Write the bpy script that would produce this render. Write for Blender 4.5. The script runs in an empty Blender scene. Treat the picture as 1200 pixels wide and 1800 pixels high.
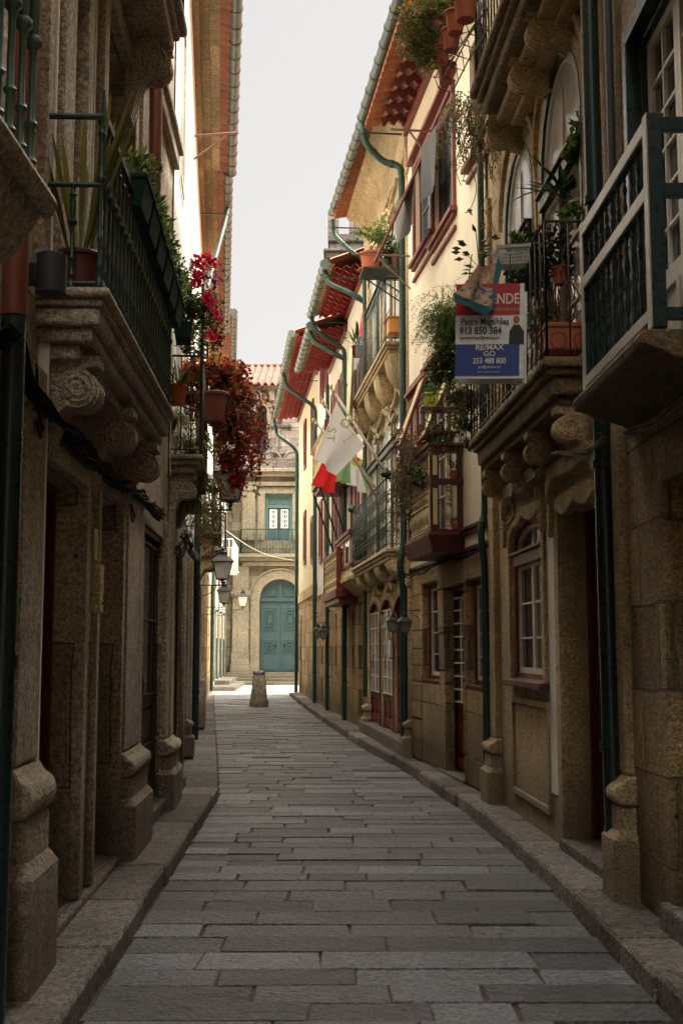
import bpy, bmesh, math, random
from mathutils import Vector, Matrix, noise
random.seed(11)
SC = bpy.context.scene
COL = SC.collection
# ---------------------------------------------------------------- camera
CAM_Z = 1.6
FPX = 2100.0
TILT = math.atan(240 / FPX)
cam_d = bpy.data.cameras.new("street_camera")
cam = bpy.data.objects.new("street_camera", cam_d)
COL.objects.link(cam)
cam.location = (0, 0, CAM_Z)
cam.rotation_euler = (math.pi / 2 + TILT, 0, 0)
cam_d.sensor_fit = 'VERTICAL'
cam_d.sensor_height = 36.0
cam_d.lens = FPX / 1800 * 36
cam_d.clip_start = 0.05
cam_d.clip_end = 4000
cam_d.dof.use_dof = True
cam_d.dof.focus_distance = 19.0
cam_d.dof.aperture_fstop = 9.0
SC.camera = cam
CT, ST = math.cos(TILT), math.sin(TILT)

def ray(x, y):
    v = 900 - y
    return Vector((x - 600, FPX * CT - v * ST, v * CT + FPX * ST))

# ---------------------------------------------------------------- frames
class World:
    def P(self, a, b, c): return Vector((a, b, c))
    def atY(self, x, y, Y):
        r = ray(x, y); t = Y / r.y
        return (r.x * t, Y, CAM_Z + r.z * t)
    def ground(self, x, y, z=0.0):
        r = ray(x, y); t = (z - CAM_Z) / r.z
        return (r.x * t, r.y * t)
W = World()

class Facade:
    """local (s along the street, d out from the wall, z up)"""
    def __init__(self, x0, y0, x1, y1, side):
        self.o = Vector((x0, y0, 0)); e = Vector((x1, y1, 0)) - self.o
        self.L = e.length; self.u = e.normalized()
        self.n = Vector((-self.u.y, self.u.x, 0)) if side > 0 else Vector((self.u.y, -self.u.x, 0))
    def P(self, s, d, z): return self.o + self.u * s + self.n * d + Vector((0, 0, z))
    def px(self, x, y, d=0.0):
        r = ray(x, y); o = self.o + self.n * d
        # solve t*r.xy = o + s*u
        det = r.x * (-self.u.y) + self.u.x * r.y
        t = (o.x * (-self.u.y) + self.u.x * o.y) / det
        s = (r.x * o.y - r.y * o.x) / det * 1.0
        p = r * t
        s = (Vector((p.x, p.y, 0)) - o).dot(self.u)
        return s, CAM_Z + r.z * t
    def s(self, x, y=1000, d=0.0): return self.px(x, y, d)[0]
    def z(self, x, y, d=0.0): return self.px(x, y, d)[1]
    def sub(self, s0):
        f = Facade.__new__(Facade); f.o = self.o + self.u * s0; f.u = self.u; f.n = self.n; f.L = self.L; return f

class Turned:
    """free frame at a world point, turned about z"""
    def __init__(self, loc, rz=0.0, tilt=0.0, roll=0.0):
        self.m = Matrix.Translation(Vector(loc)) @ Matrix.Rotation(rz, 4, 'Z') @ Matrix.Rotation(tilt, 4, 'X') @ Matrix.Rotation(roll, 4, 'Y')
    def P(self, a, b, c): return self.m @ Vector((a, b, c))

ORG = {}
def org(o): return ORG.get(o.name, Vector((0, 0, 0)))

# ---------------------------------------------------------------- mesh builder
class MB:
    def __init__(self, fr): self.f = fr; self.v = []; self.l = []; self.faces = []; self.c = []; self.cc = 0.5
    def vert(self, p, w=None):
        self.l.append(tuple(p)); self.v.append(w if w is not None else self.f.P(*p)); return len(self.v) - 1
    def face(self, idx): self.faces.append(tuple(idx)); self.c.append(self.cc)
    def poly(self, pts): self.face([self.vert(p) for p in pts])
    def box(self, a0, a1, b0, b1, c0, c1):
        i = [self.vert(p) for p in ((a0, b0, c0), (a1, b0, c0), (a1, b1, c0), (a0, b1, c0), (a0, b0, c1), (a1, b0, c1), (a1, b1, c1), (a0, b1, c1))]
        for q in ((0, 3, 2, 1), (4, 5, 6, 7), (0, 1, 5, 4), (1, 2, 6, 5), (2, 3, 7, 6), (3, 0, 4, 7)): self.face([i[k] for k in q])
        return self
    def prism(self, pts, plane, lo, hi):
        m = {'sz': lambda p, t: (p[0], t, p[1]), 'dz': lambda p, t: (t, p[0], p[1]), 'sd': lambda p, t: (p[0], p[1], t)}[plane]
        A = [self.vert(m(p, lo)) for p in pts]; B = [self.vert(m(p, hi)) for p in pts]; n = len(pts)
        self.face(A[::-1]); self.face(B)
        for k in range(n): self.face((A[k], A[(k + 1) % n], B[(k + 1) % n], B[k]))
        return self
    def taper(self, pts, plane, lo, hi, pts2):
        m = {'sz': lambda p, t: (p[0], t, p[1]), 'dz': lambda p, t: (t, p[0], p[1]), 'sd': lambda p, t: (p[0], p[1], t)}[plane]
        A = [self.vert(m(p, lo)) for p in pts]; B = [self.vert(m(p, hi)) for p in pts2]; n = len(pts)
        self.face(A[::-1]); self.face(B)
        for k in range(n): self.face((A[k], A[(k + 1) % n], B[(k + 1) % n], B[k]))
        return self
    def ring(self, outer, inner, d0, d1, closed=True):
        n = len(outer); rows = []
        for pts, d in ((outer, d0), (outer, d1), (inner, d1), (inner, d0)):
            rows.append([self.vert((p[0], d, p[1])) for p in pts])
        for k in range(n if closed else n - 1):
            j = (k + 1) % n
            for a in range(4):
                b = (a + 1) % 4
                self.face((rows[a][k], rows[a][j], rows[b][j], rows[b][k]))
        if not closed:
            self.face([rows[a][0] for a in range(4)]); self.face([rows[a][-1] for a in (3, 2, 1, 0)])
        return self
    def tube(self, pts, r, n=7, cap=True, world=False, rr=None):
        P = [Vector(p) if world else self.f.P(*p) for p in pts]
        rings = []
        up = Vector((0, 0, 1)); prev = None
        for i, p in enumerate(P):
            a = P[max(0, i - 1)]; b = P[min(len(P) - 1, i + 1)]
            t = (b - a); t = t.normalized() if t.length > 1e-9 else up
            if prev is None:
                ref = up if abs(t.z) < 0.9 else Vector((1, 0, 0))
                x = t.cross(ref).normalized()
            else:
                x = (prev - t * prev.dot(t)); x = x.normalized() if x.length > 1e-6 else t.orthogonal().normalized()
            prev = x; y = t.cross(x)
            rad = rr[i] if rr else r
            rings.append([self.vert((0, 0, 0), p + (x * math.cos(2 * math.pi * k / n) + y * math.sin(2 * math.pi * k / n)) * rad) for k in range(n)])
        for i in range(len(rings) - 1):
            for k in range(n):
                self.face((rings[i][k], rings[i][(k + 1) % n], rings[i + 1][(k + 1) % n], rings[i + 1][k]))
        if cap: self.face(rings[0][::-1]); self.face(rings[-1])
        return self
    def lathe(self, c, prof, n=14, cap=True):
        rings = []
        for r, z in prof:
            rings.append([self.vert((c[0] + r * math.cos(2 * math.pi * k / n), c[1] + r * math.sin(2 * math.pi * k / n), c[2] + z)) for k in range(n)])
        for i in range(len(rings) - 1):
            for k in range(n): self.face((rings[i][k], rings[i][(k + 1) % n], rings[i + 1][(k + 1) % n], rings[i + 1][k]))
        if cap: self.face(rings[0][::-1]); self.face(rings[-1])
        return self
    def ball(self, c, r, n=10, sz=1.0):
        m = 6
        return self.lathe(c, [(max(1e-3, r * math.sin(math.pi * i / m)), -r * sz * math.cos(math.pi * i / m)) for i in range(m + 1)], n)
    def wall(self, s0, s1, z0, z1, ops=(), d=0.0, depth=0.25, step=None):
        """sheet with rectangular or arched openings (a, b, c, e, rise) and their reveals"""
        ss = sorted({round(q, 5) for q in [s0, s1] + [o[0] for o in ops] + [o[1] for o in ops] if s0 - 1e-6 <= q <= s1 + 1e-6})
        zz = sorted({round(q, 5) for q in [z0, z1] + [o[2] for o in ops] + [o[3] for o in ops] if z0 - 1e-6 <= q <= z1 + 1e-6})
        for i in range(len(ss) - 1):
            for j in range(len(zz) - 1):
                ms = (ss[i] + ss[i + 1]) / 2; mz = (zz[j] + zz[j + 1]) / 2
                if any(o[0] < ms < o[1] and o[2] < mz < o[3] for o in ops): continue
                self.poly([(ss[i], d, zz[j]), (ss[i + 1], d, zz[j]), (ss[i + 1], d, zz[j + 1]), (ss[i], d, zz[j + 1])])
        for o in ops:
            rise = o[4] if len(o) > 4 else 0
            dp = o[5] if len(o) > 5 else depth
            loop = arch(o[0], o[1], o[2], o[3], rise)
            if rise:
                top = loop[1:-1]
                for k in range(len(top) - 1):
                    p, q = top[k], top[k + 1]
                    self.poly([(p[0], d, p[1]), (q[0], d, q[1]), (q[0], d, o[3] + 1e-4), (p[0], d, o[3] + 1e-4)])
            n = len(loop)
            for k in range(n):
                p, q = loop[k], loop[(k + 1) % n]
                self.poly([(p[0], d, p[1]), (q[0], d, q[1]), (q[0], d - dp, q[1]), (p[0], d - dp, p[1])])
        return self

def arch(s0, s1, z0, z1, rise=0.0, n=10):
    if not rise: return [(s0, z0), (s0, z1), (s1, z1), (s1, z0)]
    c = (s0 + s1) / 2; h = (s1 - s0) / 2; sp = z1 - rise
    return [(s0, z0)] + [(c - h * math.cos(math.pi * k / n), sp + rise * math.sin(math.pi * k / n)) for k in range(n + 1)] + [(s1, z0)]

def build(mb, name, mat, parent=None, bevel=0.0, smooth=None, fix=True, seg=2):
    if parent is not None: O = org(parent)
    else:
        xs = [v.x for v in mb.v]; ys = [v.y for v in mb.v]; zs = [v.z for v in mb.v]
        O = Vector(((min(xs) + max(xs)) / 2, (min(ys) + max(ys)) / 2, min(zs)))
    me = bpy.data.meshes.new(name)
    me.from_pydata([v - O for v in mb.v], [], mb.faces)
    uv = me.uv_layers.new(name="UVMap"); L = mb.l
    uvs = []
    for f in mb.faces:
        a, b, c = (Vector(L[f[0]]), Vector(L[f[1]]), Vector(L[f[2]]))
        n = (b - a).cross(c - a); n = (abs(n.x), abs(n.y), abs(n.z))
        k = n.index(max(n))
        for i in f:
            p = L[i]
            uvs += (p[0], p[2]) if k == 1 else ((p[1], p[2]) if k == 0 else (p[0], p[1]))
    uv.data.foreach_set("uv", uvs)
    at = me.attributes.new("tone", 'FLOAT', 'FACE'); at.data.foreach_set("value", mb.c)
    if fix:
        bm = bmesh.new(); bm.from_mesh(me)
        if bevel: bmesh.ops.remove_doubles(bm, verts=bm.verts, dist=1e-5)
        bmesh.ops.recalc_face_normals(bm, faces=bm.faces); bm.to_mesh(me); bm.free()
    me.materials.append(mat)
    o = bpy.data.objects.new(name, me); COL.objects.link(o)
    ORG[o.name] = O
    if parent is not None: o.parent = parent
    else: o.location = O
    if smooth:
        me.shade_smooth() if hasattr(me, 'shade_smooth') else None
        if smooth != True:
            me.set_sharp_from_angle(angle=math.radians(smooth))
    if bevel:
        m = o.modifiers.new("bevel", 'BEVEL'); m.width = bevel; m.segments = seg; m.limit_method = 'ANGLE'; m.angle_limit = math.radians(40)
    return o

def tag(o, label=None, cat=None, group=None, kind=None):
    if label: o["label"] = label
    if cat: o["category"] = cat
    if group: o["group"] = group
    if kind: o["kind"] = kind
    return o

def thing(name, loc, label, cat, group=None):
    o = bpy.data.objects.new(name, None); COL.objects.link(o); o.location = loc
    o.empty_display_size = 0.2
    ORG[o.name] = Vector(loc)
    return tag(o, label, cat, group)

def shift(o, off, parent=None):
    c = o.copy(); COL.objects.link(c); c.parent = parent if parent is not None else o.parent
    c.location = o.location + Vector(off); ORG[c.name] = org(o) + Vector(off) * 0
    for ch in list(o.children):
        k = ch.copy(); COL.objects.link(k); k.parent = c
    return c

def dup(root, loc, rz=0.0, label=None, sc=None):
    r = root.copy(); COL.objects.link(r); r.location = loc; r.rotation_euler = (0, 0, rz)
    if sc: r.scale = (sc, sc, sc)
    if label: r["label"] = label
    for ch in list(root.children):
        c = ch.copy(); COL.objects.link(c); c.parent = r
        for g in list(ch.children):
            d = g.copy(); COL.objects.link(d); d.parent = c
    return r

# ---------------------------------------------------------------- materials
def new_mat(name):
    m = bpy.data.materials.new(name); m.use_nodes = True
    nt = m.node_tree; nt.nodes.clear()
    out = nt.nodes.new("ShaderNodeOutputMaterial"); b = nt.nodes.new("ShaderNodeBsdfPrincipled")
    nt.links.new(b.outputs[0], out.inputs[0])
    return m, nt, b
def N(nt, t, **k):
    n = nt.nodes.new(t)
    for a, v in k.items():
        if a.startswith("i_"): n.inputs[int(a[2:])].default_value = v
        else: setattr(n, a, v)
    return n
def noise_n(nt, vec, scale, detail=4, rough=0.6):
    n = nt.nodes.new("ShaderNodeTexNoise"); n.inputs["Scale"].default_value = scale
    n.inputs["Detail"].default_value = detail; n.inputs["Roughness"].default_value = rough
    nt.links.new(vec, n.inputs["Vector"]); return n.outputs["Fac"]
def ramp(nt, fac, stops):
    r = nt.nodes.new("ShaderNodeValToRGB"); e = r.color_ramp.elements
    while len(e) < len(stops): e.new(0.5)
    for k, (p, c) in enumerate(stops):
        e[k].position = p; e[k].color = (c[0], c[1], c[2], 1) if not isinstance(c, (int, float)) else (c, c, c, 1)
    nt.links.new(fac, r.inputs[0]); return r.outputs[0]
def mixc(nt, a, b, fac, mode='MIX'):
    m = nt.nodes.new("ShaderNodeMix"); m.data_type = 'RGBA'; m.blend_type = mode
    for s, v in ((m.inputs[0], fac), (m.inputs[6], a), (m.inputs[7], b)):
        if hasattr(v, 'default_value'): nt.links.new(v, s)
        elif isinstance(v, (int, float)): s.default_value = v
        else: s.default_value = (v[0], v[1], v[2], 1)
    return m.outputs[2]
def math_n(nt, op, a, b=0.0):
    m = nt.nodes.new("ShaderNodeMath"); m.operation = op
    for s, v in ((m.inputs[0], a), (m.inputs[1], b)):
        if hasattr(v, 'default_value'): nt.links.new(v, s)
        else: s.default_value = v
    return m.outputs[0]
def bump(nt, b, h, strength=0.4, dist=0.01):
    n = nt.nodes.new("ShaderNodeBump"); n.inputs["Strength"].default_value = strength; n.inputs["Distance"].default_value = dist
    nt.links.new(h, n.inputs["Height"]); nt.links.new(n.outputs[0], b.inputs["Normal"])
def mul(c, k): return tuple(x * k for x in c)

def granite(name, c, joints=None, grain=1.0, rough=0.85, stain=(0.12, 0.10, 0.07), bstr=0.5, moss=0.0, tone=False, mortar_c=None, streak=0.3, spec=0.3):
    m, nt, b = new_mat(name)
    pos = nt.nodes.new("ShaderNodeNewGeometry").outputs["Position"]
    big = noise_n(nt, pos, 1.1, 5, 0.6); mid = noise_n(nt, pos, 7, 5, 0.65); fine = noise_n(nt, pos, 95 * grain, 3, 0.75); sp = noise_n(nt, pos, 260 * grain, 2, 0.5)
    col = ramp(nt, mid, [(0.25, mul(c, 0.72)), (0.5, c), (0.78, mul(c, 1.22))])
    med = noise_n(nt, pos, 38 * grain, 3, 0.7)
    col = mixc(nt, col, ramp(nt, med, [(0.34, 0.45), (0.5, 1.0), (0.66, 1.55)]), 0.85, 'MULTIPLY')
    col = mixc(nt, col, ramp(nt, fine, [(0.32, 0.45), (0.5, 1.0), (0.68, 1.5)]), 0.9, 'MULTIPLY')
    col = mixc(nt, col, ramp(nt, sp, [(0.35, 0.72), (0.55, 1.0), (0.75, 1.25)]), 0.55, 'MULTIPLY')
    col = mixc(nt, col, stain, ramp(nt, big, [(0.45, 0.0), (0.72, 0.6)]))
    blot = noise_n(nt, pos, 0.55, 6, 0.7)
    col = mixc(nt, col, ramp(nt, blot, [(0.36, (0.58, 0.56, 0.52)), (0.5, (1, 1, 1)), (0.64, (1.42, 1.40, 1.34))]), 0.8, 'MULTIPLY')
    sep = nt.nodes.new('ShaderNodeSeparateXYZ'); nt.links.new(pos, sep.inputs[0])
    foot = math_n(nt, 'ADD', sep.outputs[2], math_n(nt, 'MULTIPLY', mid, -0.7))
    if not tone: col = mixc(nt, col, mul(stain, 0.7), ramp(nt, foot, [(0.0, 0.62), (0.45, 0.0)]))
    # vertical rain streaks
    mp = nt.nodes.new("ShaderNodeMapping"); mp.inputs["Scale"].default_value = (6, 6, 0.45); nt.links.new(pos, mp.inputs[0])
    st = noise_n(nt, mp.outputs[0], 1.0, 4, 0.6)
    col = mixc(nt, col, mul(stain, 0.8), math_n(nt, 'MULTIPLY', ramp(nt, st, [(0.52, 0.0), (0.75, 1.0)]), streak))
    if moss:
        ms = noise_n(nt, pos, 3.3, 6, 0.7)
        col = mixc(nt, col, (0.10, 0.11, 0.03), math_n(nt, 'MULTIPLY', ramp(nt, ms, [(0.5, 0.0), (0.68, 1.0)]), moss))
    vo = nt.nodes.new('ShaderNodeTexVoronoi'); vo.inputs['Scale'].default_value = 2.6; nt.links.new(pos, vo.inputs['Vector'])
    pit = ramp(nt, vo.outputs['Distance'], [(0.035, 1.0), (0.06, 0.0)])
    if not tone: col = mixc(nt, col, mul(stain, 0.25), math_n(nt, 'MULTIPLY', pit, 0.85))
    h = math_n(nt, 'ADD', math_n(nt, 'ADD', math_n(nt, 'MULTIPLY', fine, 0.5), math_n(nt, 'MULTIPLY', med, 0.9)), math_n(nt, 'MULTIPLY', mid, 1.4))
    if joints:
        uv = nt.nodes.new("ShaderNodeUVMap").outputs[0]
        dn = nt.nodes.new("ShaderNodeTexNoise"); dn.inputs["Scale"].default_value = 1.3; dn.inputs["Detail"].default_value = 3; nt.links.new(uv, dn.inputs["Vector"])
        vm = nt.nodes.new("ShaderNodeVectorMath"); vm.operation = 'SCALE'; vm.inputs[3].default_value = 0.07; nt.links.new(dn.outputs["Color"], vm.inputs[0])
        va = nt.nodes.new("ShaderNodeVectorMath"); va.operation = 'ADD'; nt.links.new(uv, va.inputs[0]); nt.links.new(vm.outputs[0], va.inputs[1])
        br = nt.nodes.new("ShaderNodeTexBrick"); nt.links.new(va.outputs[0], br.inputs["Vector"])
        br.inputs["Scale"].default_value = 1.0; br.inputs["Brick Width"].default_value = joints[0]; br.inputs["Row Height"].default_value = joints[1]
        br.inputs["Mortar Size"].default_value = joints[2] if len(joints) > 2 else 0.008; br.inputs["Mortar Smooth"].default_value = 0.35
        br.inputs["Color1"].default_value = (0.45, 0.45, 0.46, 1); br.inputs["Color2"].default_value = (1.5, 1.45, 1.35, 1); br.inputs["Mortar"].default_value = (1, 1, 1, 1)
        br.offset = 0.42; br.squash = 1.35; br.squash_frequency = 3
        col = mixc(nt, col, br.outputs["Color"], 0.65, 'MULTIPLY')
        mc = mortar_c or mul(c, 0.35)
        col = mixc(nt, col, mc, math_n(nt, 'MULTIPLY', br.outputs["Fac"], 0.85))
        h = math_n(nt, 'SUBTRACT', h, math_n(nt, 'MULTIPLY', br.outputs["Fac"], 1.6))
    if tone:
        a = nt.nodes.new("ShaderNodeAttribute"); a.attribute_name = "tone"
        col = mixc(nt, col, ramp(nt, a.outputs["Fac"], [(0.0, (0.5, 0.49, 0.48)), (0.5, (1, 0.98, 0.95)), (1.0, (1.75, 1.8, 1.9))]), 1.0, 'MULTIPLY')
    nt.links.new(col, b.inputs["Base Color"])
    b.inputs["Roughness"].default_value = rough
    b.inputs["Specular IOR Level"].default_value = spec
    bump(nt, b, h, min(1, bstr * 1.4), 0.05)
    return m

def paint(name, c, rough=0.45, dirt=0.35, scale=14, wear=None, spec=0.5, bstr=0.15, var=0.15):
    m, nt, b = new_mat(name)
    pos = nt.nodes.new("ShaderNodeNewGeometry").outputs["Position"]
    a = noise_n(nt, pos, scale, 5, 0.65); g = noise_n(nt, pos, scale * 0.22, 4, 0.6)
    col = ramp(nt, a, [(0.3, mul(c, 1 - var)), (0.7, mul(c, 1 + var))])
    col = mixc(nt, col, mul(c, 0.35), math_n(nt, 'MULTIPLY', ramp(nt, g, [(0.42, 0.0), (0.75, 1.0)]), dirt))
    if wear:
        w = noise_n(nt, pos, scale * 2.2, 6, 0.75)
        col = mixc(nt, col, wear, ramp(nt, w, [(0.66, 0.0), (0.72, 1.0)]))
    nt.links.new(col, b.inputs["Base Color"])
    nt.links.new(ramp(nt, a, [(0.3, min(1, rough * 0.75)), (0.7, min(1, rough * 1.3))]), b.inputs["Roughness"])
    b.inputs["Specular IOR Level"].default_value = spec
    if bstr: bump(nt, b, a, bstr, 0.004)
    return m

def plaster(name, c, streak=0.35):
    m, nt, b = new_mat(name)
    pos = nt.nodes.new("ShaderNodeNewGeometry").outputs["Position"]
    a = noise_n(nt, pos, 1.6, 6, 0.6); f = noise_n(nt, pos, 60, 3, 0.6)
    mp = nt.nodes.new("ShaderNodeMapping"); mp.inputs["Scale"].default_value = (9, 9, 0.5); nt.links.new(pos, mp.inputs[0])
    st = noise_n(nt, mp.outputs[0], 1.0, 5, 0.65)
    col = ramp(nt, a, [(0.3, mul(c, 0.84)), (0.65, c)])
    col = mixc(nt, col, mul(c, 0.5), math_n(nt, 'MULTIPLY', ramp(nt, st, [(0.5, 0.0), (0.8, 1.0)]), streak))
    nt.links.new(col, b.inputs["Base Color"]); b.inputs["Roughness"].default_value = 0.9; b.inputs["Specular IOR Level"].default_value = 0.2
    bump(nt, b, math_n(nt, 'ADD', math_n(nt, 'MULTIPLY', a, 3.0), f), 0.25, 0.01)
    return m

def leafy(name, stops, trans=0.35, rough=0.5):
    m, nt, b = new_mat(name)
    a = nt.nodes.new("ShaderNodeAttribute"); a.attribute_name = "tone"
    col = ramp(nt, a.outputs["Fac"], stops)
    nt.links.new(col, b.inputs["Base Color"]); b.inputs["Roughness"].default_value = rough; b.inputs["Specular IOR Level"].default_value = 0.35
    tr = nt.nodes.new("ShaderNodeBsdfTranslucent"); nt.links.new(col, tr.inputs[0])
    mx = nt.nodes.new("ShaderNodeMixShader"); mx.inputs[0].default_value = trans
    nt.links.new(b.outputs[0], mx.inputs[1]); nt.links.new(tr.outputs[0], mx.inputs[2])
    nt.links.new(mx.outputs[0], [n for n in nt.nodes if n.type == 'OUTPUT_MATERIAL'][0].inputs[0])
    return m

def glassy(name, c=(0.03, 0.035, 0.04), rough=0.04):
    m, nt, b = new_mat(name)
    pos = nt.nodes.new("ShaderNodeNewGeometry").outputs["Position"]
    a = noise_n(nt, pos, 2.4, 4, 0.6)
    nt.links.new(ramp(nt, a, [(0.35, mul(c, 0.5)), (0.7, mul(c, 1.8))]), b.inputs["Base Color"])
    b.inputs["Roughness"].default_value = rough; b.inputs["Specular IOR Level"].default_value = 0.8
    bump(nt, b, noise_n(nt, pos, 5, 2, 0.5), 0.04, 0.02)
    return m

M = {}
WARM = (0.36, 0.235, 0.125)
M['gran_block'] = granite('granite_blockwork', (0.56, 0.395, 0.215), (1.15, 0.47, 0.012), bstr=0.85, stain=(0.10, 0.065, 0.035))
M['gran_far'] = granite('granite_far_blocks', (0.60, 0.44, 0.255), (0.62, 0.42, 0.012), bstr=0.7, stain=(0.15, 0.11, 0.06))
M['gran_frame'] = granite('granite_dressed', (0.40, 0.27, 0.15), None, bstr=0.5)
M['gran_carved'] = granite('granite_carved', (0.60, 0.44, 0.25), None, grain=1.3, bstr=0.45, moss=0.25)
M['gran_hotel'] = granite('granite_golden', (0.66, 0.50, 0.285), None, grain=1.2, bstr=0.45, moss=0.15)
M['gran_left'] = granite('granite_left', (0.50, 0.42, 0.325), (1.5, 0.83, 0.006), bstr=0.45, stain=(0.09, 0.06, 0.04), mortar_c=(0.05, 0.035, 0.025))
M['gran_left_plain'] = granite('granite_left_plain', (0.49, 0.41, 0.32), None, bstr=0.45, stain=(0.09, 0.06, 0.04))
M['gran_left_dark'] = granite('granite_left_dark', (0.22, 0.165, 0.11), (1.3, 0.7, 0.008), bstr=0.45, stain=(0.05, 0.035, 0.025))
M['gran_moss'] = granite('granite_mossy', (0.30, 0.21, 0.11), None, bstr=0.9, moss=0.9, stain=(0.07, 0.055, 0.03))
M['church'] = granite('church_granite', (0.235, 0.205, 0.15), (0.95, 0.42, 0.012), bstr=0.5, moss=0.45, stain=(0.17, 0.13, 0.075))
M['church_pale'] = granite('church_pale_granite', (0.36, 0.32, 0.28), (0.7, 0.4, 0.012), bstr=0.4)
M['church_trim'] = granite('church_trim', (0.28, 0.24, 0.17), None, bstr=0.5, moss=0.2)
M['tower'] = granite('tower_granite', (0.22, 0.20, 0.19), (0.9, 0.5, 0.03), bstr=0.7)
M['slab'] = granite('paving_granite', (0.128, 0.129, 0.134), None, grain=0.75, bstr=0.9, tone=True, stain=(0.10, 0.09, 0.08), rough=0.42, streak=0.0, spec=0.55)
M['square'] = granite('sunlit_square_granite', (0.68, 0.63, 0.55), None, grain=0.75, bstr=0.6, tone=True, stain=(0.4, 0.36, 0.3), rough=0.7, streak=0.0)  # paler copy of the lane paving, sunlight painted into its colour
M['kerb'] = granite('kerb_granite', (0.19, 0.17, 0.148), None, grain=0.7, bstr=0.9, tone=True, stain=(0.10, 0.085, 0.065), streak=0.0)
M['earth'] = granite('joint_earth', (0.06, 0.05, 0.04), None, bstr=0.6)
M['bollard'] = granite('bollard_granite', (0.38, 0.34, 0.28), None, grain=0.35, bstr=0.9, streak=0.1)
M['cream'] = plaster('cream_plaster', (0.84, 0.74, 0.56), 0.25)
M['yellow'] = plaster('yellow_plaster', (0.82, 0.72, 0.50), 0.2)
M['white'] = plaster('white_plaster', (0.82, 0.79, 0.72), 0.2)
M['strip'] = plaster('lime_strip', (0.85, 0.81, 0.72), 0.3)
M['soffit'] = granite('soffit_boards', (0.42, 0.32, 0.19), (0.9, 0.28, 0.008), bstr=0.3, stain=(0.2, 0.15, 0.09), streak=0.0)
M['green'] = paint('green_iron', (0.008, 0.034, 0.025), 0.45, 0.5, wear=(0.05, 0.045, 0.03))
M['green_old'] = paint('weathered_green_iron', (0.05, 0.10, 0.075), 0.5, 0.5)
M['dkgreen'] = paint('dark_teal_wood', (0.008, 0.028, 0.028), 0.3, 0.3)
M['pipe'] = paint('green_downpipe', (0.010, 0.045, 0.031), 0.4, 0.6, wear=(0.08, 0.10, 0.08))
M['pipe_dk'] = paint('dark_downpipe', (0.010, 0.028, 0.026), 0.3, 0.4, wear=(0.06, 0.08, 0.08))
M['gutter'] = paint('zinc_gutter', (0.085, 0.115, 0.10), 0.35, 0.6, wear=(0.22, 0.25, 0.22))
M['teal'] = paint('teal_wood', (0.022, 0.058, 0.062), 0.5, 0.3, wear=None)
M['teal_pale'] = paint('pale_teal_wood', (0.065, 0.13, 0.12), 0.5, 0.3)
M['bluegrey'] = paint('bluegrey_wood', (0.10, 0.19, 0.21), 0.5, 0.3)
M['red'] = paint('oxblood_wood', (0.135, 0.012, 0.010), 0.4, 0.45, wear=(0.20, 0.06, 0.04))
M['red_dk'] = paint('dark_red_wood', (0.085, 0.012, 0.010), 0.45, 0.4)
M['cream_wood'] = paint('cream_wood', (0.62, 0.50, 0.26), 0.5, 0.4)
M['white_wood'] = paint('white_wood', (0.78, 0.74, 0.66), 0.45, 0.35)
M['rail_glare'] = paint('rail_sky_glare', (0.42, 0.40, 0.33), 0.4, 0.45)  # light tone imitating sky glare on the outer faces of green rails
M['brown_wood'] = paint('brown_wood', (0.055, 0.035, 0.022), 0.45, 0.4)
M['wood_pole'] = paint('weathered_pole', (0.22, 0.11, 0.07), 0.7, 0.4)
M['rust_pipe'] = paint('redbrown_pipe', (0.17, 0.045, 0.025), 0.4, 0.3)
M['iron'] = paint('black_iron', (0.014, 0.013, 0.012), 0.45, 0.2)
M['iron_rust'] = paint('rusty_iron', (0.035, 0.02, 0.013), 0.6, 0.3)
M['cable'] = paint('old_cables', (0.014, 0.012, 0.010), 0.85, 0.2, spec=0.15)
M['cable_brown'] = paint('dusty_cables', (0.13, 0.095, 0.06), 0.7, 0.3)
M['tile'] = paint('roof_tile', (0.36, 0.12, 0.055), 0.8, 0.5, scale=8, var=0.35, bstr=0.3)
M['tile_red'] = paint('red_painted_tile', (0.33, 0.035, 0.025), 0.5, 0.35, scale=6, var=0.2)
M['tile_dull'] = paint('dull_red_tile', (0.20, 0.05, 0.035), 0.6, 0.5, scale=6, var=0.2)
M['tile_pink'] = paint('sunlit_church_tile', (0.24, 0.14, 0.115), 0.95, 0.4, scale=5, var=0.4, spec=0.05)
M['tile_left'] = paint('aged_eave_tile', (0.30, 0.12, 0.07), 0.8, 0.5, scale=8, var=0.3)
M['lamp_dark_glass'] = paint('dusty_lantern_glass', (0.22, 0.21, 0.19), 0.2, 0.4)
M['terra'] = paint('terracotta', (0.42, 0.11, 0.045), 0.75, 0.5, scale=9, var=0.2)
M['terra_dk'] = paint('brown_pot', (0.10, 0.022, 0.016), 0.4, 0.3, scale=9)
M['glass'] = glassy('window_glass', (0.03, 0.035, 0.04), 0.07)
M['pale_pane'] = paint('curtain_reflection_pane', (0.55, 0.54, 0.50), 0.12, 0.5, scale=3, var=0.35, bstr=0, wear=(0.035, 0.05, 0.055))  # curtain tone with pale and dark window reflections painted in
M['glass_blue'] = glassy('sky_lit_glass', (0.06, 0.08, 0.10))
M['lead'] = paint('leaded_glass', (0.10, 0.15, 0.22), 0.25, 0.4)
M['lantern_glass'] = paint('lantern_glass', (0.50, 0.49, 0.45), 0.2, 0.2)
M['lamp_grey'] = paint('lamp_housing', (0.035, 0.037, 0.042), 0.5, 0.1)
M['white_plastic'] = paint('white_board', (0.72, 0.72, 0.70), 0.35, 0.1)
M['sign_red'] = paint('sign_red', (0.42, 0.01, 0.015), 0.35, 0.1)
M['sign_blue'] = paint('sign_blue', (0.018, 0.05, 0.26), 0.35, 0.1)
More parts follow.
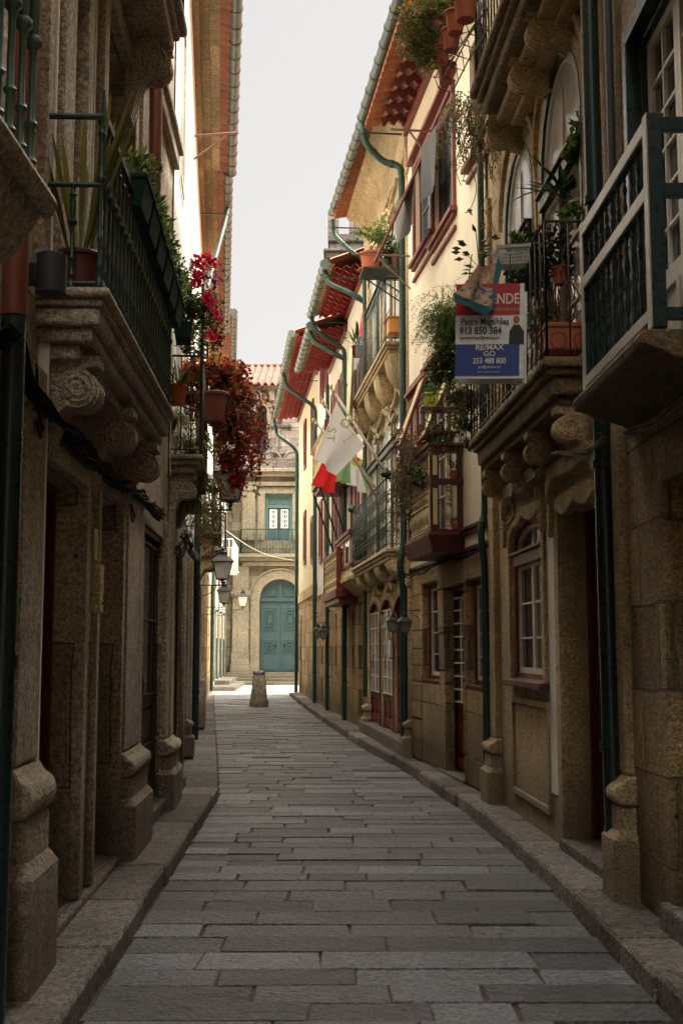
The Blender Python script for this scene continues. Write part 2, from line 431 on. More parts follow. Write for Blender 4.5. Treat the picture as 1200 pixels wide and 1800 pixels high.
M['ink'] = paint('sign_ink', (0.01, 0.01, 0.012), 0.5, 0.0)
M['flag_white'] = leafy('flag_white_cloth', [(0, (0.78, 0.76, 0.74)), (1, (0.82, 0.80, 0.78))], 0.25, 0.9)
M['flag_red'] = leafy('flag_red_cloth', [(0, (0.72, 0.018, 0.02)), (1, (0.8, 0.03, 0.03))], 0.35, 0.8)
M['flag_green'] = leafy('flag_green_cloth', [(0, (0.20, 0.36, 0.16)), (1, (0.25, 0.42, 0.20))], 0.35, 0.8)
M['olive'] = paint('flag_olive_print', (0.30, 0.33, 0.04), 0.8, 0.0)
M['gold'] = paint('flag_gold_print', (0.6, 0.45, 0.05), 0.8, 0.0)
M['teal_cloth'] = paint('teal_cloth', (0.02, 0.12, 0.16), 0.9, 0.2)
M['pinkcloth'] = leafy('pink_cloth', [(0, (0.6, 0.05, 0.08)), (1, (0.7, 0.1, 0.12))], 0.3, 0.9)
M['lime_pot'] = paint('lime_plastic', (0.42, 0.48, 0.03), 0.35, 0.1)
M['glazed'] = paint('green_glazed_pot', (0.05, 0.10, 0.06), 0.25, 0.3)
M['planter_green'] = paint('green_planter', (0.008, 0.035, 0.026), 0.8, 0.3, spec=0.15)
M['basket'] = paint('grey_plastic_basket', (0.45, 0.45, 0.43), 0.4, 0.2)
M['orange_box'] = paint('orange_box', (0.62, 0.26, 0.06), 0.5, 0.1)
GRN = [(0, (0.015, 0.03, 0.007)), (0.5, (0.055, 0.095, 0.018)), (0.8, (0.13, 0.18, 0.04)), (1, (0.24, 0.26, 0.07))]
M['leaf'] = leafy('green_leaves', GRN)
M['leaf_dark'] = leafy('dark_leaves', [(0, (0.006, 0.014, 0.006)), (0.6, (0.02, 0.045, 0.014)), (1, (0.05, 0.09, 0.025))], 0.2)
M['leaf_fern'] = leafy('fern_leaves', [(0, (0.02, 0.045, 0.008)), (0.5, (0.08, 0.14, 0.02)), (1, (0.20, 0.26, 0.05))], 0.45)
M['leaf_dry'] = leafy('dry_leaves', [(0, (0.06, 0.03, 0.015)), (0.5, (0.16, 0.08, 0.04)), (0.75, (0.10, 0.11, 0.03)), (1, (0.25, 0.16, 0.07))], 0.35)
M['leaf_olive'] = leafy('olive_shrub', [(0, (0.03, 0.035, 0.01)), (0.5, (0.10, 0.12, 0.03)), (0.9, (0.19, 0.19, 0.05)), (1, (0.5, 0.25, 0.03))], 0.4)
M['begonia'] = leafy('red_foliage', [(0, (0.035, 0.014, 0.01)), (0.25, (0.10, 0.02, 0.014)), (0.45, (0.05, 0.055, 0.018)), (0.52, (0.34, 0.035, 0.022)), (0.75, (0.62, 0.13, 0.05)), (0.88, (0.17, 0.15, 0.03)), (1, (0.62, 0.36, 0.10))], 0.5)
M['begonia_flower'] = leafy('red_blossoms', [(0, (0.25, 0.006, 0.01)), (1, (0.60, 0.02, 0.025))], 0.4)
M['petunia'] = leafy('magenta_petals', [(0, (0.48, 0.005, 0.04)), (0.7, (0.65, 0.01, 0.09)), (1, (0.7, 0.03, 0.06))], 0.4)
M['violet'] = leafy('violet_petals', [(0, (0.10, 0.01, 0.14)), (1, (0.24, 0.03, 0.28))], 0.4)
M['spider'] = leafy('striped_blades', [(0, (0.04, 0.06, 0.015)), (0.5, (0.13, 0.16, 0.04)), (1, (0.34, 0.35, 0.14))], 0.4)
M['yucca'] = leafy('yucca_blades', [(0, (0.008, 0.02, 0.008)), (0.6, (0.03, 0.065, 0.02)), (1, (0.10, 0.16, 0.04))], 0.25)
M['snake'] = leafy('sansevieria_blades', [(0, (0.05, 0.06, 0.012)), (0.5, (0.12, 0.12, 0.025)), (1, (0.22, 0.19, 0.05))], 0.2)
M['stem'] = paint('plant_stems', (0.12, 0.07, 0.035), 0.8, 0.2)

def cloth_pattern(name, cols, scale):
    m, nt, b = new_mat(name)
    uv = nt.nodes.new("ShaderNodeUVMap").outputs[0]
    w1 = nt.nodes.new("ShaderNodeTexWave"); w1.inputs["Scale"].default_value = scale; w1.bands_direction = 'X'; nt.links.new(uv, w1.inputs[0])
    w2 = nt.nodes.new("ShaderNodeTexWave"); w2.inputs["Scale"].default_value = scale; w2.bands_direction = 'Y'; nt.links.new(uv, w2.inputs[0])
    c = mixc(nt, ramp(nt, w1.outputs["Fac"], [(0.3, cols[0]), (0.6, cols[1])]), ramp(nt, w2.outputs["Fac"], [(0.3, cols[0]), (0.6, cols[2])]), 0.5)
    nt.links.new(c, b.inputs["Base Color"]); b.inputs["Roughness"].default_value = 0.95
    return m
M['plaid'] = cloth_pattern('plaid_cloth', [(0.05, 0.05, 0.07), (0.22, 0.17, 0.12), (0.14, 0.13, 0.10)], 6)
M['darkcheck'] = cloth_pattern('dark_check_cloth', [(0.03, 0.03, 0.035), (0.12, 0.11, 0.10), (0.07, 0.07, 0.06)], 9)
def towel_mat():
    m, nt, b = new_mat('patterned_towel')
    pos = nt.nodes.new("ShaderNodeNewGeometry").outputs["Position"]
    n = nt.nodes.new("ShaderNodeTexNoise"); n.inputs["Scale"].default_value = 9; n.inputs["Detail"].default_value = 2; n.inputs["Distortion"].default_value = 2.0
    nt.links.new(pos, n.inputs["Vector"])
    nt.links.new(ramp(nt, n.outputs["Fac"], [(0.38, (0.05, 0.10, 0.15)), (0.44, (0.42, 0.33, 0.22)), (0.53, (0.40, 0.16, 0.08)), (0.6, (0.45, 0.36, 0.25))]), b.inputs["Base Color"])
    b.inputs["Roughness"].default_value = 0.95
    return m
M['towel'] = towel_mat()
# ================================================================ components
def window(F, root, s0, s1, z0, z1, dep=0.2, fm='red', sm='white_wood', cols=2, rows=4, rise=0.0, fw=0.06, glass='glass', leaves=2, transom=None, name='window', tm=None, curtain=None):
    mb = MB(F)
    o = arch(s0, s1, z0, z1, rise); i = arch(s0 + fw, s1 - fw, z0 + fw, z1 - fw, max(rise - fw * 0.3, 0) if rise else 0)
    mb.ring(o, i, -dep, -dep + 0.07)
    if transom: mb.box(s0 + fw, s1 - fw, -dep - 0.0, -dep + 0.10, transom - 0.05, transom + 0.05); mb.box(s0 + fw, s1 - fw, -dep + 0.0, -dep + 0.13, transom + 0.051, transom + 0.075)
    fr = build(mb, name, M[fm], root, bevel=0.006)
    a, b, c, e = s0 + fw, s1 - fw, z0 + fw, z1 - fw
    sb = MB(F); q = -dep + 0.005; t = 0.03
    w = (b - a) / leaves
    def leaf(x0, x1, y0, y1, cc, rr, ri):
        oo = arch(x0, x1, y0, y1, ri); ii = arch(x0 + t, x1 - t, y0 + t * 1.4, y1 - t, max(ri - t * 0.3, 0) if ri else 0)
        sb.ring(oo, ii, q, q + 0.04)
        ytop = y1 - (ri * 0.9 if ri else t)
        for k in range(1, cc): x = x0 + (x1 - x0) * k / cc; sb.box(x - 0.009, x + 0.009, q + 0.008, q + 0.032, y0 + t, ytop if not ri else y1 - ri * (0.25 if abs(k / cc - .5) < .2 else 0.5))
        for k in range(1, rr): y = y0 + (ytop - y0) * k / rr; sb.box(x0 + t * 0.5, x1 - t * 0.5, q + 0.009, q + 0.031, y - 0.009, y + 0.009)
    ztop = transom - 0.05 if transom else e
    if transom:
        leaf(a, b, transom + 0.05, e, cols * leaves, 1, rise)
        for k in range(leaves): leaf(a + w * k, a + w * (k + 1), c, ztop, cols, rows, 0)
    elif rise and leaves > 1:
        sp = e - rise
        for k in range(leaves): leaf(a + w * k, a + w * (k + 1), c, sp, cols, rows, 0)
        leaf(a, b, sp, e, cols * leaves, 1, rise)
    else:
        for k in range(leaves): leaf(a + w * k, a + w * (k + 1), c, ztop, cols, rows, rise)
    build(sb, 'sash', M[sm], fr)
    gb = MB(F); pts = arch(a, b, c, e, rise); gb.poly([(p[0], q + 0.015, p[1]) for p in pts])
    build(gb, 'pane', M[glass], fr)
    if curtain:
        cb = MB(F)
        for k in range(14):
            x = a + (b - a) * k / 14; x2 = a + (b - a) * (k + 1) / 14
            cb.poly([(x, q - 0.05 - 0.02 * (k % 2), c), (x2, q - 0.05 - 0.02 * ((k + 1) % 2), c), (x2, q - 0.05 - 0.02 * ((k + 1) % 2), e), (x, q - 0.05 - 0.02 * (k % 2), e)])
    return fr

def door(F, root, s0, s1, z0, z1, dep=0.25, mat='red', frame='red_dk', leaves=1, rise=0.0, glazed=0.0, rows=5, sm='white_wood', panels=2, handle=True, glass='glass', name='door'):
    mb = MB(F); o = arch(s0, s1, z0, z1, rise); fw = 0.05
    i = arch(s0 + fw, s1 - fw, z0, z1 - fw, max(rise - 0.02, 0) if rise else 0)
    mb.prism(arch(s0 + 0.01, s1 - 0.01, z0, z1 - 0.01, rise), 'sz', -dep - 0.05, -dep)
    w = (s1 - s0 - 2 * fw) / leaves; top = z1 - (rise if rise else fw)
    zg = top - (top - z0) * glazed
    for l in range(leaves):
        a = s0 + fw + w * l + 0.012; b = a + w - 0.024
        mb.box(a, b, -dep, -dep + 0.03, z0 + 0.02, z0 + 0.16); mb.box(a, b, -dep, -dep + 0.03, zg - 0.08, zg)
        mb.box(a, a + 0.07, -dep, -dep + 0.03, z0 + 0.16, top); mb.box(b - 0.07, b, -dep, -dep + 0.03, z0 + 0.16, top)
        hp = (zg - 0.08 - z0 - 0.16) / max(panels, 1)
        for k in range(panels):
            y0 = z0 + 0.16 + hp * k; mb.box(a + 0.11, b - 0.11, -dep, -dep + 0.02, y0 + 0.05, y0 + hp - 0.05)
            mb.box(a + 0.07, b - 0.07, -dep, -dep + 0.028, y0 + hp - 0.025, y0 + hp)
    dr = build(mb, name, M[mat], root, bevel=0.006)
    fb = MB(F); fb.ring(o, i, -dep, -dep + 0.07, closed=False); build(fb, 'door_frame', M[frame], dr, bevel=0.005)
    if glazed:
        sb = MB(F); gb = MB(F)
        for l in range(leaves):
            a = s0 + fw + w * l + 0.06; b = a + w - 0.12
            zt = top + (rise * 0.6 if rise else -0.06)
            gb.poly([(a, -dep + 0.034, zg), (b, -dep + 0.034, zg), (b, -dep + 0.034, zt), (a, -dep + 0.034, zt)])
            sb.ring([(a, zg), (a, zt), (b, zt), (b, zg)], [(a + 0.02, zg + 0.02), (a + 0.02, zt - 0.02), (b - 0.02, zt - 0.02), (b - 0.02, zg + 0.02)], -dep + 0.035, -dep + 0.055)
            m = (a + b) / 2; sb.box(m - 0.01, m + 0.01, -dep + 0.036, -dep + 0.052, zg, zt)
            for k in range(1, rows): y = zg + (zt - zg) * k / rows; sb.box(a, b, -dep + 0.037, -dep + 0.053, y - 0.01, y + 0.01)
        build(sb, 'sash', M[sm], dr); build(gb, 'pane', M[glass], dr)
    if handle:
        hb = MB(F); x = s0 + fw + w * (1 if leaves == 2 else 0) + (0.07 if leaves == 1 else -0.05); y = z0 + 1.05
        hb.tube([(x, -dep + 0.03, y - 0.1), (x, -dep + 0.085, y - 0.09), (x, -dep + 0.095, y), (x, -dep + 0.085, y + 0.09), (x, -dep + 0.03, y + 0.1)], 0.009, 6)
        hb.box(x - 0.02, x + 0.02, -dep + 0.03, -dep + 0.036, y - 0.15, y + 0.15)
        build(hb, 'handle', M['iron'], dr)
    return dr

TURNED = [(0.55, 0), (0.6, .03), (0.4, .05), (0.32, .09), (0.62, .12), (0.36, .15), (0.34, .2), (0.62, .28), (0.7, .33), (0.55, .4), (0.36, .47), (0.62, .5), (0.36, .53), (0.55, .6), (0.7, .67), (0.62, .73), (0.34, .8), (0.36, .85), (0.62, .88), (0.32, .91), (0.4, .95), (0.6, .97), (0.55, 1)]
CAST = [(0.9, 0), (0.9, .03), (0.5, .05), (0.45, .10), (0.8, .12), (0.45, .14), (0.42, .26), (0.75, .28), (0.42, .30), (0.40, .55), (0.45, .60), (1.0, .62), (1.0, .645), (0.5, .66), (0.62, .72), (0.72, .82), (0.55, .88), (0.9, .9), (0.5, .92), (0.5, .96), (0.8, 1)]
BULB = [(0.8, 0), (0.8, .04), (0.4, .06), (0.7, .1), (0.35, .14), (0.5, .22), (0.9, .32), (0.95, .4), (0.6, .5), (0.35, .56), (0.8, .6), (0.35, .64), (0.55, .72), (0.75, .78), (0.4, .84), (0.75, .9), (0.4, .94), (0.8, .97), (0.8, 1)]
def baluster(F, par, s, d, z0, z1, prof, r, mat, n=10, name='baluster'):
    mb = MB(F); mb.lathe((s, d, z0), [(r * a, (z1 - z0) * h) for a, h in prof], n)
    return build(mb, name, M[mat], par, smooth=50)
def baluster_row(F, par, s0, s1, d, z0, z1, cnt, prof, r, mat, **k):
    st = (s1 - s0) / max(cnt - 1, 1)
    o = baluster(F, par, s0, d, z0, z1, prof, r, mat, **k)
    for i in range(1, cnt):
        c = o.copy(); COL.objects.link(c); c.parent = par; c.location = F.u * (st * i)

def scroll_corbel(F, par, s, w, D, H, ztop, mat='gran_carved', d0=0.0):
    r = D * 0.36; pts = [(0, 0), (D, 0), (D, -0.05)]
    cx, cz = D - r, -0.06 - r
    for k in range(9):
        a = math.radians(75 - k * 24); pts.append((cx + r * math.cos(a), cz + r * math.sin(a)))
    ex, ez = pts[-1]
    for k in range(1, 7):
        t = k / 6; pts.append((ex + (0.03 - ex) * (t ** 0.75), ez - (H + ez) * (t ** 1.35) if False else ez + (-H - ez) * (t ** 1.35)))
    pts.append((0, -H))
    mb = MB(F)
    P = [(d0 + p[0], ztop + p[1]) for p in pts]
    mb.prism(P, 'dz', s - w / 2, s + w / 2)
    # raised ribs on the face
    for q in (-0.3, 0.0, 0.3):
        P2 = [(d0 + p[0] + 0.012, ztop + p[1] - 0.006) for p in pts[2:]]
        P3 = P2 + [(d0 + p[0] - 0.01, ztop + p[1] + 0.004) for p in pts[2:]][::-1]
        n = len(P2)
        for k in range(n - 1):
            mb.prism([P2[k], P2[k + 1], P3[2 * n - 2 - k], P3[2 * n - 1 - k]], 'dz', s + w * q - w * 0.1, s + w * q + w * 0.1)
    # volute on both cheeks
    for sd in (-1, 1):
        sp = []
        for k in range(26):
            a = math.radians(80 - k * 32); rr = r * (0.86 - 0.7 * k / 25)
            sp.append((s + sd * w / 2, d0 + cx + rr * math.cos(a), ztop + cz + rr * math.sin(a)))
        mb.tube(sp, r * 0.1, 5)
    return build(mb, 'corbel', M[mat], par, smooth=40)

def slab(F, root, s0, s1, D, ztop, tiers, mat='gran_carved', name='balcony', bevel=0.015):
    """stone balcony floor: tiers = [(height, inset)] from the top down"""
    mb = MB(F); z = ztop
    for h, ins in tiers:
        mb.box(s0 + ins, s1 - ins, -0.12, D - ins, z - h, z); z -= h
    return build(mb, name, M[mat], root, bevel=bevel)

def iron_rail(F, par, s0, s1, D, z0, z1, mat='green', gap=0.09, r=0.008, style='bars', ends=True, name='railing'):
    mb = MB(F); rt = r * 1.7
    def side(P, L):
        mb.tube([P(0, z1), P(L, z1)], rt, 6); mb.tube([P(0, z0 + 0.05), P(L, z0 + 0.05)], r * 1.2, 5)
        n = max(2, int(L / gap)); st = L / n
        for k in range(n + 1):
            x = st * k
            mb.tube([P(x, z0), P(x, z1)], r * (1.6 if k in (0, n) else 1), 5)
        if style == 'hotel':
            for zz in (0.24, 0.5, 0.76): mb.tube([P(0, z0 + (z1 - z0) * zz), P(L, z0 + (z1 - z0) * zz)], r, 5)
            for k in range(n):
                for zz in (0.24, 0.5, 0.76):
                    cz = z0 + (z1 - z0) * zz; cx = st * (k + .5)
                    mb.tube([P(cx + st * .3 * math.cos(a * .785), cz + st * .45 * math.sin(a * .785)) for a in range(9)], r * .6, 4, cap=False)
        if style == 'scroll':
            h = z1 - z0
            mb.tube([P(0, z0 + h * .22), P(L, z0 + h * .22)], r * .8, 5)
            for k in range(0, n - 1, 2):
                cx = st * (k + 1)
                for sg in (1, -1):
                    mb.tube([P(cx + sg * st * .7 * math.sin(t * .5) * (1 - t / 16), z0 + h * .25 + h * .6 * t / 12) for t in range(13)], r * .7, 4, cap=False)
            for k in range(n):
                cx = st * (k + .5)
                mb.tube([P(cx + st * .36 * math.cos(a * .785), z0 + h * .12 + st * .36 * math.sin(a * .785)) for a in range(9)], r * .6, 4, cap=False)
    side(lambda x, z: (s0 + x, D, z), s1 - s0)
    if ends:
        side(lambda x, z: (s0, D - x, z), D - 0.01); side(lambda x, z: (s1, D - x, z), D - 0.01)
    return build(mb, name, M[mat], par, fix=False, smooth=True)

def downpipe(F, root, pts, r=0.045, mat='pipe', br=True, name='downpipe'):
    mb = MB(F); sm = []
    for i, p in enumerate(pts):
        if 0 < i < len(pts) - 1:
            a, b = Vector(pts[i - 1]), Vector(pts[i + 1]); q = Vector(p)
            la = min(0.12, (q - a).length * .4); lb = min(0.12, (b - q).length * .4)
            A = q + (a - q).normalized() * la; B = q + (b - q).normalized() * lb
            for t in (0, .25, .5, .75, 1): sm.append(tuple(A * (1 - t) ** 2 + q * 2 * t * (1 - t) + B * t * t))
        else: sm.append(p)
    mb.tube(sm, r, 10)
    for i in range(len(pts) - 1):
        a, b = Vector(pts[i]), Vector(pts[i + 1]); L = (b - a).length
        n = max(1, int(L / 1.5))
        for k in range(n):
            c = a + (b - a) * ((k + .5) / n); dr = (b - a).normalized() * .025
            mb.tube([tuple(c - dr), tuple(c + dr)], r * 1.22, 10)
            if br and abs((b - a).z) > .8 * L: mb.box(c.x - .012, c.x + .012, min(0, c.y), c.y, c.z - .01, c.z + .01)
    return build(mb, name, M[mat], root, fix=False, smooth=45)

def gutter(F, root, s0, s1, d, z0, z1=None, r=0.075, mat='gutter'):
    z1 = z0 if z1 is None else z1; mb = MB(F)
    mb.tube([(s0, d, z0), (s1, d, z1)], r, 14)
    n = int((s1 - s0) / 0.42)
    for k in range(n + 1):
        t = k / max(n, 1); s = s0 + (s1 - s0) * t; z = z0 + (z1 - z0) * t
        mb.tube([(s - .012, d, z), (s + .012, d, z)], r * 1.13, 14)
    return build(mb, 'gutter', M[mat], root, fix=False, smooth=45)

def wavy_soffit(F, root, s0, s1, d0, d1, z0, z1, mat, amp=0.03, per=0.2, row=0.33, step=0.05, name='eaves'):
    """underside of projecting tile courses"""
    mb = MB(F); nd = max(6, int((d1 - d0) / per * 8)); s = s0; k = 0
    while s < s1 - 1e-6:
        e = min(s + row, s1); cols = []
        for j in range(nd + 1):
            d = d0 + (d1 - d0) * j / nd; z = z0 + (z1 - z0) * j / nd + amp * math.sin(2 * math.pi * (d - d0) / per)
            cols.append((d, z))
        mb.cc = random.random()
        for j in range(nd):
            (da, za), (db, zb) = cols[j], cols[j + 1]
            mb.poly([(s, da, za - step), (s, db, zb - step), (e, db, zb), (e, da, za)])
            mb.poly([(s, da, za + .0), (s, db, zb), (s, db, zb - step), (s, da, za - step)]) if k else None
            mb.poly([(s - .015, da, za - step - .004), (s - .015, db, zb - step - .004), (s + .01, db, zb - step - .012), (s + .01, da, za - step - .012)])
        s = e; k += 1
    return build(mb, name, M[mat], root, fix=False)

def tile_edge(F, root, s0, s1, d0, d1, z0, z1, mat='tile', per=0.2, amp=0.045):
    mb = MB(F); s = s0; q = per / 6
    n = int((s1 - s0) / q)
    for rr in range(3):
        a0 = d0 + (d1 - d0) * rr / 3; a1 = d0 + (d1 - d0) * (rr + 1) / 3 + .03
        for k in range(n):
            if k % 6 == 0: mb.cc = random.random()
            x0 = s0 + q * k; x1 = x0 + q
            h = lambda x: -amp * abs(math.sin(math.pi * (x - s0) / per))
            za = z0 + (z1 - z0) * rr / 3; zb = z0 + (z1 - z0) * (rr + 1) / 3
            mb.poly([(x0, a0, za + h(x0)), (x1, a0, za + h(x1)), (x1, a1, zb - .02 + h(x1)), (x0, a1, zb - .02 + h(x0))])
            mb.poly([(x0, a1, zb - .02 + h(x0)), (x1, a1, zb - .02 + h(x1)), (x1, a1, zb + .02), (x0, a1, zb + .02)])
    return build(mb, 'tile_edge', M[mat], root, fix=False)

def roof(F, root, s0, s1, d_e, z_e, depth=7.0, rise=1.9, mat='tile'):
    mb = MB(F); per = 0.22; q = per / 4; n = int((s1 - s0) / q)
    h = lambda k: 0.05 * abs(math.sin(math.pi * k / 4))
    m = -depth / 2
    for k in range(n):
        x0 = s0 + q * k; x1 = x0 + q
        mb.poly([(x0, d_e, z_e + h(k)), (x1, d_e, z_e + h(k + 1)), (x1, m, z_e + rise + h(k + 1)), (x0, m, z_e + rise + h(k))])
        mb.poly([(x0, m, z_e + rise + h(k)), (x1, m, z_e + rise + h(k + 1)), (x1, -depth, z_e + h(k + 1)), (x0, -depth, z_e + h(k))])
    mb.poly([(s0, d_e, z_e - .03), (s1, d_e, z_e - .03), (s1, m, z_e + rise - .03), (s0, m, z_e + rise - .03)])
    for s in (s0 + .02, s1 - .02): mb.poly([(s, -.1, z_e - .02), (s, m, z_e + rise - .03), (s, -depth, z_e - .02)])
    return build(mb, 'roof', M[mat], root, fix=False)

def body(F, root, s0, s1, z0, z1, mat, depth=7.0, name='side_wall'):
    mb = MB(F)
    mb.poly([(s0 + .01, -.01, z0), (s0 + .01, -depth, z0), (s0 + .01, -depth, z1), (s0 + .01, -.01, z1)])
    mb.poly([(s1 - .01, -.01, z0), (s1 - .01, -depth, z0), (s1 - .01, -depth, z1), (s1 - .01, -.01, z1)])
    mb.poly([(s0 + .01, -depth, z0), (s1 - .01, -depth, z0), (s1 - .01, -depth, z1), (s0 + .01, -depth, z1)])
    mb.poly([(s0 + .01, -.4, z1 - .02), (s1 - .01, -.4, z1 - .02), (s1 - .01, -depth, z1 - .02), (s0 + .01, -depth, z1 - .02)])
    # dark rooms behind the openings
    mb.poly([(s0 + .02, -.9, z0), (s1 - .02, -.9, z0), (s1 - .02, -.9, z1 - .1), (s0 + .02, -.9, z1 - .1)])
    return build(mb, name, M[mat], root, fix=False)

def surround(F, root, s0, s1, z0, z1, w=0.14, proud=0.04, rise=0.0, mat='gran_frame', sill=True, name='window_surround', bevel=0.008, closed=False):
    mb = MB(F); o = arch(s0 - w, s1 + w, z0 - (w if closed else 0), z1 + w, rise + (w * .3 if rise else 0)); i = arch(s0 + .002, s1 - .002, z0, z1 - .002, rise)
    mb.ring(o, i, -.03, proud, closed=closed)
    if sill: mb.box(s0 - w - .03, s1 + w + .03, -.02, proud + .05, z0 - .12, z0 - .004)
    return build(mb, name, M[mat], root, bevel=bevel)

def pilaster(F, root, s0, s1, d, z0, zt, mat='gran_frame', plinth=True, ph=0.9, name='pilaster'):
    mb = MB(F)
    if plinth:
        e = 0.07
        mb.box(s0 - e, s1 + e, -.02, d + .10, z0, z0 + ph * .55)
        mb.taper([(s0 - e, -.02), (s1 + e, -.02), (s1 + e, d + .10), (s0 - e, d + .10)], 'sd', z0 + ph * .55, z0 + ph * .62, [(s0 - e + .05, -.02), (s1 + e - .05, -.02), (s1 + e - .05, d + .06), (s0 - e + .05, d + .06)])
        mb.box(s0 - e + .05, s1 + e - .05, -.02, d + .06, z0 + ph * .62, z0 + ph * .82)
        # rolled torus moulding
        pr = [(-.02, z0 + ph * .82)] + [(d + .03 + .055 * math.cos(a), z0 + ph * .82 + ph * .09 + ph * .09 * math.sin(a)) for a in [math.radians(-90 + 22.5 * k) for k in range(9)]] + [(d, z0 + ph * 1.06), (-.02, z0 + ph * 1.06)]
        mb.prism(pr, 'dz', s0 - .05, s1 + .05)
        mb.box(s0, s1, -.02, d, z0 + ph * 1.06, zt)
    else: mb.box(s0, s1, -.02, d, z0, zt)
    return build(mb, name, M[mat], root, bevel=0.022, seg=3)

def lantern(F, s, d, z, h, label, arm=True, group='wall lanterns along the street', lit='lantern_glass', hang=False, armz=0.0):
    w = h * 0.29; b = w * 0.58
    root = thing('wall_lantern', F.P(s, d, z), label, 'lantern', group)
    zb, zt = z, z + h * 0.52
    fb = MB(F)
    C0 = [(s - b, d - b), (s + b, d - b), (s + b, d + b), (s - b, d + b)]; C1 = [(s - w, d - w), (s + w, d - w), (s + w, d + w), (s - w, d + w)]
    t = h * .014
    for k in range(4):
        j = (k + 1) % 4
        fb.tube([(*C0[k], zb), (*C1[k], zt)], t, 5); fb.tube([(*C0[k], zb), (*C0[j], zb)], t, 5); fb.tube([(*C1[k], zt), (*C1[j], zt)], t * 1.3, 5)
    fb.taper(C0, 'sd', zb - h * .015, zb, C0); k6 = .25
    fb.lathe((s, d, zb - h * .2), [(.001, 0), (h * .03, .02 * h), (h * .02, .07 * h), (h * .05, .1 * h), (h * .03, .14 * h), (b * .9, .195 * h)], 8)
    build(fb, 'frame', M['iron'], root, fix=False)
    rb = MB(F); ww = w * 1.16
    E = [(s - ww, d - ww), (s + ww, d - ww), (s + ww, d + ww), (s - ww, d + ww)]; m = w * .42
    T = [(s - m, d - m), (s + m, d - m), (s + m, d + m), (s - m, d + m)]
    rb.taper(E, 'sd', zt, zt + h * .2, T); rb.taper(T, 'sd', zt + h * .2, zt + h * .27, [(s + (x - s) * 1.1, d + (y - d) * 1.1) for x, y in T])
    rb.lathe((s, d, zt + h * .27), [(m * .9, 0), (m * .95, .02 * h), (m * .3, .06 * h), (m * .5, .09 * h), (m * .5, .12 * h), (.002, .17 * h)], 8)
    build(rb, 'cap', M['iron'], root, bevel=.003)
    gb = MB(F); u = .93
    g0 = [(s + (x - s) * u, d + (y - d) * u) for x, y in C0]; g1 = [(s + (x - s) * u, d + (y - d) * u) for x, y in C1]
    gb.taper(g0, 'sd', zb + .003, zt - .003, g1); build(gb, 'glass', M[lit], root)
    if arm:
        ab = MB(F)
        if hang:
            ab.tube([(s, .0, zt + h * .5), (s, d, zt + h * .5), (s, d, zt + h * .4)], t * 1.3, 6); ab.tube([(s, 0, zt + .1 * h), (s, d * .7, zt + h * .5)], t, 5)
        else:
            ab.tube([(s, 0, zb - h * .18), (s, d, zb - h * .18)], t * 1.5, 6)
            ab.tube([(s, .01, zb - h * .5)] + [(s, d * .75 * math.sin(a * .196), zb - h * .5 + h * .32 * (1 - math.cos(a * .196))) for a in range(1, 9)], t, 5)
        build(ab, 'bracket', M['iron'], root, fix=False)
    return root

# ---------------------------------------------------------------- plants
def leaf(mb, p, dr, size, wid, tone=None):
    mb.cc = random.random() if tone is None else tone
    d = dr.normalized(); s = d.cross(Vector((random.gauss(0, 1), random.gauss(0, 1), random.gauss(0, 1))))
    s = s.normalized() if s.length > 1e-4 else d.orthogonal().normalized()
    nrm = d.cross(s); m = p + d * size * .45
    i = [mb.vert((0, 0, 0), v) for v in (p, m + s * wid * .5 + nrm * size * .12, p + d * size, m - s * wid * .5 + nrm * size * .12)]
    mb.face((i[0], i[1], i[2])); mb.face((i[0], i[2], i[3]))
def blade(mb, p, dr, L, w, droop=0.5, seg=5, tone=None):
    mb.cc = random.random() if tone is None else tone
    d = dr.normalized(); side = d.cross(Vector((0, 0, 1))); side = side.normalized() if side.length > .05 else Vector((1, 0, 0)).cross(d).normalized()
    pts = []; q = p.copy(); v = d.copy()
    for k in range(seg + 1):
        pts.append(q.copy()); q = q + v * (L / seg); v = (v + Vector((0, 0, -droop / seg))).normalized()
    prev = None
    for k, q in enumerate(pts):
        ww = w * (math.sin(math.pi * (.15 + .85 * (1 - k / seg))) if k < seg else .02)
        a = mb.vert((0, 0, 0), q - side * ww * .5); b = mb.vert((0, 0, 0), q + side * ww * .5)
        if prev: mb.face((prev[0], prev[1], b, a))
        prev = (a, b)
def clump(mb, c, R, n, size=.05, wid=None, up=0.2, shell=.45, fn=None, lump=2.2, thr=-.15):
    c = Vector(c); cnt = 0; tries = 0
    while cnt < n and tries < n * 8:
        tries += 1
        v = Vector((random.gauss(0, 1), random.gauss(0, 1), random.gauss(0, 1))).normalized() * (random.random() ** shell)
        p = c + Vector((v.x * R[0], v.y * R[1], v.z * R[2]))
        nz = noise.noise(p * lump + Vector((3.1, 7.7, 1.3)))
        if nz < thr: continue
        dr = (v + Vector((random.gauss(0, .6), random.gauss(0, .6), random.gauss(0, .5) + up)))
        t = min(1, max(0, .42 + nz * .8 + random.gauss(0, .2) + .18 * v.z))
        s = size * random.uniform(.6, 1.35)
        leaf(mb, p, dr, s, (wid or size * .55) * random.uniform(.7, 1.3), t); cnt += 1
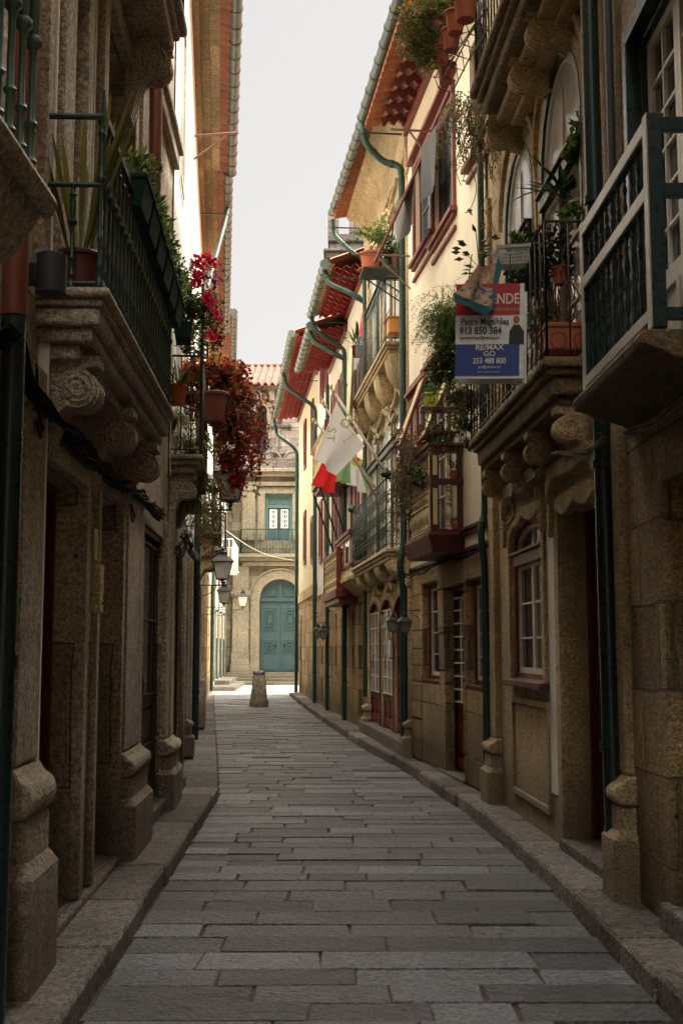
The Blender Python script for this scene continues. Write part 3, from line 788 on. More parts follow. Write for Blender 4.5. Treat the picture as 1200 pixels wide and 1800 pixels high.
def trailing(mb, sb, p, L, n, size, sway=.12, r=.003, wid=None, out=None):
    p = Vector(p); pts = [p.copy()]; q = p.copy(); v = (Vector(out) if out else Vector((random.gauss(0, .4), random.gauss(0, .4), .1)))
    k = max(6, int(L / .08))
    ph = random.random() * 6
    for i in range(k):
        v = v * .72 + Vector((math.sin(i * .7 + ph) * sway, math.cos(i * .55 + ph * 2) * sway, -.5))
        q = q + v.normalized() * (L / k); pts.append(q.copy())
    if sb is not None: sb.tube([tuple(a) for a in pts], r, 4, world=True)
    for i in range(n):
        t = random.random() * (len(pts) - 1.001); a = pts[int(t)].lerp(pts[int(t) + 1], t % 1)
        leaf(mb, a, Vector((random.gauss(0, 1), random.gauss(0, 1), random.gauss(-.3, .6))), size * random.uniform(.6, 1.3), (wid or size * .6), random.random())
    return pts
def pot_prof(r, h, rim=.12):
    return [(r * .68, 0), (r * .9, h * (1 - rim) - .001), (r * .92, h * (1 - rim)), (r * 1.04, h * (1 - rim) + .003), (r * 1.06, h * .97), (r * 1.02, h), (r * .92, h), (r * .9, h * .9), (.002, h * .88)]
def potted(loc, r, h, label, cat='potted plant', pm='terra', group=None, name='potted_plant', saucer=False):
    root = thing(name, loc, label, cat, group)
    mb = MB(W); mb.lathe(loc, pot_prof(r, h), 18)
    if saucer: mb.lathe((loc[0], loc[1], loc[2] - .004), [(r * .8, 0), (r * 1.12, .03), (r * 1.12, .04), (r * .8, .035)], 18)
    build(mb, 'pot', M[pm], root, smooth=35)
    return root
def foliage(root, fn, mat, name='foliage'):
    mb = MB(W); fn(mb); return build(mb, name, M[mat], root, fix=False)
def cable_run(F, pts, n, r, spread, label, mat='cable', cat='cables', group=None):
    mb = MB(F)
    for k in range(n):
        a = random.random() * 6.28; rad = spread * random.random() ** .5; P = []
        ph = random.random() * 6; tw = random.uniform(2, 5)
        L = 0
        for i in range(len(pts) - 1):
            p, q = Vector(pts[i]), Vector(pts[i + 1]); m = max(3, int((q - p).length / .12))
            for j in range(m if i < len(pts) - 2 else m + 1):
                t = j / m; x = p.lerp(q, t); L += (q - p).length / m
                aa = a + L * tw * .8
                P.append((x.x, max(.008, x.y + math.cos(aa) * rad), x.z + math.sin(aa) * rad + .02 * math.sin(L * 2.3 + ph) - .0))
        mb.tube(P, r * random.uniform(.7, 1.3), 5)
    o = build(mb, 'cable_bundle', M[mat], None, fix=False, smooth=True)
    return tag(o, label, cat, group)
# ================================================================ light and sky
SUN_EL, SUN_AZ = math.radians(51), math.radians(70)   # azimuth measured from +Y (along the street) towards +X
sd = Vector((math.sin(SUN_AZ) * math.cos(SUN_EL), math.cos(SUN_AZ) * math.cos(SUN_EL), math.sin(SUN_EL)))
sun_d = bpy.data.lights.new("sun", 'SUN'); sun_d.energy = 5.0; sun_d.angle = math.radians(0.53); sun_d.color = (1.0, 0.93, 0.80)
sun = bpy.data.objects.new("sun", sun_d); COL.objects.link(sun); sun.rotation_euler = (-sd).to_track_quat('-Z', 'Y').to_euler(); sun.location = (20, 20, 40)
wd = bpy.data.worlds.new("World"); SC.world = wd; wd.use_nodes = True
nt = wd.node_tree; nt.nodes.clear()
sky = nt.nodes.new("ShaderNodeTexSky"); sky.sky_type = 'NISHITA'; sky.sun_disc = False; sky.sun_elevation = SUN_EL; sky.sun_rotation = SUN_AZ
sky.dust_density = 3.0; sky.air_density = 1.2
b1 = nt.nodes.new("ShaderNodeBackground"); b1.inputs[1].default_value = 0.05; nt.links.new(sky.outputs[0], b1.inputs[0])
tc = nt.nodes.new("ShaderNodeTexCoord"); sx = nt.nodes.new("ShaderNodeSeparateXYZ"); nt.links.new(tc.outputs["Generated"], sx.inputs[0])
b2 = nt.nodes.new("ShaderNodeBackground"); b2.inputs[1].default_value = 1.0
nt.links.new(ramp(nt, sx.outputs["Z"], [(0.0, (0.755, 0.68, 0.59)), (0.51, (0.72, 0.665, 0.58)), (0.56, (2.5, 2.35, 2.1)), (0.64, (21.0, 19.7, 17.2)), (0.84, (19.0, 18.0, 16.0)), (0.95, (4.0, 3.9, 3.8)), (1.0, (1.7, 1.75, 1.85))]), b2.inputs[0])
fy = nt.nodes.new('ShaderNodeMapRange'); fy.inputs[1].default_value = -0.9; fy.inputs[2].default_value = 0.0; fy.inputs[3].default_value = 0.68; fy.inputs[4].default_value = 1.0; nt.links.new(sx.outputs['Y'], fy.inputs[0]); nt.links.new(fy.outputs[0], b2.inputs[1])
ad = nt.nodes.new("ShaderNodeAddShader"); nt.links.new(b1.outputs[0], ad.inputs[0]); nt.links.new(b2.outputs[0], ad.inputs[1])
wo = nt.nodes.new("ShaderNodeOutputWorld"); nt.links.new(ad.outputs[0], wo.inputs[0])
SC.view_settings.view_transform = 'Standard'; SC.view_settings.look = 'None'; SC.view_settings.exposure = 0; SC.view_settings.gamma = 1
try:
    SC.cycles.use_denoising = True; SC.cycles.max_bounces = 6; SC.cycles.diffuse_bounces = 4; SC.cycles.sample_clamp_indirect = 6
except Exception: pass

# ================================================================ ground
mb = MB(W); mb.poly([(-900, -900, -.09), (900, -900, -.09), (900, 1500, -.09), (-900, 1500, -.09)])
tag(build(mb, "ground", M['earth'], None, fix=False), kind='structure')

def lerp_line(pts, y):
    for (x0, y0), (x1, y1) in zip(pts, pts[1:]):
        if y <= y1 or (x1, y1) == pts[-1]: return x0 + (x1 - x0) * (y - y0) / (y1 - y0)
g = W.ground
KR = [(1.46, -12), g(1190, 1797), g(965, 1556), g(820, 1428), g(693.6, 1344), g(637.6, 1316), g(586, 1281), g(537, 1246), g(507, 1221)]
KL = [(-1.06, -12), g(142, 1795), g(385, 1400), g(379, 1290), g(375, 1218)]
WALLR = [(1.9, -12), (1.84, -6), (1.75, 7.25), (1.53, 12.05), (.98, 16.7), (.49, 21.6), (.15, 25), (-.26, 29), (-.65, 33), (-1.45, 41)]
WALLL = [(-1.62, -12), (-1.47, 5.2), (-1.70, 11.6), (-1.88, 13.8), (-2.62, 21), (-4.9, 45)]

def stone(mb, P4, z, h, bev=.012):
    """one paving stone: P4 = four (x,y), top at z"""
    c = Vector((sum(p[0] for p in P4) / 4, sum(p[1] for p in P4) / 4, 0))
    n = len(P4); lo = [mb.vert((p[0], p[1], z - h)) for p in P4]
    md = [mb.vert((p[0], p[1], z - bev)) for p in P4]; tp = []
    for p in P4:
        v = Vector((p[0], p[1], 0)) - c; k = max(0, 1 - bev * 1.4 / v.length)
        tp.append(mb.vert((c.x + v.x * k, c.y + v.y * k, z)))
    mb.face(tp)
    for i in range(n):
        j = (i + 1) % n; mb.face((lo[i], lo[j], md[j], md[i])); mb.face((md[i], md[j], tp[j], tp[i]))

mb = MB(W); y = 1.2; rnd = random.Random(5); street_mb = mb
while y < 54:
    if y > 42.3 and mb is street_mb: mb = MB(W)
    rh = rnd.uniform(.235, .35); yc = y + rh / 2
    if yc < 42: xl = lerp_line(KL, yc) + .0; xr = lerp_line(KR, yc) - .005
    else: xl = -4.95; xr = 6.5
    x = xl; gap = .0045; skew = rnd.uniform(-.012, .012); first = True
    while x < xr - .02:
        L = rnd.choice([rnd.uniform(.38, .7), rnd.uniform(.6, 1.15)])
        if first: L *= rnd.uniform(.4, 1); first = False
        x2 = min(x + L, xr)
        if xr - x2 < .25: x2 = xr
        mb.cc = min(1, max(0, rnd.gauss(.42, .27)))
        if rnd.random() < .13: mb.cc = rnd.uniform(.8, 1)
        j = lambda a=.011: rnd.uniform(-a, a)
        z = -.002 + rnd.uniform(-.007, .007); tl = rnd.uniform(-.004, .004)
        stone(mb, [(x + gap + j(), y + gap * .7 + skew + j()), (x2 - gap + j(), y + gap * .7 + j()), (x2 - gap + j(), y + rh - gap * .7 + j()), (x + gap + j(), y + rh - gap * .7 + j())], z, .06, .007)
        x = x2
    y += rh
tag(build(street_mb, "road", M['slab'], None, fix=True), kind='structure')
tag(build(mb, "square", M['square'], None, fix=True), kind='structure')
# dark packed joints under the slabs
mb = MB(W); pts = [(lerp_line(KL, yy) - .3, yy) for yy in (-12, 1, 6, 13, 20, 30, 44)] + [(-5.2, 56)] + [(7, 56), (7, 42)] + [(lerp_line(KR, yy) + .2, yy) for yy in (41, 30, 20, 13, 6, 1, -12)]
mb.poly([(p[0], p[1], -.018) for p in pts]); tag(build(mb, "road_bed", M['earth'], None, fix=False), kind='structure')

mb = MB(W); y = -12
while y < 41.2:
    L = rnd.uniform(.6, 1.35); y2 = min(y + L, 41.2); off = rnd.uniform(-.012, .012) if y < 12 else rnd.uniform(-.035, .02)
    mb.cc = min(1, max(0, rnd.gauss(.5, .15))); z = .125 + rnd.uniform(-.008, .008)
    a0, a1 = lerp_line(KR, y) + off, lerp_line(KR, y2) + off; b0, b1 = lerp_line(WALLR, y) + .2, lerp_line(WALLR, y2) + .2
    stone(mb, [(a0, y + .005), (b0, y + .005), (b1, y2 - .005), (a1, y2 - .005)], z, .2, .022)
    y = y2
tag(build(mb, "right_pavement", M['kerb'], None), kind='structure')
mb = MB(W); y = -12; YE = g(385, 1382, .12)[1]
while y < YE - .01:
    L = rnd.uniform(.65, 1.2); y2 = min(y + L, YE); y2 = YE if YE - y2 < .4 else y2; off = rnd.uniform(-.015, .012)
    mb.cc = min(1, max(0, rnd.gauss(.5, .14))); z = .12 + rnd.uniform(-.006, .006)
    a0, a1 = lerp_line(KL, y) + off, lerp_line(KL, y2) + off; b0, b1 = lerp_line(WALLL, y) - .2, lerp_line(WALLL, y2) - .2
    stone(mb, [(a0, y + .004), (a1, y2 - .004), (b1, y2 - .004), (b0, y + .004)], z, .2, .022)
    y = y2
while y < 45:
    L = rnd.uniform(.5, 1.0); y2 = min(y + L, 45)
    mb.cc = min(1, max(0, rnd.gauss(.55, .15))); z = .02 + rnd.uniform(-.006, .006)
    a0, a1 = lerp_line(KL, y) - .006, lerp_line(KL, y2) - .006; b0, b1 = lerp_line(WALLL, y) - .2, lerp_line(WALLL, y2) - .2
    stone(mb, [(a0, y + .004), (a1, y2 - .004), (b1, y2 - .004), (b0, y + .004)], z, .1, .01)
    y = y2
tag(build(mb, "left_pavement", M['kerb'], None), kind='structure')

# ================================================================ right side
FR1 = Facade(1.90, -12, 1.75, 7.25, 1); FR2 = Facade(1.75, 7.25, 1.53, 12.05, 1); FR3 = Facade(1.53, 12.05, .98, 16.7, 1)
FR4 = Facade(.98, 16.7, .49, 21.6, 1); FR5 = Facade(.49, 21.6, .15, 25, 1); FR6 = Facade(.15, 25, -.26, 29, 1)
FR7 = Facade(-.26, 29, -.65, 33, 1); FR8 = Facade(-.65, 33, -1.45, 41, 1)

# ---- first house on the right
F = FR1; H1 = thing('stone_house', F.P(F.L / 2, 0, 0), 'rough granite house nearest on the right with green railed balcony and tall white glazed doors', 'house')
sB = F.L
fw1 = F.s(1113, 300) + .02
fz0 = F.z(1113, 45); bz = F.px(1030, 694, .3)[1]
op = [(sB - 2.5, F.s(1183, 1100) + .12, .25, F.z(1160, 842) - .02, 0, .35), (fw1 - 1.45, fw1, bz, fz0, 0, .22)]
mb = MB(F); mb.wall(0, sB, 0, 18, op); build(mb, 'wall', M['gran_block'], H1, fix=False)
body(F, H1, 0, sB, 0, 18, 'gran_block')
door(F, H1, op[0][0], op[0][1], .26, op[0][3], .35, 'dkgreen', 'dkgreen', 2, 0, .55, 3, 'dkgreen')
mb = MB(F); mb.box(op[0][0] - .1, op[0][1] + .12, -.3, .06, .10, .256); build(mb, 'doorstep', M['kerb'], H1, bevel=.02)
surround(F, H1, op[0][0], op[0][1], .25, op[0][3], .2, .012, mat='gran_block', sill=False, name='door_surround')
# tall glazed doors
mb = MB(F); a, b, c, e = op[1][:4]
mb.ring(arch(a, b, c, e), arch(a + .09, b - .09, c, e - .1), -.05, .05, closed=False); mb.ring(arch(a + .09, b - .09, c, e - .1), arch(a + .12, b - .12, c, e - .13), -.12, -.03, closed=False)
gf = build(mb, 'glazed_door', M['dkgreen'], H1, bevel=.008)
for k in range(2):
    x0 = a + .12 + (b - a - .24) / 2 * k; x1 = x0 + (b - a - .24) / 2
    mb = MB(F); q = -.12; zt = e - .13; zb = c + .62
    mb.ring(arch(x0, x1, c + .01, zt), arch(x0 + .06, x1 - .06, zb, zt - .06), q, q + .05)
    m = (x0 + x1) / 2; mb.box(m - .012, m + .012, q + .01, q + .045, zb, zt - .05)
    for r_ in range(1, 6): y = zb + (zt - .06 - zb) * r_ / 6; mb.box(x0 + .06, x1 - .06, q + .012, q + .043, y - .012, y + .012)
    mb.ring(arch(x0 + .08, x1 - .08, c + .1, zb - .1), arch(x0 + .11, x1 - .11, c + .13, zb - .13), q + .05, q + .065)
    build(mb, 'door_leaf', M['white_wood'], gf, bevel=.005)
    mb = MB(F); mb.poly([(x0 + .05, q + .02, zb - .02), (x1 - .05, q + .02, zb - .02), (x1 - .05, q + .02, zt - .04), (x0 + .05, q + .02, zt - .04)]); build(mb, 'pane', M['glass'], gf)
# balcony
D = .30; s1 = F.px(1024, 690, D)[0]; s0 = F.px(1146, 600, D)[0]
mb = MB(F); prof = [(-.1, bz), (D + .05, bz), (D + .06, bz - .03), (D + .05, bz - .075), (D - .02, bz - .09), (D - .08, bz - .13), (D - .18, bz - .15), (.06, bz - .17), (0.0, bz - .20), (-.1, bz - .20)]
mb.prism(prof, 'dz', s0 - .02, s1 + .04)
bl = build(mb, 'balcony', M['gran_moss'], H1, bevel=.015)
rt = F.px(1018, 410, D)[1]; rm = F.px(1024, 497, D)[1]; rb = F.px(1027, 678, D)[1]
mb = MB(F)
for zz, hh in ((rt, .035), (rm, .035), (rb + .02, .03)):
    mb.box(s0 + .035, s1 - .035, D - .05, D - .012, zz - hh, zz + hh)
    mb.box(s0 + .012, s0 + .05, .0, D - .05, zz - hh, zz + hh); mb.box(s1 - .05, s1 - .012, .0, D - .05, zz - hh, zz + hh)
for x in (s0, s1 - .075): mb.box(x, x + .075, D - .075, D - .008, bz + .01, rt + .05)
build(mb, 'railing', M['dkgreen'], bl, bevel=.004)
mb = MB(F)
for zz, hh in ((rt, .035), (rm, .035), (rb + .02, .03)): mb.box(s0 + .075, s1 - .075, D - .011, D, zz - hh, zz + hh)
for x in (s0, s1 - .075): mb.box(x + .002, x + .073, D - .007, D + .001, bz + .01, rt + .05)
build(mb, 'railing_glare', M['rail_glare'], bl, bevel=.003)  # thin strips carrying the painted sky glare over the green wood
nb = 10
baluster_row(F, bl, s0 + .15, s1 - .15, D - .035, rb + .05, rm - .035, nb, TURNED, .025, 'dkgreen')
baluster_row(F, bl, s0 + .15, s1 - .15, D - .033, rm + .035, rt - .035, nb, TURNED, .02, 'dkgreen')
downpipe(F, H1, [(F.s(1063, 200), .09, 14.8), (F.s(1063, 200), .09, 5.4), (F.s(1104, 1400), .09, .12)], .058, 'pipe_dk')
mb = MB(F); x = F.s(1058, 300); mb.tube([(sB - .03, .05, 14.5), (sB - .03, .05, 3.3)], .03, 7); build(mb, 'thin_pipe', M['lamp_grey'], H1, fix=False)
roof(F, H1, 0, sB, .8, 18)  # unseen upper wall and overhang raised to shade the near road

# ---- baroque carved house
F = FR2; H2 = thing('carved_house', F.P(F.L / 2, 0, 0), 'carved granite house with two scroll bracketed balconies and arched green windows on the right', 'house')
L = F.L; D = .36
dz1 = F.z(1040, 872); ds0, ds1 = F.s(1062, 1100), F.s(988, 1100)
ws0, ws1 = F.s(957, 1000), F.s(917, 1000, -.09) ; wz0, wz1 = F.z(938, 1195), F.z(938, 905)
fz = F.px(955, 625, D)[1]; n0, n1 = F.px(955, 625, D)[0], F.px(822, 760, D)[0]
aw = []
for xa, xb, yt in ((1026, 972, 62), (938, 904, 232)):
    a, b = F.s(xa, 300), F.s(xb, 300, -.10); aw.append((a, b, fz + .02, F.z((xa + xb) / 2, yt)))
z2 = F.px(830, 165, .48)[1]; m1 = F.px(824, 172, .48)[0]
TOP = 14
ops = [(ds0, ds1, .2, dz1, 0, .3), (ws0, ws1, wz0, wz1, .14, .16)] + [(a, b, c, e, (b - a) * .5, .18) for a, b, c, e in aw] + [(a, b, z2 + .02, z2 + 2.6, (b - a) * .45, .18) for a, b, c, e in aw]
mb = MB(F); mb.wall(0, L, 0, TOP, ops); build(mb, 'wall', M['gran_carved'], H2, fix=False)
body(F, H2, 0, L, 0, TOP, 'gran_carved'); roof(F, H2, 0, L, .6, TOP)
door(F, H2, ds0, ds1, .21, dz1, .26, 'red_dk', 'red_dk', 1, 0, 0)
surround(F, H2, ds0, ds1, .2, dz1, .13, .03, sill=False, name='door_surround', mat='gran_carved')
mb = MB(F); mb.box(ds0 - .05, ds1 + .05, -.25, .05, .10, .206); build(mb, 'doorstep', M['kerb'], H2, bevel=.015)
window(F, H2, ws0, ws1, wz0, wz1, .09, 'red', 'white_wood', 1, 3, .14, fw=.05, transom=F.z(938, 975), glass='glass')
surround(F, H2, ws0, ws1, wz0, wz1, .09, .035, .14, 'gran_carved', sill=False)
mb = MB(F); mb.box(ws0 - .12, ws1 + .1, -.02, .09, wz0 - .07, wz0 - .01); build(mb, 'window_sill', M['red_dk'], H2, bevel=.01)
# coloured hangings behind the panes
for j, (u_, m_) in enumerate(((.3, 'petunia'), (.62, 'petunia'))):
    mb = MB(F); x = ws0 + (ws1 - ws0) * u_; mb.poly([(x - .03, -.118, wz0 + .75), (x + .03, -.118, wz0 + .7), (x + .025, -.118, wz0 + 1.2), (x - .02, -.118, wz0 + 1.25)]); build(mb, 'hanging_cloth', M[m_], H2, fix=False)
# panel below the window, lime strips, pilasters
mb = MB(F)
mb.ring(arch(ws0 - .1, ws1 + .06, .3, wz0 - .16), arch(ws0 - .05, ws1 + .01, .36, wz0 - .22), -.01, .025); build(mb, 'carved_panel', M['gran_carved'], H2, bevel=.01)
for xa, xb, ya, yb in ((985, 964, 870, 1395), (1071, 1058, 800, 1345)):
    a, b = F.s(xa, 1100), F.s(xb, 1100); mb = MB(F); mb.box(a, b, -.01, .006, max(.3, F.z((xa + xb) / 2, yb)), F.z((xa + xb) / 2, ya)); build(mb, 'plaster_strip', M['strip'], H2)
pilaster(F, H2, .03, .20, .05, .08, fz - .3, 'gran_carved', ph=.72)
pilaster(F, H2, L - .34, L - .04, .06, .08, fz - .35, 'gran_carved', ph=.62)
pilaster(F, H2, L - .20, L - .05, .05, fz, z2 - .2, 'gran_carved', plinth=False)
pilaster(F, H2, .02, .14, .03, fz, z2 - .2, 'gran_carved', plinth=False)
# draped carving over the ground-floor openings
mb = MB(F)
for (a, b, zt) in ((ds0, ds1, dz1), (ws0, ws1, wz1)):
    c = (a + b) / 2; w = (b - a) / 2 + .13
    up = [(c + w * math.cos(math.radians(t)), zt + .14 + .26 * math.sin(math.radians(t)) + .05 * math.sin(math.radians(t * 3))) for t in range(0, 181, 12)]
    lo = [(c + w * .93 * math.cos(math.radians(t)), zt + .06 + .2 * math.sin(math.radians(t)) + .05 * math.sin(math.radians(t * 3))) for t in range(0, 181, 12)]
    mb.ring(up, lo, -.01, .09, closed=False)
    # scalloped apron under the lintel
    ap = [(a - .02, zt + .1)] + [(a - .02 + (b - a + .04) * k / 12, zt + .02 - .07 * abs(math.sin(math.pi * k / 6))) for k in range(13)] + [(b + .02, zt + .1)]
    mb.prism(ap, 'sz', -.02, .05)
    for q in (-1, 1):
        mb.prism([(c + q * w + .05 * math.cos(t * .52), zt - .02 + .17 * math.sin(t * .52)) for t in range(12)], 'sz', -.01, .07)
build(mb, 'carved_hood', M['gran_carved'], H2, bevel=.012, smooth=40)
# first-floor balcony
bl = slab(F, H2, n0, n1, D, fz, [(.07, 0), (.05, .035), (.13, .075), (.06, .12)], 'gran_moss', bevel=.02)
for xc, yc in ((0, 0), (1, 0), (2, 0), (3, 0)):
    scroll_corbel(F, bl, n0 + .22 + (n1 - n0 - .42) * xc / 3, .15, D - .11, .36, fz - .31)
iron_rail(F, bl, n0 + .03, n1 - .03, D - .03, fz, fz + .95, 'iron_rust', .16, .006, 'scroll')
# arched windows upstairs
for (a, b, c, e) in aw:
    rise = (b - a) * .5
    window(F, H2, a, b, c, e, .05, 'green', 'white_wood', 1, 3, rise, fw=.07, transom=c + (e - c) * .62, glass='pale_pane')
    surround(F, H2, a, b, c, e, .10, .014, rise, 'gran_carved', sill=False)
    mb = MB(F); h = arch(a - .2, b + .2, c + 1.2, e + .26, rise + .08); i = arch(a - .15, b + .15, c + 1.2, e + .20, rise + .05)
    mb.ring(h[1:-1], i[1:-1], -.01, .045, closed=False); build(mb, 'hood_moulding', M['gran_carved'], H2, bevel=.012)
    window(F, H2, a, b, z2 + .02, z2 + 2.6, .12, 'green', 'white_wood', 1, 3, rise * .9, fw=.07, glass='glass_blue')
# second-floor balcony
bl = slab(F, H2, n0 - .1, m1, .48, z2 + .12, [(.09, 0), (.06, .05), (.12, .1)], 'gran_moss', bevel=.025)
mb = MB(F); mb.box(n0, m1 - .1, 0.0, .26, z2 - .22, z2 - .152); mb.box(n0, m1 - .14, 0.0, .14, z2 - .27, z2 - .222); build(mb, 'bed_moulding', M['gran_carved'], bl, bevel=.02)
for k, (xx, yy) in enumerate(((868, 195), (910, 105), (942, 45))):
    s_ = F.px(xx, yy, .25)[0]; scroll_corbel(F, bl, s_, .16, .32, .32, z2 - .10)
iron_rail(F, bl, n0, m1 - .05, .42, z2 + .12, z2 + 1.1, 'iron_rust', .13, .008)
downpipe(F, H2, [(L + .04, .07, TOP - .1), (L + .04, .07, F.z(882, 900) + .05), (L - .02, .13, F.z(876, 925)), (L + .0, .09, F.z(880, 985)), (L + .0, .09, .5)], .036, 'pipe')

# ---- cream plaster house with red bay
F = FR3; L = F.L; H3 = thing('plaster_house', F.P(L / 2, 0, 0), 'cream plaster house on rough granite with dark red wooden bay balcony on the right', 'house')
zb = F.z(845, 934); EZ = 9.22
wa = (F.s(783, 1100), F.s(761, 1100, -.14), F.z(768, 1196), F.z(768, 1022)); wb = (F.s(868, 1100), F.s(842, 1100, -.14), F.z(850, 1207), F.z(850, 1014))
dd = (F.s(817, 1200), F.s(795, 1200, -.14), .16, F.z(803, 1030))
up = [(F.s(801, 300), F.s(774, 300, -.06), F.z(795, 393) + .12, F.z(795, 165)), (F.s(763, 350), F.s(740, 350, -.06), F.z(762, 420) + .1, F.z(750, 262)), (F.s(860, 300), F.s(830, 300), F.z(845, 275) + .1, F.z(845, 275) + 1.4)]
fl1 = [(F.s(792, 720), F.s(766, 720, -.06), zb + .1, F.z(780, 640)), (F.s(757, 740), F.s(735, 740, -.06), zb + .1, F.z(745, 690))]
mb = MB(F); mb.wall(0, L, 0, zb - .12, [(*wa, 0, .26), (*wb, 0, .26), (*dd, 0, .26)]); build(mb, 'ground_floor_wall', M['gran_block'], H3, fix=False)
mb = MB(F); mb.wall(0, L, zb - .12, EZ + .1, [(*o_, 0, .14) for o_ in up + fl1], d=.02); build(mb, 'wall', M['cream'], H3, fix=False)
mb = MB(F); mb.box(0.0, L, .02, .06, zb, zb + .05); mb.box(0, L, .02, .085, zb + .05, zb + .09); mb.box(0, L, -.02, .045, zb - .17, zb - .125); build(mb, 'string_course', M['red_dk'], H3, bevel=.005)
body(F, H3, 0, L, 0, EZ, 'cream'); roof(F, H3, 0, L, .56, EZ + .1)
window(F, H3, *wa, dep=.15, cols=2, rows=4, leaves=1, fw=.05, transom=None); window(F, H3, *wb, dep=.15, cols=2, rows=4, leaves=1, fw=.05)
door(F, H3, dd[0], dd[1], .17, dd[3], .15, 'red', 'red', 1, 0, .62, 8, 'white_wood', 1)
mb = MB(F); mb.box(dd[0] - .06, dd[1] + .06, -.2, .05, .1, .165); build(mb, 'doorstep', M['kerb'], H3, bevel=.01)
mb = MB(F)
for (a, b, c, e) in (wa, wb): mb.box(a - .02, b + .02, -.2, .02, c - .035, c - .004)
build(mb, 'window_sill', M['red_dk'], H3)
# big rough quoins standing proud of the ground floor
mb = MB(F); rq = random.Random(3); xs_ = sorted([0.02, wb[0] - .02, wb[1] + .02, dd[0] - .02, dd[1] + .02, wa[0] - .02, wa[1] + .02, L - .02])
for i in (0, 2, 4, 6):
    x0, x1 = xs_[i], xs_[i + 1]; z = .13
    while z < zb - .2:
        h = rq.uniform(.3, .55); z2_ = min(z + h, zb - .18)
        if z2_ - z > .1: mb.cc = rq.random(); mb.box(x0 + .004, x1 - .004, -.1, rq.uniform(.008, .035), z + .006, z2_ - .006)
        z += h
for (a, b, c, e) in (wa, wb): mb.box(a + .01, b - .01, -.1, .02, .13, c - .05)
for (a, b, c, e) in (wa, wb, dd): mb.box(a - .05, b + .05, -.1, .03, e + .004, zb - .19)
build(mb, 'rough_blocks', M['gran_block'], H3, bevel=.018)
for (a, b, c, e) in up[:2]:
    window(F, H3, a, b, c, e, .10, 'red', 'bluegrey', 1, 2, 0, fw=.07, glass='glass', leaves=2)
    mb = MB(F); mb.ring(arch(a - .09, b + .09, c - .02, e + .07), arch(a, b, c, e), .02, .06, closed=False)
    mb.box(a - .14, b + .14, .02, .11, c - .09, c - .03); mb.box(a - .1, b + .1, .02, .07, c - .14, c - .091); mb.box(a - .1, b + .1, .02, .06, c - .3, c - .25)
    mb.box(a - .16, b + .16, .02, .13, e + .12, e + .17); mb.box(a - .12, b + .12, .02, .09, e + .171, e + .27)
    build(mb, 'window_surround', M['tile_dull'], H3, bevel=.006)
a, b, c, e = up[2]
window(F, H3, a, b, c, e, .10, 'red', 'bluegrey', 1, 2, 0, fw=.07); mb = MB(F); mb.box(a - .14, b + .14, .02, .11, c - .09, c - .03); mb.box(a - .1, b + .1, .02, .06, c - .22, c - .17); build(mb, 'window_surround', M['tile_dull'], H3, bevel=.006)
for (a, b, c, e) in fl1:
    window(F, H3, a, b, c, e, .10, 'red', 'white_wood', 1, 4, 0, fw=.07)
    mb = MB(F); mb.box(a - .16, b + .16, .02, .12, e + .1, e + .15); mb.box(a - .12, b + .12, .02, .09, e + .151, e + .22); mb.ring(arch(a - .08, b + .08, c, e + .07), arch(a, b, c, e), .02, .055, closed=False); build(mb, 'window_surround', M['tile_dull'], H3, bevel=.006)
# red bay balcony
D = .40; q0 = F.px(757, 940, D)[0]; q1 = F.px(716, 972, D)[0]
zf = F.px(757, 938, D)[1]; zm = F.px(757, 845, D)[1]; zt = F.px(757, 788, D)[1]
mb = MB(F); mb.taper([(q0 + .02, 0), (q1 - .02, 0), (q1 - .02, D - .02), (q0 + .02, D - .02)], 'sd', zf - .2, zf - .02, [(q0 - .03, 0), (q1 + .03, 0), (q1 + .03, D + .03), (q0 - .03, D + .03)])
mb.box(q0 - .03, q1 + .03, 0, D + .03, zf - .02, zf + .015)
bl = build(mb, 'bay_balcony', M['red_dk'], H3, bevel=.008)
mb = MB(F)
for zz, h in ((zf + .03, .03), (zm, .035), (zt, .035)):
    mb.box(q0 + .09, q1 - .09, D - .08, D + .0, zz - h, zz + h); mb.box(q0 + .01, q0 + .08, .02, D - .08, zz - h, zz + h); mb.box(q1 - .08, q1 - .01, .02, D - .08, zz - h, zz + h)
mb.box(q0 - .03, q1 + .03, D - .11, D + .03, zt + .036, zt + .075); mb.box(q0 - .03, q0 + .1, .02, D - .11, zt + .036, zt + .075)
for x in (q0, q1 - .1): mb.box(x, x + .1, D - .1, D - .002, zf + .015, zt + .036)
for x in (q0 + .02, q1 - .08): mb.box(x, x + .06, .03, .09, zf + .015, zt + .036)
build(mb, 'railing', M['red_dk'], bl, bevel=.005)
mb = MB(F)
for z0_, z1_ in ((zf + .1, zm - .08), (zm + .07, zt - .07)): mb.box(q0 - .012, q0 - .001, D - .075, D - .025, z0_, z1_); mb.box(q0 + .025, q0 + .075, D, D + .012, z0_, z1_)
build(mb, 'carved_inlay', M['cream_wood'], bl, bevel=.003)
baluster_row(F, bl, q0 + .2, q1 - .2, D - .04, zf + .05, zm - .035, 8, BULB, .05, 'cream_wood')
baluster_row(F, bl, q0 + .2, q1 - .2, D - .04, zm + .035, zt - .035, 6, BULB, .03, 'cream_wood')
baluster(F, bl, q0 + .045, D * .47, zf + .05, zm - .035, BULB, .05, 'cream_wood'); baluster(F, bl, q0 + .045, D * .47, zm + .035, zt - .035, BULB, .032, 'cream_wood')
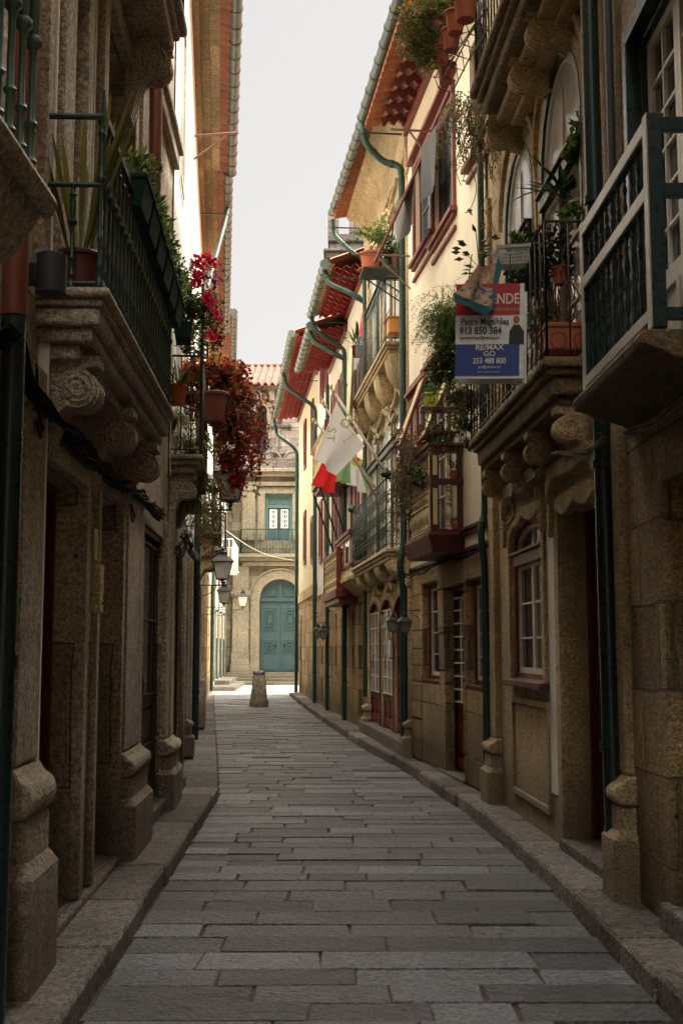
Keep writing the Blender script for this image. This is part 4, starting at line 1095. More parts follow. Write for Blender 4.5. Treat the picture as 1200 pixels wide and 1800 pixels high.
# propped-out striped shutters above the bay
def shutter(pa, pb, s_w, name='shutter', F=F):
    """pa upper hinge (s,d,z); pb lower outer edge"""
    mb = MB(F); n = 7; (sa, da, za), (sb, db, zb_) = pa, pb
    for k in range(n):
        x0 = s_w * k / n; x1 = s_w * (k + 1) / n - .006
        p = [(sa + x0, da, za), (sa + x1, da, za), (sb + x1, db, zb_), (sb + x0, db, zb_)]
        mb.prism([], 'sz', 0, 0) if False else None
        i = [mb.vert(v) for v in p] + [mb.vert((v[0], v[1] + .015, v[2] + .008)) for v in p]
        for q in ((0, 1, 2, 3), (4, 7, 6, 5), (0, 4, 5, 1), (1, 5, 6, 2), (2, 6, 7, 3), (3, 7, 4, 0)): mb.face([i[w] for w in q])
    o = build(mb, name, M['cream_wood'], H3)
    mb = MB(F)
    mb.tube([(sa - .02, da + .01, za), (sb - .02, db + .01, zb_)], .022, 5); mb.tube([(sa + s_w + .01, da + .01, za), (sb + s_w + .01, db + .01, zb_)], .022, 5); mb.tube([(sb - .03, db + .01, zb_), (sb + s_w + .02, db + .01, zb_)], .024, 5)
    build(mb, 'shutter_frame', M['tile_dull'], o)
p = F.px(751, 655, .07); q = F.px(706, 785, .38); shutter((p[0], .07, p[1]), (p[0] + .1, .40, q[1]), .45)
p = F.px(800, 655, .07); shutter((p[0] - .1, .07, F.z(800, 655)), (p[0] - .0, .42, F.px(765, 750, .42)[1]), .45)
# upper window awning shutter
p = F.px(762, 232, .06); q = F.px(690, 410, .75)
shutter((p[0] + .02, .06, p[1]), (p[0] + .30, .70, F.px(690, 410, .70)[1] + .1), .42)
wavy_soffit(F, H3, .02, L + .02, .02, .44, EZ + .06, EZ - .02, 'tile_dull', .035, .14, .40, .13)
tile_edge(F, H3, .0, L, .42, .62, EZ - .02, EZ - .06, 'tile')
mb = MB(F); mb.box(0, L, .02, .08, EZ - .2, EZ - .04); mb.box(0, L, .02, .12, EZ - .04, EZ + .02); build(mb, 'cornice', M['tile_dull'], H3, bevel=.01)

# ---- golden granite hotel
F = FR4; L = F.L; H4 = thing('hotel_building', F.P(L / 2, 0, 0), 'golden granite building with three arched red doors and three flags on its balcony', 'building')
EZ4 = 9.66
drs = [(F.s(721, 1150), F.s(697, 1150, -.05)), (F.s(694, 1150), F.s(673, 1150, -.05)), (F.s(671, 1150), F.s(652, 1150, -.05))]
zt4 = F.z(684, 1047); st_z = .33
D4 = .32; f1 = F.px(677, 962, D4)[1]; u0 = F.px(677, 962, D4)[0]; u1 = F.px(617, 1000, D4)[0]
f2 = F.px(680, 590, D4)[1]; zt2 = F.z(690, 705)
win = []
for xa, xb in ((719, 700), (692, 674), (669, 655)): win.append((F.s(xa, 780), F.s(xb, 780, -.1)))
zw = F.z(683, 700)
ops = [(a, b, st_z, zt4, (b - a) * .3, .2) for a, b in drs] + [(a, b, f1 + .01, zw, (b - a) * .45, .16) for a, b in win] + [(a, b, f2 + .01, f2 + (zw - f1) * .93, (b - a) * .45, .16) for a, b in win]
mb = MB(F); mb.wall(0, L, 0, EZ4, ops); build(mb, 'wall', M['gran_hotel'], H4, fix=False)
body(F, H4, 0, L, 0, EZ4, 'gran_hotel'); roof(F, H4, 0, L, .55, EZ4 + .1)
for i, (a, b) in enumerate(drs):
    door(F, H4, a, b, st_z + .01, zt4, .05, 'red', 'red', 2, (b - a) * .3, .66 if i else .0, 5, 'white_wood', 1 if i else 3)
    surround(F, H4, a, b, st_z, zt4, .07, .012, (b - a) * .3, 'gran_hotel', sill=False, name='door_surround')
mb = MB(F); mb.box(drs[0][0] - .15, drs[-1][1] + .12, -.1, .16, .11, .32); build(mb, 'doorstep', M['kerb'], H4, bevel=.02)
mb = MB(F)
for (a, b) in drs:
    c = (a + b) / 2; w = (b - a) / 2 + .2
    up_ = [(c + w * t / 6, zt4 + .28 + .13 * math.cos(math.pi * t / 6) + .05 * math.cos(math.pi * t / 2)) for t in range(-6, 7)]
    mb.ring(up_, [(x, y - .07) for x, y in up_], -.01, .09, closed=False)
build(mb, 'hood_moulding', M['gran_hotel'], H4, bevel=.01)
for z_top, nm in ((f1, 0), (f2, 1)):
    bl = slab(F, H4, u0, u1, D4, z_top, [(.06, 0), (.05, .03), (.06, .06)], 'gran_hotel', bevel=.012)
    for k in range(4):
        x = u0 + .3 + (u1 - u0 - .6) * k / 3; mb = MB(F)
        pr = [(0, z_top - .17), (D4 - .07, z_top - .17), (D4 - .07, z_top - .22)] + [(D4 * .75 * math.cos(t * .16), z_top - .22 - (.38 if nm else .2) * math.sin(t * .16)) for t in range(1, 10)] + [(0, z_top - (.62 if nm else .42))]
        mb.prism(pr, 'dz', x - .26, x + .26); build(mb, 'corbel', M['gran_hotel'], bl, bevel=.02)
    iron_rail(F, bl, u0 + .03, u1 - .03, D4 - .02, z_top, z_top + (1.0 if not nm else .95), 'green', .17, .007, 'hotel' if not nm else 'bars')
    if not nm:
        mb = MB(F)
        for x in (u0 + .03, u1 - .03): mb.lathe((x, D4 - .02, z_top + 1.0), [(.01, 0), (.05, .01), (.085, .05), (.08, .09), (.03, .13), (.012, .16), (.002, .17)], 12)
        build(mb, 'ball_finial', M['green'], bl, smooth=True)
for (a, b) in win:
    for c, e in ((f1 + .01, zw), (f2 + .01, f2 + (zw - f1) * .93)):
        window(F, H4, a, b, c, e, .04, 'green', 'white_wood', 1, 3, (b - a) * .45, fw=.06, transom=c + (e - c) * .66, glass='pale_pane')
        surround(F, H4, a, b, c, e, .09, .014, (b - a) * .45, 'gran_hotel', sill=False)
mb = MB(F)
for zz in (f2 - .75, EZ4 - 1.0):
    mb = MB(F)
    for (a, b) in win:
        c = (a + b) / 2; w = (b - a) / 2 + .3
        pts_ = [(c + w * t / 8, zz + .16 * math.cos(math.pi * t / 8) + .04 * math.cos(math.pi * t / 2)) for t in range(-8, 9)]
        mb.ring(pts_, [(x, y - .06) for x, y in pts_], -.01, .06, closed=False)
    build(mb, 'serpentine_moulding', M['gran_hotel'], H4, bevel=.01)
for a, b in ((.0, .22), (L - .25, L - .02)): pilaster(F, H4, a, b, .05, .1, EZ4 - .8, 'gran_hotel', ph=.5)
# deep coved cornice
pr = [(0, EZ4 - .85), (.05, EZ4 - .85), (.07, EZ4 - .75)] + [(.07 + .24 * (1 - math.cos(t * .26)), EZ4 - .7 + .58 * math.sin(t * .26)) for t in range(7)] + [(.40, EZ4 - .10), (.40, EZ4 - .02), (0, EZ4 - .02)]
mb = MB(F); mb.prism(pr, 'dz', .0, L - .02); build(mb, 'cornice', M['gran_hotel'], H4, bevel=.012)
tile_edge(F, H4, 0, L, .38, .60, EZ4 - .0, EZ4 - .04, 'tile')
gz = 9.27
gutter(FR4, H4, -.0, L + .1, .65, gz + .05, gz + .47); gutter(FR3, H3, .0, FR3.L - .02, .68, gz + .02, gz)
ps = .12
downpipe(F, H4, [(.15, .65, gz - .0), (.15, .63, gz - .3), (.22, .36, gz - .55), (ps, .09, gz - .65), (ps, .09, F.z(722, 955)), (ps - .05, .16, F.z(722, 990)), (ps, .10, F.z(722, 1030)), (ps, .10, .16)], .05, 'pipe')
downpipe(F, H4, [(L + .05, .65, gz + .3), (L + .05, .63, gz - .0), (L - .15, .3, gz - .4), (L - .15, .08, gz - .5), (L - .15, .08, .75)], .04, 'pipe')

# ---- the run of houses beyond
def far_house(F, name_lbl, wallmat, zsplit, EZh, wins, gwins, gz0, over, pipe_s=None, band=None, soff=True):
    L = F.L; H = thing('town_house', F.P(L / 2, 0, 0), name_lbl, 'house')
    mb = MB(F); mb.wall(0, L, 0, zsplit, [(a, b, c, e, 0, .2) for a, b, c, e in gwins]); build(mb, 'ground_floor_wall', M['gran_far'], H, fix=False)
    mb = MB(F); mb.wall(0, L, zsplit, EZh + .05, [(a, b, c, e, 0, .12) for a, b, c, e in wins], d=.02); build(mb, 'wall', M[wallmat], H, fix=False)
    body(F, H, 0, L, 0, EZh, wallmat); roof(F, H, 0, L, over - .1, EZh + .08, rise=1.6)
    for (a, b, c, e) in wins:
        window(F, H, a, b, c, e, .01, 'red', 'white_wood', 1, 3, 0, fw=.09, leaves=2)
        mb = MB(F); mb.ring(arch(a - .1, b + .1, c - .08, e + .08), arch(a, b, c, e), .02, .075); build(mb, 'window_surround', M['red'], H, bevel=.004)
    for (a, b, c, e) in gwins:
        if c < .4: door(F, H, a, b, c, e, .18, 'red_dk', 'red_dk', 1, 0, .3, 3)
        else: window(F, H, a, b, c, e, .14, 'red', 'white_wood', 1, 3, 0, fw=.06)
    if band: mb = MB(F); mb.box(0, L, .015, .05, zsplit - .02, zsplit + .3); build(mb, 'stone_band', M[band], H, bevel=.006)
    if soff:
        wavy_soffit(F, H, 0, L, .02, over - .16, EZh + .12, EZh - .02, 'tile_red', .035, .17, .3, .09)
        mb = MB(F); mb.box(0, L, .02, .09, EZh - .12, EZh + .04); build(mb, 'cornice', M['red'], H, bevel=.01)
        tile_edge(F, H, 0, L, over - .18, over - .04, EZh - .0, EZh - .03, 'soffit')
    gutter(F, H, 0, L, over, gz0, gz0, r=.085)
    return H
E5 = FR5.px(570, 480, .76)[1]
F = FR5; L = F.L
zs5 = F.z(615, 1045)
H5 = far_house(F, 'white house with deep red tiled eaves just beyond the flagged building', 'white', zs5, E5, [(.5, 1.15, zs5 + .75, zs5 + 2.3), (1.7, 2.35, zs5 + .75, zs5 + 2.3), (.5, 1.15, zs5 + 3.1, zs5 + 4.3), (1.7, 2.35, zs5 + 3.1, zs5 + 4.3)], [(.9, 1.7, .3, 2.5), (2.3, 2.8, 1.1, 2.3)], E5 - .02, .8)
downpipe(F, H5, [(.15, .8, E5 - .1), (.1, .72, E5 - .35), (-.1, .3, E5 - .6), (-.1, .08, E5 - .75)], .05, 'pipe')
downpipe(F, H5, [(L - .1, .8, E5 - .1), (L - .05, .76, E5 - .3), (L, .3, E5 - .65), (L, .09, E5 - .75), (L, .09, .13)], .05, 'pipe')
# corbelled oriel
a, b = F.px(617, 990, .3)[0], F.px(594, 990, .3)[0]; z0_, z1_ = F.px(610, 1015, .3)[1], F.px(610, 945, .3)[1]
mb = MB(F); mb.box(a, b, 0, .3, z0_, z1_); ori = build(mb, 'oriel_window', M['yellow'], H5, bevel=.01)
mb = MB(F)
for k in range(3):
    x = a + (b - a) * k / 2; mb.box(max(a - .01, x - .05), min(b + .01, x + .05), .3, .315, z0_ + .2, z1_)
for z in (z0_ + .17, z1_ - .04): mb.box(a - .03, b + .03, .0, .33, z, z + .06)
mb.box(a - .06, b + .06, 0, .36, z1_ + .02, z1_ + .09); build(mb, 'timber_frame', M['red'], ori, bevel=.005)
mb = MB(F)
for k in range(2): mb = MB(F); x = a + (b - a) * (k + .5) / 2; mb.box(x - (b - a) * .14, x + (b - a) * .14, .298, .306, z0_ + .27, z1_ - .1); build(mb, 'pane', M['glass'], ori)
mb = MB(F); mb.box(a - .006, a, .08, .24, z0_ + .27, z1_ - .1); build(mb, 'pane', M['glass'], ori)
mb = MB(F); mb.taper([(a + .15, 0), (b - .15, 0), (b - .15, .06), (a + .15, .06)], 'sd', z0_ - .32, z0_ - .08, [(a - .03, 0), (b + .03, 0), (b + .03, .33), (a - .03, .33)]); mb.box(a - .04, b + .04, 0, .35, z0_ - .08, z0_ - .002); build(mb, 'stone_base', M['gran_hotel'], ori, bevel=.01)

F = FR6; L = F.L; E6 = F.px(537, 606, .8)[1]; zs6 = F.z(587, 1052)
H6 = far_house(F, 'narrow white house with red framed openings and low red lattice balcony', 'white', zs6, E6, [(.45, 1.0, zs6 + .3, zs6 + 2.5), (1.45, 2.0, zs6 + .3, zs6 + 2.5), (2.45, 3.0, zs6 + .3, zs6 + 2.5), (.5, 1.1, zs6 + 3.3, zs6 + 4.8), (1.6, 2.2, zs6 + 3.3, zs6 + 4.8), (2.7, 3.3, zs6 + 3.3, zs6 + 4.8)], [(.8, 1.5, .2, 2.3), (2.5, 2.95, 1.0, 2.4)], E6 - .02, .82)
downpipe(F, H6, [(.15, .82, E6 - .1), (.1, .74, E6 - .35), (-.05, .3, E6 - .62), (-.05, .12, E6 - .72)], .05, 'pipe')
downpipe(F, H6, [(L - .05, .09, E6 - .4), (L - .05, .09, .13)], .05, 'pipe')
def red_balcony(F, H, xa, xb, D, z0_, zm_, z1_, brace=0.0):
    a, b = xa, xb; mb = MB(F); mb.box(a - .03, b + .03, 0, D + .03, z0_ - .16, z0_); mb.box(a + .03, b - .03, 0, D - .04, z0_ - .26, z0_ - .161)
    bl = build(mb, 'bay_balcony', M['red'], H, bevel=.01); mb = MB(F)
    for z in (zm_, z1_):
        mb.box(a + .08, b - .08, D - .07, D, z - .05, z + .03); mb.box(a, a + .08, .02, D - .08, z - .05, z + .03); mb.box(b - .08, b, .02, D - .08, z - .05, z + .03)
    for x in (a, b - .08): mb.box(x, x + .08, D - .08, D + .01, z0_, z1_ + .06); mb.box(x, x + .08, .0, .06, z0_, z1_ + .06)
    build(mb, 'railing', M['red'], bl, bevel=.006)
    n = max(3, int((b - a) / .2)); baluster_row(F, bl, a + .18, b - .18, D - .035, z0_ + .01, zm_ - .05, n, BULB, .05, 'cream_wood', n=7)
    baluster_row(F, bl, a + .18, b - .18, D - .035, zm_ + .03, z1_ - .05, n, BULB, .045, 'cream_wood', n=7)
    baluster(F, bl, a + .04, D * .5, z0_ + .01, zm_ - .05, BULB, .05, 'cream_wood', n=7); baluster(F, bl, a + .04, D * .5, zm_ + .03, z1_ - .05, BULB, .045, 'cream_wood', n=7)
    if brace:
        mb = MB(F)
        for k in range(3): x = a + .1 + (b - a - .2) * k / 2; mb.tube([(x, D - .02, z0_ - .25), (x, .03, z0_ - brace)], .02, 5)
        build(mb, 'brace', M['iron'], bl)
    return bl
dB = .42; a = F.px(592, 1040, dB)[0]; b = F.px(569, 1030, dB)[0]
red_balcony(F, H6, a, b, dB, F.px(592, 1035, dB)[1], F.px(592, 990, dB)[1], F.px(592, 966, dB)[1])

F = FR7; L = F.L; E7 = F.px(511, 592, 1.0)[1] + .1; zs7 = F.z(560, 1048)
H7 = far_house(F, 'tall pale house with slatted upper gallery on dark slanting braces', 'white', zs7, E7, [(.5, 1.1, zs7 + .9, zs7 + 2.4), (2.2, 2.8, zs7 + .9, zs7 + 2.4), (.5, 1.1, zs7 + 5.2, zs7 + 6.6), (1.9, 2.5, zs7 + 5.2, zs7 + 6.6)], [(2.2, 2.9, .2, 2.2)], E7 - .02, .98)
downpipe(F, H7, [(L - .1, 1.0, E7 - .1), (L - .1, .9, E7 - .5), (L - .2, .2, E7 - 1.0), (L - .05, .09, E7 - 1.1), (L - .05, .09, .13)], .055, 'pipe')
dB = .62; a = F.px(571, 825, dB)[0]; z0_ = F.px(571, 815, dB)[1]
red_balcony(F, H7, a, min(a + 3.2, L), dB, z0_, F.px(571, 775, dB)[1], F.px(571, 742, dB)[1], 1.9)

F = FR8; L = F.L; E8 = F.px(489, 716, .85)[1] + .05; zs8 = F.z(540, 1052)
H8 = far_house(F, 'yellow plaster corner house at the far end of the right hand row', 'yellow', zs8, E8, [(1.3, 1.9, F.z(557, 980), F.z(557, 905)), (4.4, 5.0, F.z(537, 990), F.z(537, 905)), (1.3, 1.9, E8 - 2.2, E8 - .8), (4.4, 5.0, E8 - 2.2, E8 - .8)], [(6.6, 7.3, .2, 2.7)], E8 - .02, .9, band='gran_hotel')
downpipe(F, H8, [(L - .1, .9, E8 - .1), (L - .05, .8, E8 - .6), (L - .25, .3, E8 - 1.0), (L - .1, .1, E8 - 1.2), (L - .1, .1, .13)], .06, 'pipe')
# ================================================================ left side
FL1 = Facade(-1.62, -12, -1.47, 5.2, -1); FL2 = Facade(-1.47, 5.2, -1.70, 11.6, -1); FL3a = Facade(-1.70, 11.6, -1.88, 13.8, -1)
FL3 = Facade(-1.88, 13.8, -2.62, 21, -1); FL4 = Facade(-2.62, 21, -3.7, 32, -1); FL5 = Facade(-3.7, 32, -4.9, 45, -1)
# ---- nearest house
F = FL1; L = F.L; K1 = thing('stone_house', F.P(L / 2, 0, 0), 'dressed stone house nearest on the left with thick balusters on its upper balcony', 'house')
mb = MB(F); mb.wall(0, L, 0, 18, [(L - 2.6, L - 1.4, .2, 2.6, 0, .3), (L - 2.3, L - 1.2, 3.3, 5.9, 0, .25)]); build(mb, 'wall', M['gran_left'], K1, fix=False)
body(F, K1, 0, L, 0, 18, 'gran_left'); roof(F, K1, 0, L, .8, 18)  # height and eaves out of view, enlarged to keep light off the lane
door(F, K1, L - 2.6, L - 1.4, .2, 2.6, .25, 'brown_wood', 'brown_wood', 2)
window(F, K1, L - 2.3, L - 1.2, 3.3, 5.9, .2, 'brown_wood', 'brown_wood', 2, 4)
D = .36; p = F.px(82, 345, D); s1 = p[0]; zt = p[1]
mb = MB(F); prof = [(-.1, zt), (D + .03, zt), (D + .05, zt - .04), (D + .03, zt - .08), (D, zt - .10), (D - .01, F.px(90, 388, D)[1]), (D - .1, zt - .22), (D - .2, zt - .3), (.06, zt - .38), (0, zt - .44), (-.1, zt - .44)]
mb.prism(prof, 'dz', s1 - 1.9, s1); bl = build(mb, 'balcony', M['gran_left_plain'], K1, bevel=.015)
baluster_row(F, bl, s1 - 1.6, s1 - .06, D - .05, zt, zt + .92, 12, CAST, .034, 'green_old', n=12)
mb = MB(F); mb.box(s1 - 1.9, s1 + .0, D - .085, D - .02, zt + .93, zt + .98); mb.box(s1 - 1.9, s1, D - .08, D - .03, zt + .001, zt + .02); mb.box(s1 - .05, s1 - .005, 0, D - .085, zt + .935, zt + .975); build(mb, 'railing', M['green_old'], bl, bevel=.006)
pxs = F.s(12, 900, .08)
mb = MB(F); downpipe(F, K1, [(pxs, .085, 14.8), (pxs, .085, F.px(12, 545, .08)[1])], .055, 'rust_pipe'); downpipe(F, K1, [(pxs, .085, F.px(12, 546, .08)[1] - .002), (pxs, .085, .1)], .052, 'pipe_dk')

# ---- second house with planter balcony
F = FL2; L = F.L; K2 = thing('stone_house', F.P(L / 2, 0, 0), 'dark stone house on the left carrying the long green planter balcony on scroll brackets', 'house')
d1 = (F.s(60, 1100), F.s(140, 1100), .17, F.z(138, 850)); d2 = (F.s(166, 1100), F.s(207, 1100), .17, F.z(207, 885))
d3 = (F.s(252, 1100), F.s(277, 1100, -.12), .24, F.z(262, 925)); d4 = (F.s(284, 1100), F.s(299, 1100, -.12), .24, F.z(290, 945))
D = .34; p = F.px(184, 545, D); q = F.px(306, 712, D); n0, n1 = p[0], q[0]; fz = p[1] + .12
zw = F.z(228, 138); w0, w1 = F.s(192, 300), F.s(228, 300)
z2 = F.px(325, 30, .45)[1]; m0, m1 = F.px(252, 30, .4)[0], F.px(326, 30, .4)[0]
xw = F.s(100, 300); 
wins = [(w0 - .35, w1, fz + .02, zw), (w0 - 1.95, w0 - 1.05, fz + .02, zw + .1)]
mb = MB(F); mb.wall(0, L, 0, fz - .12, [(*d1, 0, .24), (*d2, 0, .24), (*d3, 0, .15), (*d4, 0, .15)]); build(mb, 'ground_floor_wall', M['gran_left'], K2, fix=False)
mb = MB(F); mb.wall(0, L, fz - .12, 13, [(*w_, 0, .3) for w_ in wins]); build(mb, 'wall', M['gran_left'], K2, fix=False)
body(F, K2, 0, L, 0, 13, 'gran_left'); roof(F, K2, 0, L, .6, 13)
door(F, K2, d1[0], d1[1], d1[2], d1[3], .22, 'red_dk', 'red_dk', 1); door(F, K2, d2[0], d2[1], d2[2], d2[3], .22, 'brown_wood', 'brown_wood', 1)
door(F, K2, *d3, .1, 'brown_wood', 'brown_wood', 1, 0, .6, 2, 'brown_wood'); door(F, K2, *d4, .1, 'brown_wood', 'brown_wood', 1, 0, .6, 2, 'brown_wood')
for w_ in wins: window(F, K2, *w_, dep=.26, fm='brown_wood', sm='white_wood', cols=1, rows=4); surround(F, K2, *w_, w=.16, proud=.045, mat='gran_left_plain', sill=False)
for d_ in (d1, d2): surround(F, K2, *d_, w=.10, proud=.035, mat='gran_left_plain', sill=False, name='door_surround')
mb = MB(F); mb.box(d3[0] - .08, d4[1] + .1, -.1, .07, .06, .23); build(mb, 'doorstep', M['kerb'], K2, bevel=.015)
mb = MB(F); mb.box(.1, d2[1] + .1, -.2, .05, .05, .165); build(mb, 'base_stone', M['kerb'], K2, bevel=.02)
pilaster(F, K2, .12, F.s(50, 1300), .05, .1, fz - .4, 'gran_left_plain', ph=.92)
a, b = F.s(211, 1100), F.s(240, 1100); pilaster(F, K2, a, b, .05, .1, fz - .55, 'gran_left_plain', ph=.72)
a, b = F.s(303, 1100), L - .02; pilaster(F, K2, min(a, L - .3), b, .05, .1, fz - .55, 'gran_left_plain', ph=.62)
mb = MB(F); a = F.s(57, 1000); mb.box(a - .012, a + .012, -.01, .055, .95, 12.9); b = F.s(165, 200); mb.box(b - .01, b + .01, -.01, .006, fz, 12.9); build(mb, 'mortar_joint', M['strip'], K2)
for xx in (108, 246): a = F.s(xx, 250); mb = MB(F); mb.box(a - .14, a + .14, -.01, .045, fz, 12.9); build(mb, 'pilaster', M['gran_left_plain'], K2, bevel=.012)
mb = MB(F); mb.box(.0, L, -.01, .07, fz + 3.05, fz + 3.2); mb.box(.0, L, -.01, .11, fz + 3.2, fz + 3.27)
build(mb, 'string_course', M['gran_left_plain'], K2, bevel=.01)
# sagging drip moulding above the openings
za = F.z(78, 820)
for x0, x1 in ((d1[0] - .2, d1[1] + .12), (d2[0] - .12, d2[1] + .4)):
    mb = MB(F); mb.box(x0, x1, -.01, .05, za + .20, za + .26); build(mb, 'drip_moulding', M['gran_left_plain'], K2, bevel=.01)
mb = MB(F); mb.box(.02, .3, -.01, .05, za + .201, za + .259)
build(mb, 'drip_moulding', M['gran_left_plain'], K2, bevel=.01)
for xx, yy in ((115, 798), (190, 850)):
    s_, z_ = F.px(xx, yy, .03); mb = MB(F); mb.box(s_ - .035, s_ + .035, -.01, .03, z_ - .05, z_ + .05); build(mb, 'number_plate', M['gran_left_plain'], K2, bevel=.015)
bl = slab(F, K2, n0, n1, D + .02, fz, [(.05, .0), (.04, .03), (.09, .05), (.07, .09)], 'gran_left_plain', bevel=.02)
mb = MB(F); mb.box(n0 + .14, n1 - .14, 0, D - .14, fz - .33, fz - .252); build(mb, 'bed_moulding', M['gran_left_plain'], bl, bevel=.02)
for t in (.06, .5, .92): scroll_corbel(F, bl, n0 + .12 + (n1 - n0 - .3) * t, .2, D - .06, .5, fz - .30, 'gran_left_plain')
zr = F.px(199, 221, D)[1]
zr = max(fz + .85, min(zr, fz + 1.05))
mb = MB(F); mb.box(n0 + .02, n1 - .02, D - .06, D - .01, zr - .02, zr + .02); mb.box(n0 + .02, n1 - .02, D - .055, D - .015, fz + .01, fz + .04)
mb.tube([(n0 + .03, 0, zr), (n0 + .03, D - .03, zr)], .016, 8); mb.tube([(n0 + .03, 0, fz + .52), (n0 + .03, D - .03, fz + .52)], .013, 8); mb.tube([(n0 + .03, 0, fz + .02), (n0 + .03, D - .03, fz + .02)], .013, 8)
mb.tube([(n0 + .03, D - .03, zr), (n0 + .03, D - .03, zr + .14)], .012, 8, rr=[.014, .004])
build(mb, 'railing', M['green'], bl, smooth=40)
baluster_row(F, bl, n0 + .03, n1 - .06, D - .035, fz, zr, 24, CAST, .024, 'green')
baluster(F, bl, n0 + .03, D * .5, fz, fz + .52, CAST, .022, 'green')
# second-floor balcony above
bl = slab(F, K2, m0, m1, .42, z2 + .2, [(.08, 0), (.06, .05), (.1, .09)], 'gran_left_plain', bevel=.02, name='upper_balcony')
scroll_corbel(F, bl, m0 + .2, .22, .32, .6, z2 - .04, 'gran_left_plain'); scroll_corbel(F, bl, m1 - .2, .22, .32, .6, z2 - .04, 'gran_left_plain')
iron_rail(F, bl, m0, m1, .38, z2 + .2, z2 + 1.2, 'green', .12)
a = F.s(271, 250, .08); downpipe(F, K2, [(a, .09, 12.9), (a, .09, F.px(271, 470, .09)[1])], .055, 'rust_pipe')

# ---- narrow bay next to it and the long eaves house
def left_upper(F, H, z0, z1, wins, mat, s0=0.0):
    mb = MB(F); mb.wall(s0, F.L, z0, z1, [(a, b, c, e, 0, .14) for a, b, c, e in wins], d=.015); build(mb, 'wall', M[mat], H, fix=False)
    for (a, b, c, e) in wins:
        window(F, H, a, b, c, e, .03, 'white_wood', 'white_wood', 1, 4, 0, fw=.06)
        mb = MB(F); mb.ring(arch(a - .1, b + .1, c - .06, e + .08), arch(a, b, c, e), .015, .024); build(mb, 'window_surround', M['white'], H, bevel=.003)
F = FL3a; K3 = thing('narrow_house', F.P(F.L / 2, 0, 0), 'narrow white upper storied house on the left holding the balcony of spider plants', 'house')
zs = 3.3; ZE = 10.3
g3 = (F.s(311, 1100), F.s(322, 1100, -.1), .2, 2.6)
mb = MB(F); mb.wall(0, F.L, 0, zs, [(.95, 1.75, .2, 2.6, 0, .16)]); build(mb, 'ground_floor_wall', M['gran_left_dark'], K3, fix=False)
left_upper(F, K3, zs, 10.6, [(.9, 1.6, 3.6, 5.6), (.9, 1.6, 6.7, 8.6)], 'white'); body(F, K3, 0, F.L, 0, 10.6, 'white'); roof(F, K3, 0, F.L, .7, 10.7)
door(F, K3, .95, 1.75, .21, 2.6, .12, 'dkgreen', 'dkgreen', 1, 0, .3)
pilaster(F, K3, .25, .75, .05, .08, 3.0, 'gran_left_plain', ph=.62)
D = .34; fzb = 3.52; a0 = .1; a1 = 1.9
bl = slab(F, K3, a0, a1, D, fzb, [(.05, 0), (.05, .04), (.08, .09)], 'gran_left_plain', bevel=.02)
scroll_corbel(F, bl, a0 + .25, .18, .26, .4, fzb - .18, 'gran_left_plain'); scroll_corbel(F, bl, a1 - .25, .18, .26, .4, fzb - .18, 'gran_left_plain')
iron_rail(F, bl, a0 + .03, a1 - .03, D - .03, fzb, fzb + 1.0, 'iron', .1, .007)
mb = MB(F); mb.tube([(a0 + .03, D - .03, fzb), (a0 + .03, D - .03, fzb + 1.75)], .016, 6); build(mb, 'balcony_post', M['iron'], bl); mb = MB(F); mb.tube([(a1 - .03, D - .03, fzb), (a1 - .03, D - .03, fzb + 1.6)], .016, 6); build(mb, 'balcony_post', M['iron'], bl)

F = FL3; L = F.L; K4 = thing('eaves_house', F.P(L / 2, 0, 0), 'long house on the left with broad tan eaves zinc gutter and dark ground floor', 'house')
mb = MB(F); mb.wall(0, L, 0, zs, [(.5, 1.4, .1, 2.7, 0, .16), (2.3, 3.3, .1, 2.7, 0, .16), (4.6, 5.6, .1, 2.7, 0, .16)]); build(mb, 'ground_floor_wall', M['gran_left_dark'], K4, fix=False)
left_upper(F, K4, zs, ZE, [(.6, 1.3, 3.6, 5.6), (4.0, 4.7, 3.6, 5.6), (2.0, 2.7, 6.9, 8.6), (5.6, 6.2, 6.9, 8.6)], 'white')
body(F, K4, 0, L, 0, ZE, 'white'); roof(F, K4, 0, L, .56, ZE + .15)
for a in (.5, 2.3, 4.6): door(F, K4, a, a + .95, .12, 2.65, .1, 'dkgreen', 'dkgreen', 1, 0, .4, 3, 'dkgreen')
for a in (1.7, 3.7, 6.2): pilaster(F, K4, a, a + .28, .04, .05, 3.1, 'gran_left_plain', plinth=(a == 3.7), ph=.5)
mb = MB(F); mb.box(-.0, L + .0, .02, .40, ZE + .0, ZE + .06); mb.box(0, L, .02, .1, ZE - .16, ZE); build(mb, 'soffit', M['soffit'], K4)
tile_edge(F, K4, 0, L, .39, .54, ZE + .02, ZE - .02, 'tile_left'); gutter(F, K4, -.2, L, .61, ZE - .02, ZE - .02, r=.085)
a = F.s(340, 1100, .1)
downpipe(F, K4, [(L - .25, .09, 6.5), (L - .25, .09, .05)], .06, 'pipe_dk')
mb = MB(F); mb.tube([(3.7, 0, 9.0), (3.7, .5, 9.4)], .02, 5); mb.tube([(3.7, 0, 9.38), (3.7, .68, 9.46)], .024, 5); build(mb, 'drying_bracket', M['wood_pole'], K4)
F = FL4; L = F.L; K5 = thing('eaves_house', F.P(L / 2, 0, 0), 'tall cream walled house midway down the left with a zinc pipe bent under its eaves', 'house')
mb = MB(F); mb.wall(0, L, 0, zs + .3, [(1, 2, .1, 2.6, 0, .16), (4, 5, .1, 2.6, 0, .16), (7, 8, .1, 2.6, 0, .16)]); build(mb, 'ground_floor_wall', M['gran_far'], K5, fix=False)
